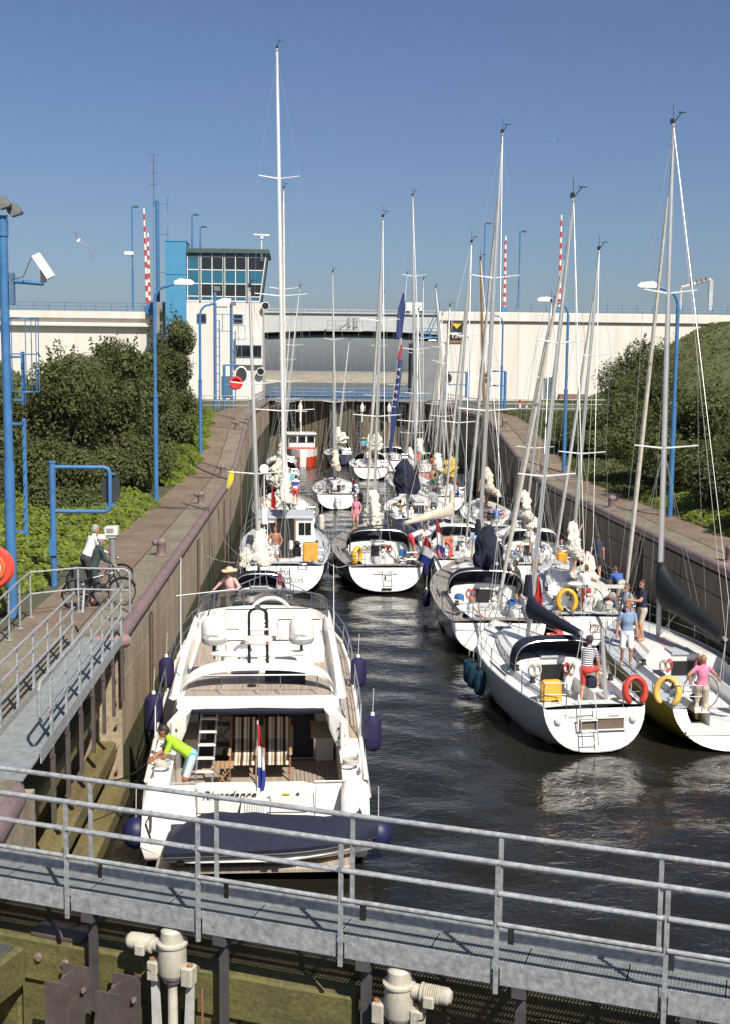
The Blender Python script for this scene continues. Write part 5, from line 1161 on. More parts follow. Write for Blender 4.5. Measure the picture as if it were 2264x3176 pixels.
# navy racer streamers with lettering
d = BOATS['navy']; inv = d['mw'].inverted()
def streamer(pts, w0, w1, mt, nm='streamer'):
    b = MB(); secs = []
    for i, (u, v) in enumerate(pts):
        p = inv @ aty(u, v, 72.0); ww = lerp(w0, w1, i/(len(pts)-1)) if not isinstance(w0, list) else w0[i]
        secs.append([(p.x-ww/2, p.y, p.z), (p.x, p.y+.06*math.sin(i*1.7), p.z), (p.x+ww/2, p.y+.03, p.z)])
    b.loft(secs, False); return b.build(nm, mt, d['t'], smooth=70)
STRM = mat('streamer_navy', (.02, .035, .13), .75, var=.15, scale=1)
streamer([(897, 652), (892, 690), (889, 720), (886, 752)], [.10, .46, .40, .38], 0, STRM); streamer([(893, 765), (889, 785), (886, 800)], [.05, .2, .26], 0, mat('pennant_red', (.32, .03, .04), .8))
streamer([(889, 800), (886, 840), (881, 880), (876, 915), (873, 945), (870, 985), (866, 1010)], [.26, .32, .32, .34, .30, .22, .1], 0, STRM)
for i, ch in enumerate('IEALVA'):
    u, v = lerp(876, 887, i/5), lerp(905, 822, i/5); p = inv @ aty(u, v, 71.85); textmesh('lettering', ch, .30, WHITEF, d['t'], p, (R_(90), R_(-82), 0), .004)
dl = BOATS['lotus']; il = dl['mw'].inverted(); b = MB(); secs = []
for i, (u, v, ww) in enumerate(((518, 1044, .04), (516, 1054, .22), (514, 1066, .26), (511, 1078, .20), (508, 1088, .10))):
    p = il @ aty(u, v, 53.0); secs.append([(p.x-ww/2, p.y, p.z), (p.x, p.y+.05*math.sin(i*1.9), p.z+.03), (p.x+ww/2, p.y+.02, p.z)])
b.loft(secs, False); b.build('signal_flag', mat('pennant_yellow', (.66, .50, .03), .8, var=.1), dl['t'], smooth=70)
# hanging navy staysail bag of the racer and the big navy cover of the grey cruiser
def hung_cover(key, u0, v0, u1, v1, yy, w, mt, nm):
    d = BOATS[key]; inv = d['mw'].inverted(); a = inv @ aty(u0, v0, yy); c = inv @ aty(u1, v1, yy); b = MB(); secs = []; rs = random.Random(int(u0)); seed = u0*.1
    for k in range(19):
        f = k/18; p = a.lerp(c, f); ww = w*(.12+.88*math.sin(min(1, f*1.12)**.8*math.pi*.62))*(1 if mt is NAVY else .72*(1+.16*rs.uniform(-1, 1))); ph = k*.75
        ring = []
        for q in range(0, 360, 9):
            th = R_(q); w1 = (.10 if mt is NAVY else .20)*math.sin(5*th+ph*.9)+(.05 if mt is NAVY else .13)*math.sin(11*th-ph*1.4+seed)+.06*rs.uniform(-1, 1)
            ring.append((p.x+.06*w*math.sin(ph*1.1+seed)+ww/2*math.cos(th)*(1+w1), p.y+ww*.34*math.sin(th)*(1+w1), p.z+.03*math.sin(3*th+ph)))
        secs.append(ring)
    b.loft(secs, True, True, True); b.build(nm, mt, d['t'], smooth=38)
hung_cover('rr', 1083, 1168, 1088, 1292, 43.2, 1.05, NAVY, 'mainsail_bag')
hung_cover('navy', 897, 1022, 905, 1098, 67.5, 1.35, NAVY, 'staysail_bag')
hung_cover('pho', 1308, 1228, 1305, 1330, 43.0, .8, SAIL, 'hanging_sail'); hung_cover('mid', 826, 1112, 832, 1190, 55.0, .95, SAIL, 'hanging_sail')
hung_cover('b7', 1189, 1152, 1184, 1200, 53.5, .75, SAIL, 'hanging_sail'); hung_cover('b11', 608, 1098, 612, 1165, 69.0, 1.6, SAIL, 'hanging_sail')
hung_cover('small', 548, 1218, 548, 1262, 43.5, .5, SAIL, 'hanging_sail'); hung_cover('wht', 838, 962, 836, 1000, 106, 1.2, SAIL, 'hanging_sail'); hung_cover('blue', 762, 962, 758, 985, 120, 1.7, SAIL, 'hanging_sail')
hung_cover('cream', 1001, 1015, 999, 1060, 80, 1.1, mat('flag_yellow', (.65, .42, .06), .8), 'yellow_bag'); hung_cover('lefty', 620, 1020, 622, 1085, 92, 1.6, SAIL, 'hanging_sail')
# fenders
TEALF = mat('fender_teal', (.01, .045, .07), .4)
for i, (x, y, lab) in enumerate(((-1.66, 5.9, 'teal fender on the navy hooded sloop, foremost of three'), (-1.68, 5.35, 'teal fender on the navy hooded sloop, middle of three'), (-1.68, 4.55, 'teal fender on the navy hooded sloop, aftmost of three'))):
    fender(on('tri', x, y, .62), lab, TEALF, .16, .75, .4)
fender(on('rr', -1.98, 6.2, .72), 'navy fender hung from the teak decked grey cruiser, aft one', NAVYF, .15, .7); fender(on('mid', 1.95, 2.2, .65), 'navy fender on the midstream sloop beside the dark red one', NAVYF, .14, .75); fender(on('mid', 2.05, 3.4, .95), 'dark red fender on the midstream sloop', mat('fender_red', (.16, .03, .03), .6), .14, .7)
fender(on('b12', 1.62, .8, .8), 'black fender on the wide transom sloop', BLACK, .13, .75); fender(on('b11', 1.95, .2, .75), 'cream fender hanging from the wind generator yacht', SAIL, .17, .95); fender(on('mid', -2.05, 3.3, .55), 'black fender between the pilothouse yacht and the midstream sloop', BLACK, .16, .8)
# mooring lines
def line(a, c, label, sag=.15, r=.012, mt=ROPE):
    a, c = Vector(a), Vector(c); b = MB(); b.tube([a.lerp(c, k/8)-Vector((0, 0, sag*4*(k/8)*(1-k/8))) for k in range(9)], r, 5); tag(b.build('mooring_line', mt), label, 'rope')
line(on('lotus', 1.75, .4, 1.3), on('mid', -1.6, .3, 1.1), 'white mooring line between the pilothouse yacht and the midstream sloop')
line(on('lotus', -1.9, 2, 1.3), (XL+.1, 49, 3.2), 'mooring line from the pilothouse yacht up to the left wall', .2)
line((XL+.05, 21.9, 1.7), (-3.0, 24.0, 1.5), 'dark mooring line from the gate recess to the motor yacht', .25, .016, BLACK)
line(on('lotus', -1.7, .3, 1.3), (XL+.05, 47.5, 1.9), 'pale mooring line running low from the pilothouse yacht to the left wall', .1)
# red and white workboat
def launch():
    t = thing('workboat', 'red and white workboat with wheelhouse moored by the far gate', 'motorboat', (-.35, 116.0, 0), math.pi+R_(4))
    L, B = 8.0, 3.3; b = MB(); secs = []
    for q in (0, .2, .5, .7, .85, .95, 1.0):
        w = B/2*(1-max(0, (q-.45)/.55)**2.6*.82); s = 1.35+.35*q; secs.append([(-w*.9, (q-1)*L, -.3), (-w, (q-1)*L, .95), (-w*1.02, (q-1)*L, s), (w*1.02, (q-1)*L, s), (w, (q-1)*L, .95), (w*.9, (q-1)*L, -.3)])
    b.loft(secs, True, True, True)
    for i, f in enumerate(b.f):
        zz = sum(b.v[j][2] for j in f)/len(f); b.mi[i] = 0 if zz < .5 else 1
    b.build('hull', [mat('boat_red', (.65, .07, .03), .4), WHITE], t, smooth=0)
    b = MB(); b.cbox((0, -3.2, 2.3), (2.6, 2.4, 1.5), 0, .1); w_ = b.build('wheelhouse', WHITE, t)
    for x in (-.85, 0, .85):
        b = MB(); b.box((x, -1.98, 2.55), (.7, .06, .62)); b.build('window', GLASS, w_)
    b = MB(); b.cbox((0, -3.2, 3.1), (2.9, 2.8, .14), 0, .05); b.build('roof', WHITE, w_)
    b = MB(); b.box((0, -1.95, 1.72), (3.0, .12, .14)); b.build('band', mat('boat_red', (.65, .07, .03), .4), w_)
    b = MB(); b.tube([(0, -3.4, 3.1), (0, -3.4, 6.3)], .05, 6); b.tube([(-.6, -3.4, 5.2), (.6, -3.4, 5.2)], .03, 5); b.build('signal_mast', WHITE, t)
    b = MB(); b.tube([(-1.2, -.8, 1.65), (-1.2, -.8, 2.3), (0, -.05, 2.35), (1.2, -.8, 2.3), (1.2, -.8, 1.65)], .03, 6); b.build('bow_rail', STEEL, t)
launch()
# ================================================================== motor yacht
YP = Vector((-.92, 22.35, 0)); YR = R_(1.3)
YMW = Matrix.Translation(YP) @ Matrix.Rotation(YR, 4, 'Z'); YINV = YMW.inverted()
def yl(px, py, yw):                     # pixel of the yacht close-up at a known distance -> yacht frame
    return YINV @ aty((400+px/1.911)/DS, (1750+py/1.911)/DS, yw)
YW = mat('yacht_gelcoat', (.82, .79, .72), .22, var=.02, scale=1)
YC = mat('yacht_cream', (.74, .69, .60), .35, var=.04, scale=2)
TEAKY = mat('yacht_teak', (.38, .315, .245), .65, var=.18, scale=2, streak=(18, .5, 1))
TINT = mat('tinted_screen', (.02, .022, .025), .05, var=.1, alpha=.82)
STRIPED = None
def motor_yacht():
    t = thing('motor_yacht', 'large white flybridge motor yacht with Riverdance on its transom', 'motor yacht', YP, YR)
    Lh = 16.2
    def hw(q): return 2.12*(1+.06*math.sin(min(1, q/.5)*math.pi/2))*(1-max(0, (q-.5)/.5)**2.3*.97)
    def sh(q): return 1.45+.15*sm(q*4)+.45*q**1.5
    st = [0, .06, .14, .25, .38, .5, .62, .74, .84, .92, .97, 1.0]; secs = []
    for q in st:
        w, s = hw(q), sh(q); y = q*Lh; k = lerp(-.5, .9, max(0, (q-.7)/.3)**2)
        half = [(w*.02, k-.05), (w*.80, lerp(.02, .9, max(0, (q-.6)/.4)**1.6)), (w*.90, lerp(.25, 1.05, max(0, (q-.6)/.4))), (w*.965, .75+.35*q), (w, 1.12+.45*q), (w, s)]
        if q == 0: half = [(w*.02, .0), (w*.86, .02), (w*.92, .25), (w*.97, .75), (w, 1.12), (w*.985, s)]
        secs.append([(-x, y, z) for x, z in half[::-1]]+[(x, y, z) for x, z in half])
    b = MB(); b.loft(secs, False)
    for i, f in enumerate(b.f):
        if max(b.v[j][2] for j in f) < .12: b.mi[i] = 1
    b.build('hull', [YW, ANTIF], t, smooth=28)
    for sx in (-1, 1):
        b = MB(); b.tube([(sx*(hw(q)+.012), q*Lh, 1.13+.45*q) for q in st], .035, 6); b.build('rub_rail', mat('rub_rail', (.5, .49, .46), .4), t)
    # stern wings: rounded pillars either side running down to the platform
    for sx in (-1, 1):
        secs = []
        for (y, z0, z1, xo, wd) in ((-.62, .25, .55, .0, .40), (-.55, .15, 1.0, .02, .46), (-.35, .08, 1.34, .02, .50), (0, 0, 1.46, .0, .50), (.5, .2, 1.50, .0, .40), (1.1, .6, 1.56, 0, .25)):
            xo_ = 2.11-xo; xi_ = xo_-wd; c = .12
            ring = [(xi_, z0), (xo_-.06, z0), (xo_, z0+.2), (xo_+.01, z1-c), (xo_-c, z1), (xi_+c, z1), (xi_, z1-c)]
            secs.append([(sx*x, y, z) for x, z in ring])
        b = MB(); b.loft(secs, True, True, True); b.build('stern_wing', YW, t, smooth=50)
        b = MB(); b.tube([(sx*1.95, -.56, .5), (sx*1.92, -.60, 1.1)], .028, 6); b.build('grab_bar', STEEL, t)
    # transom and swim platform
    b = MB(); b.loft([[(-1.68, -.05, .35), (1.68, -.05, .35), (1.66, .12, 1.33), (-1.66, .12, 1.33)], [(-1.68, .1, .35), (1.68, .1, .35), (1.66, .24, 1.33), (-1.66, .24, 1.33)]], True, True, True); b.build('transom', YW, t, smooth=0)
    b = MB(); b.cbox((-.08, .11, 1.12), (2.15, .22, .54), 0, .05); b.build('transom_locker', YW, t)
    textmesh('lettering', 'Riverdance', .225, mat('letter_black', (.012, .011, .012), .4), t, (-.52, -.03, 1.20), (R_(90), 0, 0), .006, 'CENTER', .35, 1.0)
    b = MB(); b.lathe([(.005, 0), (.035, 0), (.035, .01), (.005, .01)], (.78, -.012, 1.2), 10, 'y'); b.build('filler_cap', STEEL, t)
    b = MB(); b.ball((.56, -.01, 1.2), (.08, .01, .025), 10, 5); b.build('badge', YELLOW, t)
    b = MB(); b.cbox((0, -.64, .24), (3.6, 1.26, .10), 0, .04); b.build('swim_platform', TEAKY, t)
    # folding seat / grille on the transom
    b = MB(); b.loft([[(-.27, -.12, 1.14), (.19, -.12, 1.14), (.19, -.06, 1.16), (-.27, -.06, 1.16)], [(-.31, -.62, .86), (.19, -.62, .86), (.19, -.56, .90), (-.31, -.56, .90)]], True, True, True); sg = b.build('fold_down_seat', OFFW, t, smooth=0)
    for k in range(9):
        x = -.22+k*.045; b = MB(); b.quad((x, -.165, 1.15), (x+.022, -.165, 1.15), (x+.018, -.54, .945), (x-.006, -.54, .945)); b.build('slat', mat('slat_grey', (.38, .37, .34), .6), sg, smooth=0)
    b = MB(); b.cbox((-.06, -.64, .86), (.54, .14, .07), 0, .03); b.build('seat_lip', YW, sg)
    b = MB(); b.tube([(.20, -.1, 1.16), (.25, -.12, 1.2), (.27, -.3, 1.12), (.25, -.5, .95)], .014, 6); b.build('seat_handle', STEEL, sg)
    for x0, x1 in ((-1.68, -1.15), (1.1, 1.66)):
        b = MB(); b.tube([(x0, .16, 1.33), (x0, .16, 1.39), (x1, .16, 1.39), (x1, .16, 1.33)], .014, 6); b.build('gate_rail', STEEL, t)
    # cockpit
    b = MB(); b.box((0, 1.8, .72), (3.5, 3.3, .06))
    b.build('cockpit_sole', TEAKY, t)
    for k in range(12):
        b = MB(); b.box((.62+k*.085, 1.6, .753), (.008, 2.9, .004)); b.build('caulking_line', mat('caulk', (.07, .05, .04), .7), t)
    for sx in (-1, 1):
        b = MB(); b.loft([[(sx*1.66, y, .72), (sx*1.64, y, z), (sx*2.06, y, z), (sx*2.08, y, .72)] for y, z in ((.2, 1.45), (1.0, 1.54), (3.5, 1.60))], True, True, True); b.build('cockpit_coaming', YW, t, smooth=30)
        # superstructure side panel sweeping up to the overhang
        secs = []
        for (y, z0, z1, x0, x1) in ((1.40, 2.2, 2.45, 1.52, 1.64), (1.62, 1.5, 2.45, 1.54, 1.70), (2.2, 1.5, 2.5, 1.52, 1.74), (3.4, 1.5, 2.52, 1.50, 1.78), (8.5, 1.6, 2.55, 1.45, 1.72), (11.5, 1.7, 2.2, 1.1, 1.35), (13.2, 1.8, 1.9, .5, .6)):
            zm = (z0+z1)/2; secs.append([(sx*(x0+.10), y, z0), (sx*(x1+.16), y, z0), (sx*(x1+.05), y, zm), (sx*x1*.96, y, z1), (sx*(x0-.20), y, z1), (sx*(x0-.10), y, zm)])
        b = MB(); b.loft(secs, True, True, True); so = b.build('house_side', YW, t, smooth=40)
        for k in range(4):
            b = MB(); z = 1.78+k*.17; b.add([(sx*1.765, 1.75, z), (sx*1.765, 2.25, z), (sx*1.74, 2.25, z+.10), (sx*1.74, 1.75, z+.07)], [(0, 1, 2, 3)]); b.build('vent_slot', DARK, so, smooth=0)
        for k in range(4):
            b = MB(); z = 1.62+k*.20; b.loft([[(sx*1.60, 1.425, z), (sx*1.76, 1.47, z+.03), (sx*1.76, 1.47, z+.075), (sx*1.60, 1.425, z+.03)], [(sx*1.60, 1.45, z), (sx*1.76, 1.5, z+.03), (sx*1.76, 1.5, z+.075), (sx*1.60, 1.45, z+.03)]], True, True, True); b.build('vent_slot', DARK, so, smooth=0)
        b = MB(); b.tube([(sx*1.70, 1.5, 1.52), (sx*1.69, 1.42, 2.2)], .05, 8); b.build('house_post', YW, so)
    # bulkhead with doors
    b = MB(); b.box((0, 3.46, 1.62), (3.2, .08, 1.75)); bo = b.build('bulkhead', DARK, t, smooth=0)
    for x, m_ in ((-.55, GLASS), (.32, GLASS)):
        b = MB(); b.box((x, 3.39, 1.62), (.82, .05, 1.62)); b.build('door_glass', m_, bo)
    b = MB(); b.box((1.20, 3.40, 1.60), (.05, .06, 1.66)); b.box((.40, 3.37, 1.6), (.04, .06, 1.66)); b.box((.8, 3.38, .80), (.84, .06, .04)); b.build('door_frame', STEEL, bo)
    b = MB(); b.box((1.42, 3.38, 1.6), (.38, .08, 1.75)); b.build('bulkhead_side', YC, bo)
    b = MB(); b.box((-1.46, 3.38, 1.6), (.3, .08, 1.75)); b.build('bulkhead_side', YC, bo)
    # boarding ladder to the flybridge
    b = MB()
    for dx in (-.17, .17): b.tube([(-1.10+dx*1.02, 1.35, .76), (-.98+dx*.92, 2.35, 2.5)], .022, 8)
    lo = b.build('ladder_rails', STEEL, t)
    for k in range(7):
        f = (k+.6)/7.4; b = MB(); b.cbox((lerp(-1.10, -.98, f), lerp(1.35, 2.35, f), lerp(.76, 2.5, f)), (.36, .13, .03), 0, .01); b.build('tread', OFFW, lo)
    # flybridge deck slab and overhang
    secs = []
    for (y, w, zt) in ((1.62, 1.40, 2.58), (1.75, 1.62, 2.60), (2.2, 1.72, 2.60), (5, 1.74, 2.60), (8.8, 1.70, 2.62), (10.4, 1.35, 2.62), (10.9, .9, 2.62)):
        secs.append([(-w, y, zt-.17), (w, y, zt-.17), (w+.02, y, zt-.05), (w-.02, y, zt), (-w+.02, y, zt), (-w-.02, y, zt-.05)])
    b = MB(); b.loft(secs, True, True, True); fo = b.build('flybridge_deck', YW, t, smooth=30)
    b = MB(); b.box((0, 5.0, 2.612), (3.0, 6.2, .012)); b.build('teak_sole', TEAKY, fo)
    b = MB(); b.tube([(-1.5, 1.70, 2.38), (-.7, 1.68, 2.36), (0, 1.67, 2.37), (.8, 1.68, 2.355), (1.5, 1.70, 2.38)], .085, 10); b.build('rolled_awning', NAVY, fo)
    # fly coamings
    for sx in (-1, 1):
        secs = [[(sx*1.72, y, 2.56), (sx*1.80, y, z*.5+1.28), (sx*1.74, y, z), (sx*1.60, y, z), (sx*1.56, y, 2.6)] for y, z in ((1.75, 2.66), (2.4, 2.78), (3.6, 2.90), (6, 2.94), (8.6, 2.90), (9.4, 2.88))]
        b = MB(); b.loft(secs, True, True, True); b.build('fly_coaming', YW, fo, smooth=40)
    secs = []
    for a in range(-80, 81, 16):
        x, y = 1.74*math.sin(R_(a)), 8.6+1.55*math.cos(R_(a)); xi_, yi_ = 1.58*math.sin(R_(a)), 8.5+1.4*math.cos(R_(a)); secs.append([(x, y, 2.6), (x, y, 2.88), (xi_, yi_, 2.88), (xi_, yi_-.2, 2.6)])
    b = MB(); b.loft(secs, True, True, True); b.build('fly_front', YW, fo, smooth=40)
    secs = []
    for a in range(-100, 101, 10):
        x, y = 1.70*math.sin(R_(a)), 8.7+1.5*max(-.6, math.cos(R_(a))); e = sm((100-abs(a))/30)
        secs.append([(x, y, 2.87), (x*.985, y-.16, 2.87+.46*e), ])
    b = MB(); b.loft(secs, False); ws = b.build('windscreen', TINT, fo, smooth=60)
    b = MB(); b.tube([s[1] for s in secs], .016, 6); b.build('screen_rail', STEEL, ws)
    b = MB()
    for a in (-50, -18, 18, 50): b.tube([(1.70*math.sin(R_(a)), 8.7+1.5*math.cos(R_(a))-.01, 2.87), (1.68*math.sin(R_(a)), 8.55+1.5*math.cos(R_(a))-.01, 3.32)], .03, 4)
    b.build('screen_stay', mat('stay_slate', (.08, .10, .16), .5), ws)
    # helm console, wheel, seats
    b = MB(); b.loft([[(-.75, 8.4, 2.62), (.85, 8.4, 2.62), (.85, 9.6, 2.62), (-.75, 9.6, 2.62)], [(-.72, 8.55, 2.84), (.82, 8.55, 2.84), (.8, 9.6, 2.90), (-.7, 9.6, 2.90)]], True, True, True); he = b.build('helm_console', YC, fo, smooth=0)
    b = MB(); b.add([(-.3, 8.52, 2.85), (.8, 8.52, 2.85), (.75, 9.1, 2.98), (-.2, 9.1, 2.98)], [(0, 1, 2, 3)]); b.build('dash', mat('dash_grey', (.12, .10, .09), .5), he)
    b = MB(); b.torus((.12, 8.42, 2.92), .2, .022, (1, 0, 0), (0, .5, .85), n=22, k=6)
    for a in (20, 90, 160, 270): b.tube([(.12, 8.44, 2.92), (.12+.2*math.cos(R_(a)), 8.42+.1*math.sin(R_(a)), 2.92+.17*math.sin(R_(a)))], .016, 5)
    b.build('helm_wheel', BLACK, he)
    b = MB(); b.torus((.2, 9.2, 2.72), .55, .05, (1, 0, 0), (0, .3, .55), 15, 165, 16, 6); b.build('console_hood', YW, he)
    for (x, y, wx, wy, h) in ((-.45, 7.2, 1.0, .9, .42), (.65, 7.3, 1.1, .9, .42), (.9, 5.6, 1.1, 1.9, .40), (.2, 4.2, 2.0, .9, .30), (-.75, 5.4, .55, 1.2, .28)):
        b = MB(); b.cbox((x, y, 2.62+h/2), (wx, wy, h), 0, .10); s_ = b.build('fly_seat', YW, fo, smooth=40)
        b = MB(); b.cbox((x, y+wy*.42, 2.62+h+.10), (wx, .16, .26), 0, .06); b.build('seat_back', YW, s_, smooth=40)
    b = MB(); b.box((-1.15, 4.6, 2.625), (.7, 3.2, .02)); b.build('teak_walk', TEAKY, fo)
    b = MB(); b.cbox((-1.35, 7.9, 2.85), (.45, 1.1, .5), 0, .12); b.build('starboard_locker', YW, fo)
    # arch
    pl, pr, pk = yl(295, 800, 24.1), yl(1235, 800, 24.1), yl(760, 612, 24.95)
    cx = (pl.x+pr.x)/2; secs = []
    for k in range(21):
        a = R_(180*k/20); c, s = math.cos(a), math.sin(a)
        x = cx-(pr.x-pl.x)/2*math.copysign(abs(c)**.72, c); f = s**.72
        y = lerp(pl.y, pk.y, f); z = lerp(pl.z-.04, pk.z, f); w_ = lerp(.16, .34, f); h_ = .10
        secs.append([(x, y-w_*.35, z-h_*.3), (x*.985, y-w_*.3, z+h_*.6), (x*.97, y+w_*.9, z+h_*1.1), (x*.97, y+w_, z+h_*.3), (x*.98, y+w_*.5, z-h_*.4)])
    b = MB(); b.loft(secs, True, True, True); ar = b.build('radar_arch', YW, t, smooth=50)
    # mast hoop, wing bar, domes, radar
    h0, h1 = yl(770, 598, 25.0), yl(766, 262, 26.0)
    b = MB(); wv = .19; pts = []
    for k in range(9): a = R_(180*k/8); pts.append((h1.x-wv*math.cos(a), h1.y, h1.z-.14+.14*math.sin(a)))
    b.tube([(h0.x-wv*1.0, h0.y, h0.z)]+pts+[(h0.x+wv*1.0, h0.y, h0.z)], .034, 8); mo = b.build('mast_hoop', mat('hoop_black', (.03, .03, .035), .25, .4), ar)
    zb = lerp(h0.z, h1.z, .28); yb = lerp(h0.y, h1.y, .28)
    e0, e1 = yl(495, 520, 25.35), yl(1040, 520, 25.35)
    b = MB(); b.tube([(e0.x, yb, e0.z), (h0.x-.5, yb, e0.z-.03), (h0.x+.5, yb, e0.z-.03), (e1.x, yb, e1.z)], .065, 8, sq=1.3); b.build('wing_bar', YW, ar)
    for (px, nm) in ((508, 'dome'), (1024, 'dome')):
        q0, q1 = yl(px, 462, 25.35), yl(px, 292, 25.35); hgt = q1.z-q0.z; r = .265
        b = MB(); b.lathe([(.02, 0), (r*.86, .0), (r, .05), (r*1.01, hgt*.20), (.02, hgt*.20)], (q0.x, yb, q0.z), 22); d0 = b.build('dome_base', mat('dome_grey', (.42, .42, .40), .45), ar)
        prof = [(.02, hgt*.20), (r*1.0, hgt*.20), (r*1.0, hgt*.55)]+[(r*math.cos(R_(a)), hgt*.55+hgt*.45*math.sin(R_(a))) for a in range(12, 90, 13)]+[(.02, hgt)]
        b = MB(); b.lathe(prof, (q0.x, yb, q0.z), 24); b.build('satellite_dome', YW, ar, smooth=60)
        b = MB(); b.tube([(q0.x, yb, q0.z), (q0.x, yb, e0.z+.04)], .035, 8); b.build('dome_stem', BLACK, ar)
        textmesh('lettering', 'TracVision', .075, mat('letter_teal', (.03, .10, .16), .5), ar, (q0.x-.04, yb-r*1.005-.012, q0.z+hgt*.36), (R_(90), 0, 0), .002)
    rd = yl(767, 455, 25.3); b = MB(); b.lathe([(.02, -.07), (.25, -.065), (.31, -.02), (.31, .03), (.24, .07), (.02, .085)], (rd.x, rd.y+.1, rd.z), 22); b.build('radar_dome', YW, ar, smooth=50)
    b = MB(); b.box((rd.x+.20, rd.y-.15, rd.z), (.06, .03, .04)); b.build('radar_mark', RED, ar)
    b = MB(); b.tube([(h0.x-wv, lerp(h0.y, h1.y, .62), lerp(h0.z, h1.z, .62)), (h0.x+wv, lerp(h0.y, h1.y, .62), lerp(h0.z, h1.z, .62))], .03, 6); b.lathe([(.01, 0), (.06, 0), (.06, .1), (.01, .11)], (h1.x, h1.y, h1.z-.02), 10) if False else None; b.build('horn_bar', STEEL, ar)
    b = MB(); b.lathe([(.01, 0), (.06, 0), (.06, .1), (.01, .11)], (h1.x, h1.y, h1.z-.02), 10); b.build('masthead_light', STEEL, ar)
    # rail on the aft edge of the flybridge
    b = MB(); 
    zr = 3.02; b.tube([(-1.3, 1.95, zr), (1.3, 1.95, zr)], .015, 6)
    for x in (-.75, 0, .45, 1.2): b.tube([(x, 1.95, 2.6), (x, 1.95, zr)], .013, 6)
    b.build('aft_fly_rail', STEEL, fo)
    # side decks and guard rails
    for sx in (-1, 1):
        b = MB(); b.loft([[(sx*(hw(q)-.05), q*Lh, sh(q)+.015), (sx*min(1.5, hw(q)*.5), q*Lh, sh(q)+.02)] for q in st[2:-1]], False); b.build('side_deck', TEAKY, t)
        b = MB(); b.tube([(sx*(hw(q)-.05), q*Lh, sh(q)+.05) for q in st], .045, 6); b.build('gunwale', YW, t)
        qs = [.16, .24, .33, .42, .51, .6, .69, .78, .87, .95]
        b = MB(); b.tube([(sx*(hw(.13)-.06), .13*Lh, sh(.13)+.05)]+[(sx*(hw(q)-.03), q*Lh, sh(q)+.62) for q in qs]+[(0, Lh*.995, sh(1)+.66)], .017, 6)
        for q in qs: b.tube([(sx*(hw(q)-.06), q*Lh, sh(q)+.02), (sx*(hw(q)-.03), q*Lh, sh(q)+.62)], .014, 6)
        b.tube([(sx*(hw(q)-.045), q*Lh, sh(q)+.34) for q in qs], .009, 5); b.build('guard_rail', STEEL, t)
    # foredeck and house front
    b = MB(); b.loft([[(-hw(q)*.98, q*Lh, sh(q)), (0, q*Lh, sh(q)+.10), (hw(q)*.98, q*Lh, sh(q))] for q in st[5:]], False); b.build('foredeck', YW, t, smooth=40)
    b = MB(); b.loft([[(-1.5, 9.2, 1.7), (1.5, 9.2, 1.7), (1.35, 9.2, 2.5), (-1.35, 9.2, 2.5)], [(-1.3, 11.2, 1.8), (1.3, 11.2, 1.8), (1.1, 10.9, 2.4), (-1.1, 10.9, 2.4)], [(-.9, 13.4, 1.9), (.9, 13.4, 1.9), (.6, 13.2, 2.15), (-.6, 13.2, 2.15)]], True, True, True); b.build('coachroof', YW, t, smooth=30)
    b = MB(); b.cbox((-.2, 12.9, 2.28), (1.5, 1.1, .16), 0, .06); b.build('sun_pad', NAVY, t)
    # cleats, seams, fairleads, ropes
    for sx in (-1, 1):
        for y in (.25, 1.0, 6.0, 12.0):
            q = y/Lh; b = MB(); x, z = sx*(hw(q)-.16), sh(q)+.09; b.tube([(x, y-.13, z+.03), (x, y+.13, z+.03)], .018, 6); b.box((x, y, z), (.05, .12, .06)); b.build('cleat', STEEL, t)
        b = MB(); b.tube([(sx*1.9, -.62, 1.15), (sx*2.02, -.6, .9), (sx*1.9, -.66, .55), (sx*1.72, -.4, .42)], .012, 5); b.build('dock_line', BLACK, t)
        b = MB(); b.box((sx*1.12, -.012, 1.06), (.012, .02, .5)); b.build('gate_seam', mat('seam_grey', (.25, .24, .22), .6), t)
        for k in range(3):
            b = MB(); b.torus((sx*(1.82), .55, 1.62+k*.03), .15, .02, (1, 0, 0), (0, 1, 0), n=16, k=5); b.build('rope_coil', ROPE, t)
    for (x, y, w_, d_) in ((.65, 7.3, 1.1, .9), (.9, 5.6, 1.1, 1.9), (.2, 4.2, 2.0, .9)):
        b = MB(); b.box((x, y, 2.62+(.425 if w_ < 1.9 else .305)), (.012, d_*.9, .012)); b.build('cushion_seam', mat('seam_grey', (.25, .24, .22), .6), fo)
    b = MB(); b.lathe([(.005, 0), (.10, 0), (.10, .02), (.085, .02), (.085, .01), (.005, .01)], (-.15, 2.6, 2.62), 18); b.build('speaker_ring', BLACK, fo)
    b = MB(); b.box((.55, 3.0, 2.75), (.85, .5, .26)); b.build('navy_locker', NAVY, fo)
    # whip aerials
    for (px, pt, pb, yw) in ((310, -40, 700, 25.0), (1216, 0, 480, 29.0)):
        a, c = yl(px, pb, yw), yl(px, pt, yw); b = MB(); b.tube([(a.x, a.y, a.z-.2), a, c], [.02, .014, .009], 6); b.build('whip_aerial', WHITEF, t)
    # ensign
    a = yl(763, 1070, 22.3); limp_flag(t, (a.x, -.02, 1.3), 1.35, drop=1.25, w=.16, lean=(.02, .02))
    return t
motor_yacht()
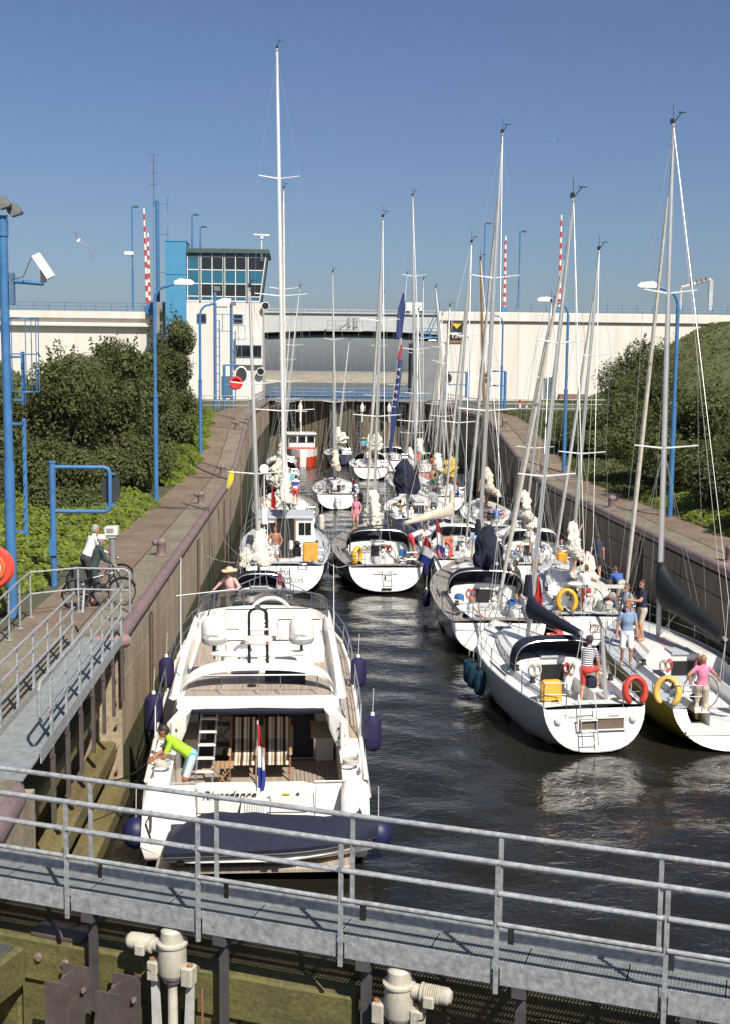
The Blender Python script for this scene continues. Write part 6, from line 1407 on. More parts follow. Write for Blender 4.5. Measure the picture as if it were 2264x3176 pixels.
# covered tender on the platform
def tender():
    t = thing('covered_tender', 'small white tender under a navy cover on the yacht swim platform', 'dinghy', YMW @ Vector((-.02, -.82, .34)), YR)
    b = MB(); secs = []
    for q in range(9):
        f = q/8; x = lerp(-1.55, 2.15, f); w = .66*(1-max(0, (f-.45)/.55)**2.4*.92)*(1 if f > .04 else .9); s = .30+.10*f
        secs.append([(x, -w*.5, .0+.22*max(0, f-.6)), (x, -w, .14+.18*max(0, f-.5)), (x, -w, s), (x, w, s), (x, w, .14+.18*max(0, f-.5)), (x, w*.5, .22*max(0, f-.6))])
    b.loft(secs, True, True, True); b.build('hull', WHITE, t, smooth=30)
    b = MB(); secs = []
    for q in range(13):
        f = q/12; x = lerp(-1.60, 2.25, f); w = .70*(1-max(0, (f-.45)/.55)**2.4*.9); s = .24+.08*f
        top = .40*sm(f/.16)*(1-.30*sm((f-.25)/.5))+.10+.02*math.sin(q*2.7)
        secs.append([(x, -w, s), (x, -w*1.02, s+.10), (x, -w*.72, s+top*.62), (x, -w*.2, s+top+.02*math.sin(q*2)), (x, w*.25, s+top), (x, w*.75, s+top*.62), (x, w*1.02, s+.1), (x, w, s)])
    b.loft(secs, True, True, True); b.build('cover', NAVY, t, smooth=50)
    b = MB(); b.tube([(lerp(-1.60, 2.25, q/12), -.72*(1-max(0, (q/12-.45)/.55)**2.4*.9), .26+.08*q/12) for q in range(13)], .022, 6); b.build('bead', BLACK, t)
    for x in (-1.3, -1.0, .25, .45):
        b = MB(); b.box((x, -.64, .14), (.12, .02, .08)); b.build('hull_fitting', DARK, t)
tender()
def striped_mat():
    m = bpy.data.materials.new('striped_cushion'); m.use_nodes = True; n = m.node_tree.nodes; l = m.node_tree.links; bs = n['Principled BSDF']; bs.inputs['Roughness'].default_value = .9
    tc = n.new('ShaderNodeTexCoord'); sx = n.new('ShaderNodeSeparateXYZ'); l.new(tc.outputs['Object'], sx.inputs[0]); mu = n.new('ShaderNodeMath'); mu.operation = 'MULTIPLY_ADD'; mu.inputs[1].default_value = 5.6; mu.inputs[2].default_value = .5; l.new(sx.outputs[0], mu.inputs[0])
    fr = n.new('ShaderNodeMath'); fr.operation = 'FRACT'; l.new(mu.outputs[0], fr.inputs[0]); r = n.new('ShaderNodeValToRGB'); r.color_ramp.interpolation = 'CONSTANT'; e = r.color_ramp.elements
    cols = [(0, (.55, .47, .36)), (.16, (.035, .02, .012)), (.46, (.36, .27, .16)), (.58, (.68, .62, .52)), (.8, (.28, .2, .11))]
    e[0].color = (*cols[0][1], 1); e[1].position = cols[1][0]; e[1].color = (*cols[1][1], 1)
    for p, c in cols[2:]: q = e.new(p); q.color = (*c, 1)
    l.new(fr.outputs[0], r.inputs[0]); l.new(r.outputs[0], bs.inputs['Base Color']); return m
STRIPED = striped_mat()
def deckchair(px, label):
    p = yl(px, 1240, 24.0); w = YMW @ Vector((p.x, 2.32, .75)); t = thing('deck_chair', label, 'chair', w, YR, 'striped deck chairs in the cockpit')
    b = MB()
    secs = [[(-.24, y, z), (.24, y, z), (.24, y+.03, z+.06), (-.24, y+.03, z+.06)] for y, z in ((-.32, .36), (-.1, .34), (.12, .36), (.2, .44), (.34, .72), (.46, 1.02), (.48, 1.08))]
    b.loft(secs, True, True, True); b.build('cushion', STRIPED, t, smooth=30)
    for sx in (-1, 1):
        b = MB(); b.tube([(sx*.27, -.30, .0), (sx*.27, -.26, .56)], .02, 6); b.tube([(sx*.27, .2, .0), (sx*.27, -.05, .34), (sx*.27, .48, 1.1)], .02, 6); b.build('leg_frame', WOOD, t)
        b = MB(); b.cbox((sx*.28, -.08, .58), (.06, .5, .03), 0, .01); b.build('armrest', mat('light_wood', (.48, .31, .16), .5), t)
    return t
deckchair(675, 'striped cushion deck chair beside the flybridge ladder'); deckchair(880, 'striped cushion deck chair beside the saloon door')
w = YMW @ Vector((-.72, 1.75, .75)); t = thing('folding_table', 'small folding wooden table beside the striped chairs', 'table', w, YR)
b = MB()
for k in range(5): b.box((-.18+k*.09, 0, .46), (.08, .42, .02))
b.build('top', mat('light_wood', (.48, .31, .16), .5), t)
for sx in (-1, 1):
    b = MB(); b.tube([(-.18*sx, -.18, 0), (.18*sx, -.18, .45)], .016, 5); b.build('leg', WOOD, t)
for (px, py, yw, lab, r, h) in ((1440, 1000, 24.6, 'large navy fender on the yacht side nearest its stern, over open water', .19, .78), (1360, 640, 28.3, 'large navy fender on the yacht side halfway along, over open water', .18, .75), (225, 640, 28.0, 'large navy fender between the yacht and the left wall, forward one', .18, .75), (150, 880, 25.6, 'large navy fender between the yacht and the left wall, aft one', .2, .85)):
    q = aty((400+px/1.911)/DS, (1750+py/1.911)/DS, yw); fender(q, lab, NAVYF, r, h, .55)
for (px, py, lab) in ((45, 1590, 'round blue ball fender at the yacht quarter beside the gate recess'), (1475, 1600, 'round blue ball fender at the yacht quarter over open water')):
    q = aty((400+px/1.911)/DS, (1750+py/1.911)/DS, 22.0); t = thing('ball_fender', lab, 'fender', q); b = MB(); b.ball((0, 0, 0), (.27, .27, .3), 16, 10); b.build('body', mat('fender_blue', (.012, .015, .065), .5), t)
    b = MB(); b.tube([(0, 0, .28), (0, .1, .9)], .01, 5); b.build('lanyard', ROPE, t)
# ================================================================== people
SKIN = mat('skin', (.52, .27, .17), .55, var=.05); SKIND = mat('skin_tan', (.38, .17, .09), .55, var=.06)
EYE = mat('eye_dark', (.03, .02, .018), .3); LIP = mat('lips', (.35, .10, .08), .5)
HAIRD = mat('hair_dark', (.035, .02, .012), .6, var=.3, scale=30); HAIRB = mat('hair_blond', (.36, .22, .10), .6, var=.3, scale=30); HAIRBR = mat('hair_brown', (.13, .065, .03), .6, var=.3, scale=30); HAIRG = mat('hair_grey', (.33, .31, .28), .6, var=.2, scale=30)
def cloth(nm, c, v=.08): return mat('cloth_'+nm, c, .88, var=v, scale=7, bump=.35, bscale=14)
CW = cloth('white', (.74, .73, .71)); CPINK = cloth('pink', (.75, .24, .36)); CLPINK = cloth('pale_pink', (.78, .42, .38)); CRED = cloth('red', (.62, .06, .05)); CRED2 = cloth('brick_red', (.42, .05, .05)); CNAVY = cloth('navy', (.02, .025, .06)); CBLUE = cloth('blue', (.06, .13, .42)); CDEN = cloth('denim_shirt', (.22, .32, .46)); CLB = cloth('light_blue', (.38, .50, .62))
CGREEN = cloth('lime', (.36, .62, .03)); CTEAL = cloth('turquoise', (.12, .45, .52)); CKHA = cloth('khaki', (.50, .43, .32)); CGREY = cloth('grey', (.32, .34, .36)); CDG = cloth('dark_green', (.035, .06, .055)); CDARK = cloth('charcoal', (.05, .045, .045)); COR = cloth('orange', (.75, .20, .05)); CSAND = cloth('sand', (.58, .52, .42))
def stripes(nm, c1, c2, per, axis=2):
    m = bpy.data.materials.new(nm); m.use_nodes = True; n = m.node_tree.nodes; l = m.node_tree.links; bs = n['Principled BSDF']; bs.inputs['Roughness'].default_value = .9
    tc = n.new('ShaderNodeTexCoord'); sx = n.new('ShaderNodeSeparateXYZ'); l.new(tc.outputs['Object'], sx.inputs[0]); mu = n.new('ShaderNodeMath'); mu.operation = 'MULTIPLY'; mu.inputs[1].default_value = per; l.new(sx.outputs[axis], mu.inputs[0])
    fr = n.new('ShaderNodeMath'); fr.operation = 'FRACT'; l.new(mu.outputs[0], fr.inputs[0]); r = n.new('ShaderNodeValToRGB'); r.color_ramp.interpolation = 'CONSTANT'; r.color_ramp.elements[0].color = (*c1, 1); r.color_ramp.elements[1].color = (*c2, 1); r.color_ramp.elements[1].position = .5
    l.new(fr.outputs[0], r.inputs[0]); l.new(r.outputs[0], bs.inputs['Base Color']); return m
SNAVY = stripes('stripe_navy', (.02, .022, .06), (.72, .71, .68), 19); SBEACH = stripes('stripe_beach', (.05, .35, .45), (.55, .6, .58), 12, 0)
PEOPLE = []
def ik(a, c, l1, l2, bend):
    a, c = Vector(a), Vector(c); d = c-a; L = d.length
    if L > (l1+l2)*.995: c = a+d*((l1+l2)*.995/L); d = c-a; L = d.length
    x = (l1*l1-l2*l2+L*L)/(2*L); h = math.sqrt(max(0, l1*l1-x*x)); u = d/L; bv = Vector(bend); bv = bv-u*bv.dot(u)
    bv = bv.normalized() if bv.length > 1e-4 else Vector((0, 0, 1))
    return a+u*x+bv*h, c
def person(label, pos, face, H=1.75, pitch=3, hip=None, hipxy=(0, 0), feet=None, hands=None, shirt=CW, pants=CNAVY, shoe=None, skin=SKIN, sleeve=.62, leg=.85, hair=HAIRBR, hat=None, look=0, headtilt=0, longhair=False, vox=.02, female=False, shades=False, belly=0, elbow=None, roll=0, bare=False, group=None):
    s = H/1.75; t = thing('person', label, 'person', pos, R_(face), group)
    hz = (.93 if hip is None else hip)*s; hc = Vector((hipxy[0], hipxy[1], hz)); p = R_(pitch); rl = R_(roll)
    u = Vector((math.sin(rl), math.sin(p)*math.cos(rl), math.cos(p)*math.cos(rl))); fwd = Vector((0, math.cos(p), -math.sin(p))); rt = fwd.cross(u).normalized(); fwd = u.cross(rt)
    feet = feet or [(-.11, .02, .08), (.11, -.02, .08)]
    S = [hc+u*.50*s-rt*.175*s*(.9 if female else 1), hc+u*.50*s+rt*.175*s*(.9 if female else 1)]
    hands = hands or [(-.26, .08, .85), (.26, .08, .85)]
    nk = hc+u*.56*s; hp = R_(pitch*.45+headtilt); hd = Vector((math.sin(rl)*.5, math.sin(hp), math.cos(hp))); hdc = nk+u*.04*s+hd*.125*s
    b = MB(); segs = []
    def seg(a, c, ra, rc, part):
        b.tube([a, c], [ra, rc], 10); b.ball(a, ra*.99, 10, 6); b.ball(c, rc*.99, 10, 6); segs.append((Vector(a), Vector(c), (ra+rc)/2, part))
    # torso
    def ring(d, rx, ry, off=0): c = hc+u*d*s+fwd*off*s; return [c+rt*(rx*s*math.cos(2*math.pi*k/14))+fwd*(ry*s*math.sin(2*math.pi*k/14)) for k in range(14)]
    sw = .92 if female else 1.0; hw_ = 1.06 if female else 1.0
    b.loft([ring(-.10, .12*hw_, .10), ring(-.04, .165*hw_, .125), ring(.06, .16*hw_, .12+belly*.4, belly*.3), ring(.18, .145*sw, .105+belly, belly*.5), ring(.32, .165*sw, .118+(.02 if female else 0), .01), ring(.43, .178*sw, .11), ring(.50, .165*sw, .085), ring(.545, .09, .07), ring(.57, .06, .06)], True, True, True)
    segs.append((hc+u*.10*s, hc+u*.5*s, .16*s, 'torso')); segs.append((hc-u*.08*s, hc+u*.03*s, .155*s, 'pelvis'))
    seg(hc+u*.53*s, hdc-hd*.03*s, .056*s, .054*s, 'neck')
    # head, looking sideways by `look`
    lk = Matrix.Rotation(R_(look), 3, 'Z'); hf = lk @ Vector((0, math.cos(hp), -math.sin(hp))); hr = hf.cross(hd).normalized(); hu = hr.cross(hf)
    def HP(x, y, z): return hdc+hr*x*s+hf*y*s+hu*z*s
    hs = []
    for k in range(9):
        a = math.pi*(k/8-.5)*.98; zz = math.sin(a)*.122; r = math.cos(a)
        hs.append([HP(.077*r*math.cos(q*math.pi/6)*(1-.12*(zz < -.03)), (.096*r*math.sin(q*math.pi/6)+(.012 if zz < -.02 else 0)), zz) for q in range(12)])
    b.loft(hs, True, True, True); segs.append((HP(0, 0, -.05), HP(0, 0, .05), .095*s, 'head'))
    b.ball(HP(0, .104, -.012), .018*s, 6, 5); b.ball(HP(0, .09, -.10), .032*s, 8, 5)
    for sx in (-1, 1): b.ball(HP(sx*.079, -.005, -.01), (.014*s, .022*s, .03*s), 8, 5)
    # arms
    wrists = []
    for i, sx in enumerate((-1, 1)):
        eb = Vector(elbow[i]) if elbow else Vector((sx*.6, -.8, -.3))
        hnd = Vector(hands[i])*s; el, wr = ik(S[i], hnd, .29*s, .26*s, eb)
        seg(S[i], el, .062*s, .05*s, 'uarm'); seg(el, wr, .043*s, .030*s, 'farm')
        dv = (wr-el).normalized(); seg(wr, wr+dv*.075*s, .034*s, .030*s, 'hand'); wrists.append((wr+dv*.075*s, dv, sx))
    # legs
    for i, sx in enumerate((-1, 1)):
        hj = hc+rt*(sx*.088*s)-u*.03*s; ft = Vector(feet[i])*s; kn, an = ik(hj, ft, .43*s, .42*s, (sx*.12, 1, .15))
        pr = 1.18 if leg > .3 else 1.0
        seg(hj, kn, .088*s*pr, .062*s*(pr if leg > .9 else 1), 'thigh'); seg(kn, an, .057*s*(1.2 if leg > 1.2 else 1), .038*s*(1.5 if leg > 1.6 else 1), 'shin')
        b.ball(kn.lerp(an, .25)-Vector((0, .015, 0)), .058*s*(1.1 if leg > 1.2 else 1), 8, 6)
        toe = an+Vector((sx*.03, .15*s, -.035*s)); seg(an-Vector((0, .03, .02))*s, toe, .042*s, .035*s, 'foot')
    me = bpy.data.meshes.new('tmp'); me.from_pydata([tuple(q) for q in b.v], [], b.f); o = bpy.data.objects.new('tmp_body', me); COL.objects.link(o)
    m_ = o.modifiers.new('r', 'REMESH'); m_.mode = 'VOXEL'; m_.voxel_size = vox; m2 = o.modifiers.new('s', 'SMOOTH'); m2.factor = .5; m2.iterations = 3
    PEOPLE.append(dict(t=t, o=o, segs=segs, mats=[SKIN if skin is None else skin, shirt if not bare else skin, pants, shoe or skin, EYE, LIP], sleeve=sleeve, leg=leg, HP=HP, s=s, wrists=wrists, hair=hair, hat=hat, longhair=longhair, shades=shades, vox=vox, hr=hr, hf=hf, hu=hu, bare=bare))
    return t
def finish_people():
    dg = bpy.context.evaluated_depsgraph_get()
    for P in PEOPLE:
        me = bpy.data.meshes.new_from_object(P['o'].evaluated_get(dg)); nv = len(me.vertices); nf = len(me.polygons)
        co = np.empty(nv*3); me.vertices.foreach_get('co', co); co = co.reshape(-1, 3); ce = np.empty(nf*3); me.polygons.foreach_get('center', ce); ce = ce.reshape(-1, 3)
        best = np.full(nf, 1e9); idx = np.zeros(nf, int)
        for a, c, r, part in P['segs']:
            a_ = np.array(a); d = np.array(c)-a_; L2 = max(1e-9, d@d); tt = np.clip((ce-a_)@d/L2, 0, 1); dist = np.linalg.norm(ce-(a_+tt[:, None]*d), axis=1)/r
            if part == 'torso': mi = np.full(nf, 1)
            elif part == 'pelvis': mi = np.full(nf, 2)
            elif part == 'uarm': mi = np.where(tt < P['sleeve'], 1, 0)
            elif part == 'farm': mi = np.where(tt < P['sleeve']-1.0, 1, 0)
            elif part == 'thigh': mi = np.where(tt < P['leg'], 2, 0)
            elif part == 'shin': mi = np.where(tt < P['leg']-1.0, 2, 0)
            elif part == 'foot': mi = np.full(nf, 3)
            else: mi = np.full(nf, 0)
            k = dist < best; best[k] = dist[k]; idx[k] = mi[k]
        polys = []; pl = np.empty(len(me.loops), int); me.loops.foreach_get('vertex_index', pl); st = np.empty(nf, int); tot = np.empty(nf, int); me.polygons.foreach_get('loop_start', st); me.polygons.foreach_get('loop_total', tot)
        b = MB(); b.v = [tuple(q) for q in co.tolist()]; b.f = [tuple(pl[s_:s_+n_].tolist()) for s_, n_ in zip(st, tot)]; b.mi = idx.tolist()
        s, HP = P['s'], P['HP']
        for sx in (-1, 1):
            if not P['shades']: b.ball(HP(sx*.032, .088, .005), .012*s, 6, 4, 4)
        b.ball(HP(0, .097, -.055), (.022*s, .01*s, .007*s), 6, 4, 5)
        for (w_, dv, sx) in P['wrists']:
            q = dv.cross(Vector((0, 1, .2))); q = q.normalized() if q.length > .1 else Vector((1, 0, 0)); nrm = q.cross(dv).normalized()
            for f, ln in ((-1.5, .058), (-.5, .072), (.5, .068), (1.5, .05)):
                a = w_-dv*.012*s+q*(f*.014*s); m_ = a+dv*ln*.55*s; e = m_+(dv*.8-nrm*.55).normalized()*ln*.5*s
                b.tube([a, m_, e], [.0095*s, .009*s, .007*s], 5, 0)
            a = w_-dv*.06*s+q*(sx*-.026*s); b.tube([a, a+(dv*.6-q*sx*.8).normalized()*.035*s, a+(dv*.9-q*sx*.4).normalized()*.06*s], [.012*s, .011*s, .008*s], 5, 0)
        b.build('body', P['mats'], P['t'], smooth=180)
        bpy.data.objects.remove(P['o'], do_unlink=True); bpy.data.meshes.remove(me)
        if P['hair']:
            h = MB(); h.ball((0, 0, 0), 1.0, 18, 12); keep = []; vs = h.v
            for f in h.f:
                c = [sum(vs[i][k] for i in f)/len(f) for k in range(3)]
                if c[2] > .55 or (c[1] < .15 and c[2] > (-.95 if P['longhair'] else -.45)) or (c[2] > .3 and c[1] < .55): keep.append(f)
            hm = MB(); hm.v = [tuple(HP(x*.086*(1+.04*math.sin(9*y+5*z)), y*.106-.008, z*(.130 if z > 0 or not P['longhair'] else .19)+.008)) for x, y, z in vs]; hm.f = keep; hm.mi = [0]*len(keep)
            ho = hm.build('hair', P['hair'], P['t'], smooth=60)
        if P['shades']:
            g = MB()
            for sx in (-1, 1): g.ball(HP(sx*.034, .094, .006), (.027*s, .014*s, .018*s), 8, 5)
            g.tube([HP(-.08, .0, .012), HP(-.06, .085, .012), HP(.06, .085, .012), HP(.08, .0, .012)], .006*s, 5); g.build('sunglasses', BLACK, P['t'])
        if P['hat']:
            kind, hmat = P['hat']; g = MB(); rings = []
            prof = [(.235, .045), (.23, .055), (.11, .07), (.10, .13), (.07, .155), (.01, .16)] if kind == 'brim' else [(.10, .03), (.103, .06), (.09, .11), (.055, .142), (.01, .15)]
            for r, z in prof: rings.append([HP(r*math.cos(q*math.pi/9), r*1.12*math.sin(q*math.pi/9)-.005, z+(.012*math.sin(q*1.1) if kind == 'brim' and r > .2 else 0)) for q in range(18)])
            g.loft(rings, True, False, True)
            if kind == 'cap': g.loft([[HP(-.07, .08, .045), HP(0, .10, .055), HP(.07, .08, .045)], [HP(-.06, .155, .035), HP(0, .175, .042), HP(.06, .155, .035)]], False)
            g.build('hat', hmat, P['t'], smooth=50)
STRAW = mat('straw', (.62, .50, .32), .9, var=.1, scale=20)
SIT = dict(hip=.22, feet=[(-.14, .42, -.16), (.14, .42, -.16)])
def seat(z): return dict(hip=z)
# on the motor yacht
w = YMW @ Vector((-1.42, .95, .75))
person('person in lime green shirt bending over the yacht bulwark to a mooring line', w, 98, 1.78, pitch=52, hip=.92, hipxy=(0, -.12), feet=[(-.16, -.05, .08), (.16, .02, .08)], hands=[(-.12, .62, .88), (.16, .6, .86)], shirt=CGREEN, pants=SBEACH, sleeve=.75, leg=.92, hair=HAIRD, headtilt=-5, vox=.016, skin=SKIND)
w = YMW @ Vector((-1.0, 13.4, 2.42))
person('person in straw hat and pale pink shirt sitting on the yacht foredeck holding a boathook', w, 150, 1.7, pitch=8, hip=.14, feet=[(-.2, .45, -.25), (.2, .45, -.25)], hands=[(-.35, .35, .35), (.5, .28, .25)], shirt=CLPINK, pants=CKHA, sleeve=1.8, leg=1.8, hair=HAIRG, hat=('brim', STRAW), vox=.018, skin=SKIND)
a, c = w+Vector((.15, -.25, .35)), Vector((XL+.15, 35.3, 2.6)); b = MB(); b.tube([a, c], .014, 6); tag(b.build('boathook', WHITEF), 'white boathook held between the yacht foredeck and the left wall', 'boathook')
# pilothouse yacht
person('bare chested person in white shorts standing in the pilothouse doorway', on('lotus', -.42, 2.3), 172, 1.80, pitch=2, hands=[(-.24, .18, 1.0), (.20, .26, 1.05)], shirt=SKIND, pants=CW, skin=SKIND, bare=True, sleeve=0, leg=.75, hair=HAIRBR, vox=.018)
person('blond person in turquoise top sitting low in the pilothouse yacht cockpit', on('lotus', -1.12, 1.5, .75), 120, 1.65, shirt=CTEAL, pants=CKHA, hair=HAIRB, vox=.02, longhair=True, female=True, hands=[(-.2, .3, .3), (.2, .3, .3)], **SIT)
# midstream sloop
person('person in pink top and shorts standing on the midstream sloop foredeck', on('mid', -.55, 10.3, 1.28), 160, 1.68, shirt=CPINK, pants=CPINK, leg=.35, sleeve=.6, hair=HAIRB, vox=.02, female=True, hands=[(-.24, .12, .95), (.24, .05, .82)])
person('person in white shirt and red shorts bending over the midstream sloop quarter', on('mid', 1.45, 2.2, 1.12), -70, 1.78, pitch=68, hipxy=(0, -.2), hands=[(-.1, .5, .55), (.15, .5, .5)], shirt=CW, pants=CRED, hair=HAIRBR, vox=.02, leg=.9)
# wind generator yacht and b12
person('person in white and blue shirt with coral shorts on the wind generator yacht', (-.66, 69.3, 1.5), -15, 1.74, pitch=18, shirt=stripes('stripe_sail', (.72, .71, .7), (.05, .06, .3), 2.2), pants=cloth('coral', (.70, .12, .12)), hair=HAIRD, vox=.026, leg=.9)
person('person in pale shirt sitting on the wide transom sloop by its rail', on('b12', -.85, .7, 1.0), -20, 1.75, shirt=CGREY, pants=CKHA, hair=HAIRG, vox=.028, **SIT)
person('person in dark cap and vest seated amidships on the wide transom sloop', on('b12', -.15, 1.3, 1.05), 15, 1.78, shirt=CW, pants=CSAND, hair=HAIRD, hat=('cap', CDARK), vox=.028, **SIT)
# beyond
person('child in orange cap and pale shirt standing on the slender masted sloop', (5.9, 80.2, .9), 10, 1.35, shirt=CW, pants=CSAND, hair=HAIRB, hat=('cap', COR), vox=.03)
person('child in grey top standing beside the one in the orange cap', (6.55, 80.6, .95), -12, 1.4, shirt=CGREY, pants=CDARK, hair=HAIRBR, vox=.03)
person('person with white sunhat and white top in the navy racing yacht cockpit', (5.75, 68.0, .95), 60, 1.68, pitch=12, shirt=CW, pants=CDARK, hair=HAIRBR, hat=('brim', CW), female=True, vox=.026)
person('person in grey shirt standing at the stern of the navy racing yacht', (7.05, 67.4, .95), 0, 1.76, pitch=6, shirt=CGREY, pants=CDARK, hair=HAIRD, vox=.026)
person('person in lime vest crouching in the navy racing yacht cockpit', (5.25, 68.6, .9), -30, 1.7, shirt=CGREEN, pants=CNAVY, hair=HAIRD, vox=.028, **SIT)
person('person in white shirt and brown shorts kneeling at the navy racing yacht rail', (4.95, 67.0, .95), 20, 1.7, pitch=30, shirt=CW, pants=CKHA, hair=HAIRBR, vox=.028, **SIT)
person('person in orange lifejacket standing on the red motorsailer', (9.85, 94.5, 1.0), 160, 1.8, shirt=COR, pants=CRED2, hair=HAIRD, vox=.034, pitch=12)
person('bare backed person in green shorts on the cream decked sloop', (8.5, 82.0, 1.0), 5, 1.75, shirt=SKIND, bare=True, skin=SKIND, pants=cloth('green', (.03, .16, .06)), hair=HAIRBR, vox=.03)
person('person in turquoise shirt and sunhat near the far gate', (5.2, 112.3, 1.3), 190, 1.75, shirt=CTEAL, pants=CDARK, hair=HAIRG, hat=('brim', STRAW), vox=.036)
# grey cruiser, coral buoy sloop
person('person in light shirt and beige trousers standing on the grey cruiser foredeck', on('rr', .2, 9.6, 1.28), 178, 1.78, shirt=CLB, pants=CSAND, leg=1.8, hair=HAIRBR, vox=.02, look=15)
person('person in sunglasses with striped blue shirt and dark shorts on the grey cruiser foredeck', on('rr', .62, 9.9, 1.28), 168, 1.82, shirt=stripes('stripe_lb', (.32, .42, .55), (.62, .66, .70), 24), pants=CNAVY, leg=.95, hair=HAIRD, shades=True, vox=.02, shoe=CW, hands=[(-.42, .12, 1.28), (.28, .05, .85)])
person('person in white top half hidden by the hanging navy sail bag', on('rr', .55, 7.9, 1.5), 190, 1.75, shirt=CW, pants=CNAVY, hair=HAIRD, vox=.022)
person('person in black shirt reaching to the rigging by the grey cruiser sprayhood', on('rr', 1.25, 4.2, .75), 75, 1.75, pitch=15, shirt=CDARK, pants=CDARK, hair=HAIRD, vox=.02, hands=[(-.2, .45, 1.35), (.2, .4, 1.3)])
person('fair haired child in white shirt sitting at the grey cruiser helm', on('rr', -.85, .95, .95), -60, 1.45, pitch=6, shirt=CW, pants=CDEN, hair=HAIRB, longhair=True, vox=.018, hip=.15, feet=[(-.12, .4, -.2), (.12, .4, -.2)], hands=[(-.05, .55, .5), (.3, .35, .25)])
person('person in white trousers bent double beside the coral horseshoe buoy', on('b5', -.5, 1.4, .85), 60, 1.72, pitch=95, hipxy=(0, -.15), hands=[(-.15, .55, .35), (.2, .5, .35)], shirt=COR, pants=CW, leg=1.75, hair=HAIRBR, vox=.022)
person('person in dark cap and white T shirt standing near the lowered mainsail', on('pho', -1.15, 8.0, 1.2), 200, 1.76, shirt=CW, pants=CGREY, hair=HAIRD, hat=('cap', CDARK), vox=.02, look=-20)
person('person in striped top sitting at the stern of the cream hooded sloop', on('b7', .9, 1.0, 1.0), 170, 1.75, shirt=stripes('stripe_bw', (.04, .04, .05), (.7, .7, .68), 14), pants=CGREY, hair=HAIRD, vox=.022, **SIT)
# sloop with yellow horseshoe
person('person in white shirt and brick red shorts standing barefoot at the yellow horseshoe', on('pho', -.1, 1.5, .72), -8, 1.80, pitch=4, shirt=CLB if False else CW, pants=CRED2, hair=HAIRBR, vox=.018, leg=.95, hands=[(-.22, .38, 1.25), (.25, .3, 1.2)])
person('person in white top with raised arms gathering the lowered sail', on('pho', .1, 6.3, 1.45), -65, 1.76, pitch=2, shirt=CW, pants=cloth('slate_shorts', (.12, .14, .15)), hair=HAIRD, vox=.02, leg=.9, hands=[(-.18, .32, 1.95), (.12, .35, 1.85)])
person('person in navy T shirt standing beyond the lowered mainsail', on('pho', 1.1, 6.4, 1.2), -10, 1.78, shirt=CNAVY, pants=CDARK, hair=HAIRD, vox=.02)
person('person in blue shirt bent over the wheel of the yellow horseshoe sloop', on('pho', 1.25, 2.2, .85), 10, 1.78, pitch=62, hipxy=(0, -.1), shirt=CBLUE, pants=CKHA, hair=HAIRBR, vox=.02, hands=[(-.2, .6, .55), (.2, .6, .55)])
person('person in red shirt sitting low behind the navy sprayhood', (8.3, 38.9, .42), 120, 1.7, pitch=15, shirt=CRED, pants=CRED2, hair=HAIRB, vox=.018, belly=.05, **SIT)
# yellow racer and navy hooded sloop
person('person in grey long sleeved top leaning by the black boom cover', on('yel', -1.02, 6.3, 1.35), 120, 1.66, shirt=CGREY, pants=CNAVY, leg=1.3, sleeve=1.8, hair=HAIRBR, female=True, shades=True, vox=.017, longhair=True)
person('person in navy polo and beige shorts standing by the mast of the yellow racer', on('yel', -.62, 6.1, 1.36), 105, 1.80, shirt=CNAVY, pants=CKHA, hair=HAIRD, shades=True, vox=.017, leg=.9, hands=[(-.05, .42, 1.2), (.2, .35, 1.15)])
person('person in denim blue shirt and white shorts standing between the two front sloops', on('yel', -1.58, 4.3, 1.05), 168, 1.80, shirt=CDEN, pants=CW, hair=mat('hair_ginger', (.26, .12, .04), .6), shades=True, vox=.016, leg=.92, look=-35, hands=[(-.28, .05, .85), (.28, .02, .85)])
person('person in pink T shirt and khaki trousers at the stern of the yellow racer', on('yel', -.72, .50, .56), -12, 1.66, shirt=CPINK, pants=CKHA, leg=1.72, hair=HAIRB, female=True, vox=.016, hands=[(-.30, .02, .98), (.52, .38, 1.0)], elbow=[(-1, -.4, -.1), (.8, -.4, -.6)])
person('person in navy striped shirt and red shorts stepping up in the navy hooded cockpit', on('tri', .52, 2.1, .62), -35, 1.76, pitch=16, shirt=SNAVY, pants=CRED, hair=HAIRD, hat=('cap', CDARK), vox=.016, leg=.95, sleeve=.72, feet=[(-.10, -.05, .08), (.16, .34, .48)], hands=[(-.05, .45, .95), (.22, .4, .85)], belly=.03)
# more of the crowd further down the lock
person('person in coral shirt standing in the cockpit of the far right wall sloop', (10.7, 90.2, .9), 170, 1.76, shirt=cloth('coral2', (.70, .22, .14)), pants=CNAVY, hair=HAIRD, vox=.034)
person('person in yellow jacket on the foredeck of the dark classic cutter', (10.5, 72.0, 1.3), 150, 1.78, shirt=cloth('yellow', (.62, .45, .05)), pants=CNAVY, hair=HAIRBR, vox=.03)
person('person in red jacket at the stern of the red motorsailer', (9.0, 98.8, 1.0), 20, 1.76, shirt=CRED, pants=CDARK, hair=HAIRG, vox=.034)
person('person in white shirt at the helm of the sloop halfway down the lock', (5.2, 104.6, .75), 180, 1.78, shirt=CW, pants=CBLUE, hair=HAIRD, vox=.034)
person('person in pink vest on the orange hooded sloop by the left wall', (-1.7, 94.2, .8), 170, 1.66, shirt=CLPINK, pants=CW, hair=HAIRB, female=True, vox=.034)
person('person in blue jacket sitting at the stern of the dark classic cutter', (10.2, 64.6, 1.05), 10, 1.75, shirt=CBLUE, pants=CKHA, hair=HAIRBR, vox=.028, **SIT)
person('person in white cap leaning on the boom of the cream decked sloop', (9.2, 80.6, .95), -10, 1.78, pitch=22, shirt=CLB, pants=CSAND, hair=HAIRD, hat=('cap', CW), vox=.03)
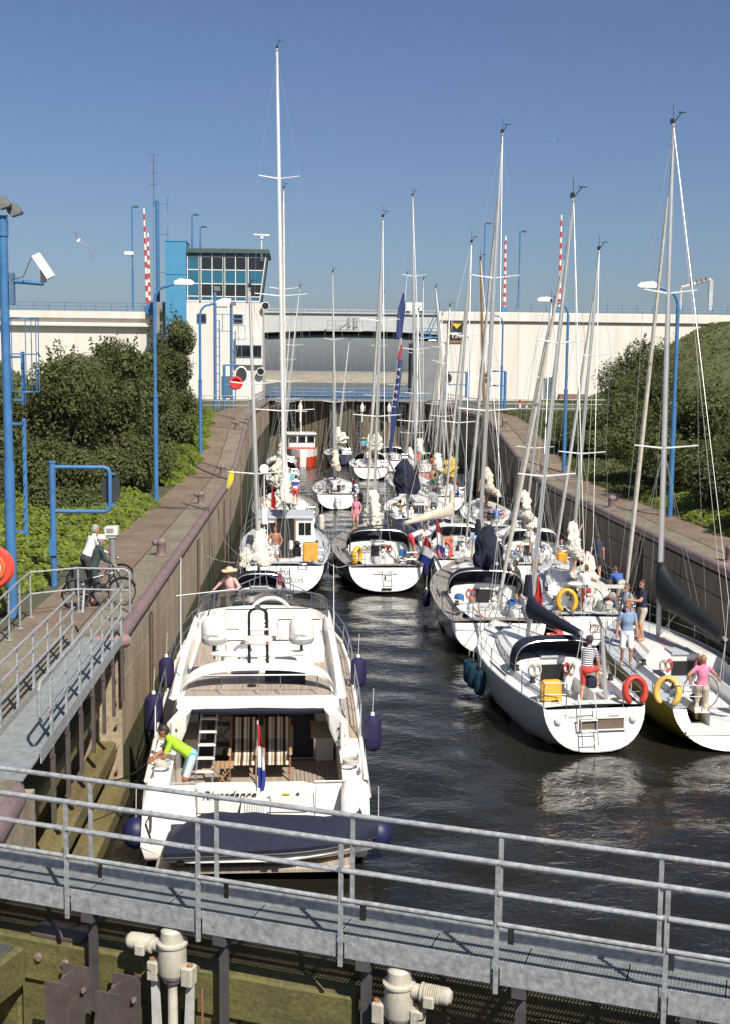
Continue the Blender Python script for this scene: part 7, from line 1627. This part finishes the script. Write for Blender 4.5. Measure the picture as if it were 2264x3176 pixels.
person('person in turquoise sweater beside the mast of the wind generator yacht', (-1.0, 73.6, 1.5), 175, 1.74, shirt=CTEAL, pants=CNAVY, hair=HAIRBR, vox=.03)
# cyclists on the quay
person('person in white shirt and dark trousers standing astride a bicycle on the quay', (-5.55, 30.6, 3.5), -55, 1.80, pitch=24, shirt=CW, pants=CDARK, leg=1.8, hair=HAIRG, vox=.016, shoe=CDARK, sleeve=1.75, hands=[(-.2, .5, 1.02), (.22, .5, 1.02)])
person('person in dark green jacket and white flat cap standing by a bicycle on the quay', (-5.15, 29.3, 3.5), -65, 1.70, pitch=20, shirt=CDG, pants=CDG, leg=1.8, sleeve=1.85, hair=HAIRG, hat=('cap', CW), vox=.016, shoe=CDARK, hands=[(-.2, .48, 1.0), (.22, .48, 1.0)])
finish_people()
# ------------------------------------------------------------------ bicycles
def bicycle(p, rz, label):
    t = thing('bicycle', label, 'bicycle', p, rz)
    FR = mat('bike_black', (.015, .015, .016), .35)
    for y in (-.54, .54):
        b = MB(); b.torus((0, y, .34), .325, .016, (0, 1, 0), (0, 0, 1), n=28, k=6); wo = b.build('wheel', BLACK, t)
        b = MB(); b.torus((0, y, .34), .305, .008, (0, 1, 0), (0, 0, 1), n=28, k=5)
        for a in range(0, 360, 30): b.tube([(0, y, .34), (0, y+.3*math.cos(R_(a)), .34+.3*math.sin(R_(a)))], .003, 3)
        b.build('spokes', STEEL, wo)
        b = MB(); b.torus((0, y, .34), .352, .022, (0, 1, 0), (0, 0, 1), 20 if y > 0 else 10, 150 if y > 0 else 190, 14, 5); b.build('mudguard', FR, wo)
    b = MB()
    for q in ([(0, -.54, .34), (0, -.05, .30)], [(0, -.05, .30), (0, -.2, .88)], [(0, -.18, .80), (0, -.54, .34)], [(0, -.05, .30), (0, .36, .78)], [(0, -.16, .72), (0, .36, .82)], [(0, .36, .70), (0, .33, 1.0)], [(0, .37, .72), (0, .45, .5), (0, .54, .34)]): b.tube(q, .018, 6)
    b.build('frame', FR, t)
    b = MB(); b.tube([(-.28, .12, 1.06), (-.22, .26, 1.05), (0, .34, 1.03), (.22, .26, 1.05), (.28, .12, 1.06)], .012, 6); b.build('handlebar', STEEL, t)
    b = MB(); b.ball((0, -.24, .93), (.09, .14, .04), 10, 6); b.build('saddle', BLACK, t)
    b = MB(); b.tube([(0, -.3, .70), (0, -.8, .70)], .012, 5); b.tube([(-.06, -.78, .70), (-.03, -.56, .36)], .008, 5); b.tube([(.06, -.78, .70), (.03, -.56, .36)], .008, 5); b.build('carrier', FR, t)
    for sx in (-1, 1):
        b = MB(); b.cbox((sx*.13, -.56, .55), (.12, .36, .32), 0, .04); b.build('pannier', mat('pannier_grey', (.07, .075, .07), .8, bump=.4), t)
    b = MB(); b.lathe([(.01, -.02), (.08, -.02), (.08, .02), (.01, .02)], (.03, -.05, .30), 14, 'x'); b.tube([(.05, -.05, .3), (.06, .05, .17)], .01, 5); b.build('crank', STEEL, t)
    b = MB(); b.ball((0, .46, .86), .045, 8, 6); b.build('headlamp', STEEL, t)
bicycle((-5.25, 30.95, 3.5), R_(-62), 'black bicycle with panniers held by the person in white shirt'); bicycle((-4.95, 29.0, 3.5), R_(-70), 'black bicycle with grey panniers held by the person in green jacket')
# ================================================================== plants
LEAFD = leafmat('leaf_dark', (.13, .145, .05), (.085, .10, .034), .8, .5); LEAFM = leafmat('leaf_mid', (.175, .19, .066), (.12, .135, .046), .8, .5); LEAFP = leafmat('leaf_needle', (.085, .10, .036), (.035, .045, .018), .8)
IVY = leafmat('leaf_ivy', (.27, .32, .035), (.12, .17, .02), 1.2, .4); GRS = leafmat('grass_blades', (.12, .16, .035), (.07, .10, .02), .3, .4); BARK = mat('bark', (.10, .075, .05), .9, var=.25, scale=6, bump=.6, bscale=20)
def leaves(name, P, N, size, mats, parent=None, split=None, asp=.6):
    n = len(P); u = rng.normal(size=(n, 3)); u -= (u*N).sum(1)[:, None]*N; u /= np.linalg.norm(u, axis=1)[:, None]+1e-9; v = np.cross(N, u)
    sz = (rng.uniform(.6, 1.3, n)*size)[:, None]; a, b_ = u*sz, v*sz*asp
    vs = np.stack([P-a, P-b_*.9+N*sz*.12, P+a, P+b_*.9+N*sz*.12], 1).reshape(-1, 3)
    me = bpy.data.meshes.new(name); me.vertices.add(4*n); me.vertices.foreach_set('co', vs.ravel()); me.loops.add(4*n); me.loops.foreach_set('vertex_index', np.arange(4*n)); me.polygons.add(n); me.polygons.foreach_set('loop_start', np.arange(0, 4*n, 4))
    for m_ in mats: me.materials.append(m_)
    if split is not None: me.polygons.foreach_set('material_index', split.astype(int))
    me.update(); me.validate(); o = bpy.data.objects.new(name, me); COL.objects.link(o)
    if parent: o.parent = parent
    return o
def bush(label, pos, rx, ry, h, nleaf, size=.085, name='shrub', mats=None, lobes=26, z0=.05, group=None, spiky=0.25, cat='shrub'):
    t = thing(name, label, cat, pos, 0, group); mats = mats or [LEAFD, LEAFM]
    cs = []
    for k in range(lobes):
        a = k*2.4+rng.uniform(-.4, .4); zf = .12+.74*((k*.618) % 1); r = .95*math.sqrt(max(.03, 1-((zf-.30)/.68)**2))*rng.uniform(.45, .85)
        cs.append((rx*r*math.cos(a), ry*r*math.sin(a), z0+h*zf, rng.uniform(.22, .40)))
    cs.append((0, 0, h*.5, .5)); cs.append((rng.uniform(-.2, .2)*rx, 0, h*.85, .26))
    C = np.array(cs); pick = rng.integers(0, len(C), nleaf); d = rng.normal(size=(nleaf, 3)); d /= np.linalg.norm(d, axis=1)[:, None]
    rad = C[pick, 3]*np.power(rng.uniform(.05, 1, nleaf), .20)*(1+spiky*np.maximum(0, rng.normal(size=nleaf))*.5)
    P = C[pick, :3]+d*rad[:, None]*np.array([rx*1.05, ry*1.05, (rx+ry)*.55]); P[:, 2] = np.maximum(P[:, 2], .05+rng.uniform(0, .2, nleaf))
    # upright shoots breaking the outline
    ns = nleaf//16; k = rng.uniform(0, 1, ns); NS = 22; sh_ = rng.integers(0, NS, ns); sa = rng.uniform(0, 6.28, NS); sr = rng.uniform(.1, .85, NS); shh = rng.uniform(.12, .34, NS)*rng.uniform(.5, 1, NS); lx = rng.normal(0, .22, NS)*h*.3; ly = rng.normal(0, .22, NS)*h*.3; ang = sa[sh_]
    base = np.stack([np.cos(ang)*rx*.7*sr[sh_], np.sin(ang)*ry*.7*sr[sh_], h*(.92-.35*sr[sh_])], 1); P[:ns] = base+np.stack([lx[sh_]*k+rng.normal(0, .16, ns)*(1.15-k), ly[sh_]*k+rng.normal(0, .16, ns)*(1.15-k), k*h*shh[sh_]], 1)
    N = d*1.1+np.array([.1, -.25, .45])+rng.normal(size=(nleaf, 3))*.5; N /= np.linalg.norm(N, axis=1)[:, None]
    leaves('crown', P, N, size, mats, t, (rng.uniform(0, 1, nleaf) < .45) | (pick % 3 == 0))
    b = MB()
    for k in range(5):
        a = k*1.3+.4; q = (rx*.4*math.cos(a), ry*.4*math.sin(a), h*.62); b.tube([(.05*math.cos(a), .05*math.sin(a), 0), (q[0]*.5, q[1]*.5, h*.32), q], [.06, .045, .015], 6)
    b.build('trunk', BARK, t); return t
# left bank: dense bushes from the tall pole to the tower
LB = [(-10.6, 51, 2.7, 2.7, 6.4, 'broad rounded bush behind the blue signal frame'), (-13.8, 49, 2.7, 2.7, 6.0, 'broad bush nearest the tall blue pole'), (-8.7, 55.0, 1.9, 2.4, 5.7, 'leafy bush around the foot of the first blue lamp'), (-11.4, 58, 2.5, 2.5, 7.0, 'tall bush between the first lamp and the viaduct'),
      (-8.2, 61.5, 1.7, 2.1, 5.8, 'bush bulging over the quay path past the first lamp'), (-9.4, 66.5, 2.0, 2.4, 7.1, 'tall bush screening the foot of the blue stair shaft'), (-8.4, 73.5, 1.7, 2.2, 6.2, 'bush just left of the second blue lamp'), (-8.9, 81, 1.9, 2.4, 7.4, 'tall birch like bush before the control tower'),
      (-12.8, 65, 2.5, 2.6, 6.3, 'bush in the second row before the viaduct'), (-15.6, 57, 2.9, 2.9, 6.4, 'bush at the edge of the grassy left bank'), (-12.0, 73, 2.2, 2.4, 6.8, 'bush hiding the corner of the tower annex'), (-16.4, 48, 2.4, 2.4, 4.6, 'lower bush beyond the nearest broad one'), (-9.2, 46.6, 1.3, 1.4, 2.6, 'small dark shrub at the upper edge of the ivy')]
for x, y, rx, ry, h, lab in LB:
    bush(lab, (x, y, qz(y)-.1), rx*1.12, ry*1.1, h*.95, 22000 if y < 60 else 16000, .075 if y < 50 else (.085 if y < 65 else .10), group='bushes on the left bank')
RB = [(18.2, 62, 2.5, 2.5, 4.3, 'shrub in the grass strip beyond the tall right lamp'), (17.6, 54.5, 2.4, 2.4, 5.0, 'dark bush behind the tall right lamp'), (20.5, 72, 2.8, 2.8, 5.2, 'bush with pale leaves before the cream abutment'), (22.8, 82, 2.8, 2.8, 5.6, 'tallest bush reaching up the cream abutment'), (17.4, 47.5, 1.9, 2.2, 3.2, 'pine shrub beside the tall right lamp foot'), (17.2, 42.0, 1.8, 2.2, 2.9, 'bright leaved shrub by the right quay path'), (20.2, 50, 2.6, 2.8, 4.6, 'dark shrub higher on the right bank'), (20.6, 60, 2.8, 2.6, 5.0, 'dark green bush midway up the right bank'), (16.6, 72, 1.6, 2.0, 2.6, 'low bush beside the second right lamp'), (19.5, 43.5, 2.2, 2.4, 3.6, 'pine shrub at the right edge of the bank'), (23.5, 66, 2.6, 2.6, 4.6, 'bush at the foot of the grassy slope')]
for i, (x, y, rx, ry, h, lab) in enumerate(RB):
    bush(lab, (x, y, qz(y)-.1), rx*1.12, ry*1.12, h, 17000, .085, mats=[LEAFP, LEAFD] if 'pine' in lab else ([IVY, LEAFM] if 'bright' in lab else None), group='bushes on the right bank')
# ivy ground cover
def ivy(edge, label, n, side, depth=3.0):
    P = []; 
    E_ = [Vector((x, y, 0)) for x, y in edge]
    seg = [(E_[i+1]-E_[i]).length for i in range(len(E_)-1)]; tot = sum(seg); c = np.cumsum([0]+seg)
    s = rng.uniform(0, tot, n); q = np.power(rng.uniform(0, 1, n), 1.3)*depth
    xs = np.interp(s, c, [e.x for e in E_]); yy = np.interp(s, c, [e.y for e in E_])
    wob = .35*np.sin(yy*1.7)+.22*np.sin(yy*4.1+1); x = xs+side*(q+wob*.5); hz = .42*(1-np.exp(-q*2.0))+.25*q/depth+.12*np.sin(yy*2.3+q*3)*np.minimum(1, q)
    z = np.array([qz(v) for v in yy])-.03+np.maximum(.02, hz*rng.uniform(.55, 1.05, n)); P = np.stack([x, yy, z], 1)
    N = np.stack([-side*.45+rng.normal(0, .4, n), -.35+rng.normal(0, .4, n), np.full(n, .8)], 1); N /= np.linalg.norm(N, axis=1)[:, None]
    o = leaves('ivy', P, N, .075, [IVY, LEAFM], None, rng.uniform(0, 1, n) < .22, .8); stuff(o); return tag(o, label, 'ivy')
ivy([(-7.4, 27.5), (-7.05, 31), (-6.85, 35), (-6.55, 43), (-6.25, 53.5)], 'bright yellow green ivy spilling onto the left quay path', 52000, -1, 5.5)
ivy([(-6.6, 60), (-6.05, 66), (-6.05, 74), (-6.3, 82), (-6.9, 90), (-8.0, 96)], 'bright ivy hedge along the left ramp below the tower', 26000, -1, 1.8)
ivy([(14.9, 38), (15.0, 50), (15.3, 56)], 'low leafy ground cover along the right quay path', 9000, 1, 1.6)
# grass on the right strip and bank, left bank
def grass(name, n, fx, label, size=.10):
    P = np.array([fx() for _ in range(n)]); N = rng.normal(size=(n, 3))*np.array([1, 1, .25]); N /= np.linalg.norm(N, axis=1)[:, None]
    o = leaves(name, P, N, size, [GRS, GRASSY], None, rng.uniform(0, 1, n) < .4, .5); stuff(o); return tag(o, label, 'grass')
GRASSY = leafmat('grass_dry', (.19, .16, .06), (.10, .10, .03), .3, .4)
def f1():
    y = random.uniform(45, 96); return (14.7+random.random()**1.2*7, y, qz(y)-.05+random.uniform(0, .15))
grass('grass_strip', 15000, f1, 'rough green grass strip behind the right quay path')
bm_ = bpy.data.objects['grass_bank'].data
co = np.empty(len(bm_.vertices)*3); bm_.vertices.foreach_get('co', co); co = co.reshape(13, 25, 3)
def f2():
    i, j = random.randrange(12), random.randrange(3, 24); a, b_ = random.random(), random.random(); p = (co[i, j]*(1-a)+co[i+1, j]*a)*(1-b_)+(co[i, j+1]*(1-a)+co[i+1, j+1]*a)*b_; return (p[0], p[1], p[2]+random.uniform(0, .14))
grass('grass_slope', 60000, f2, 'rough grass covering the right viaduct embankment', .16)
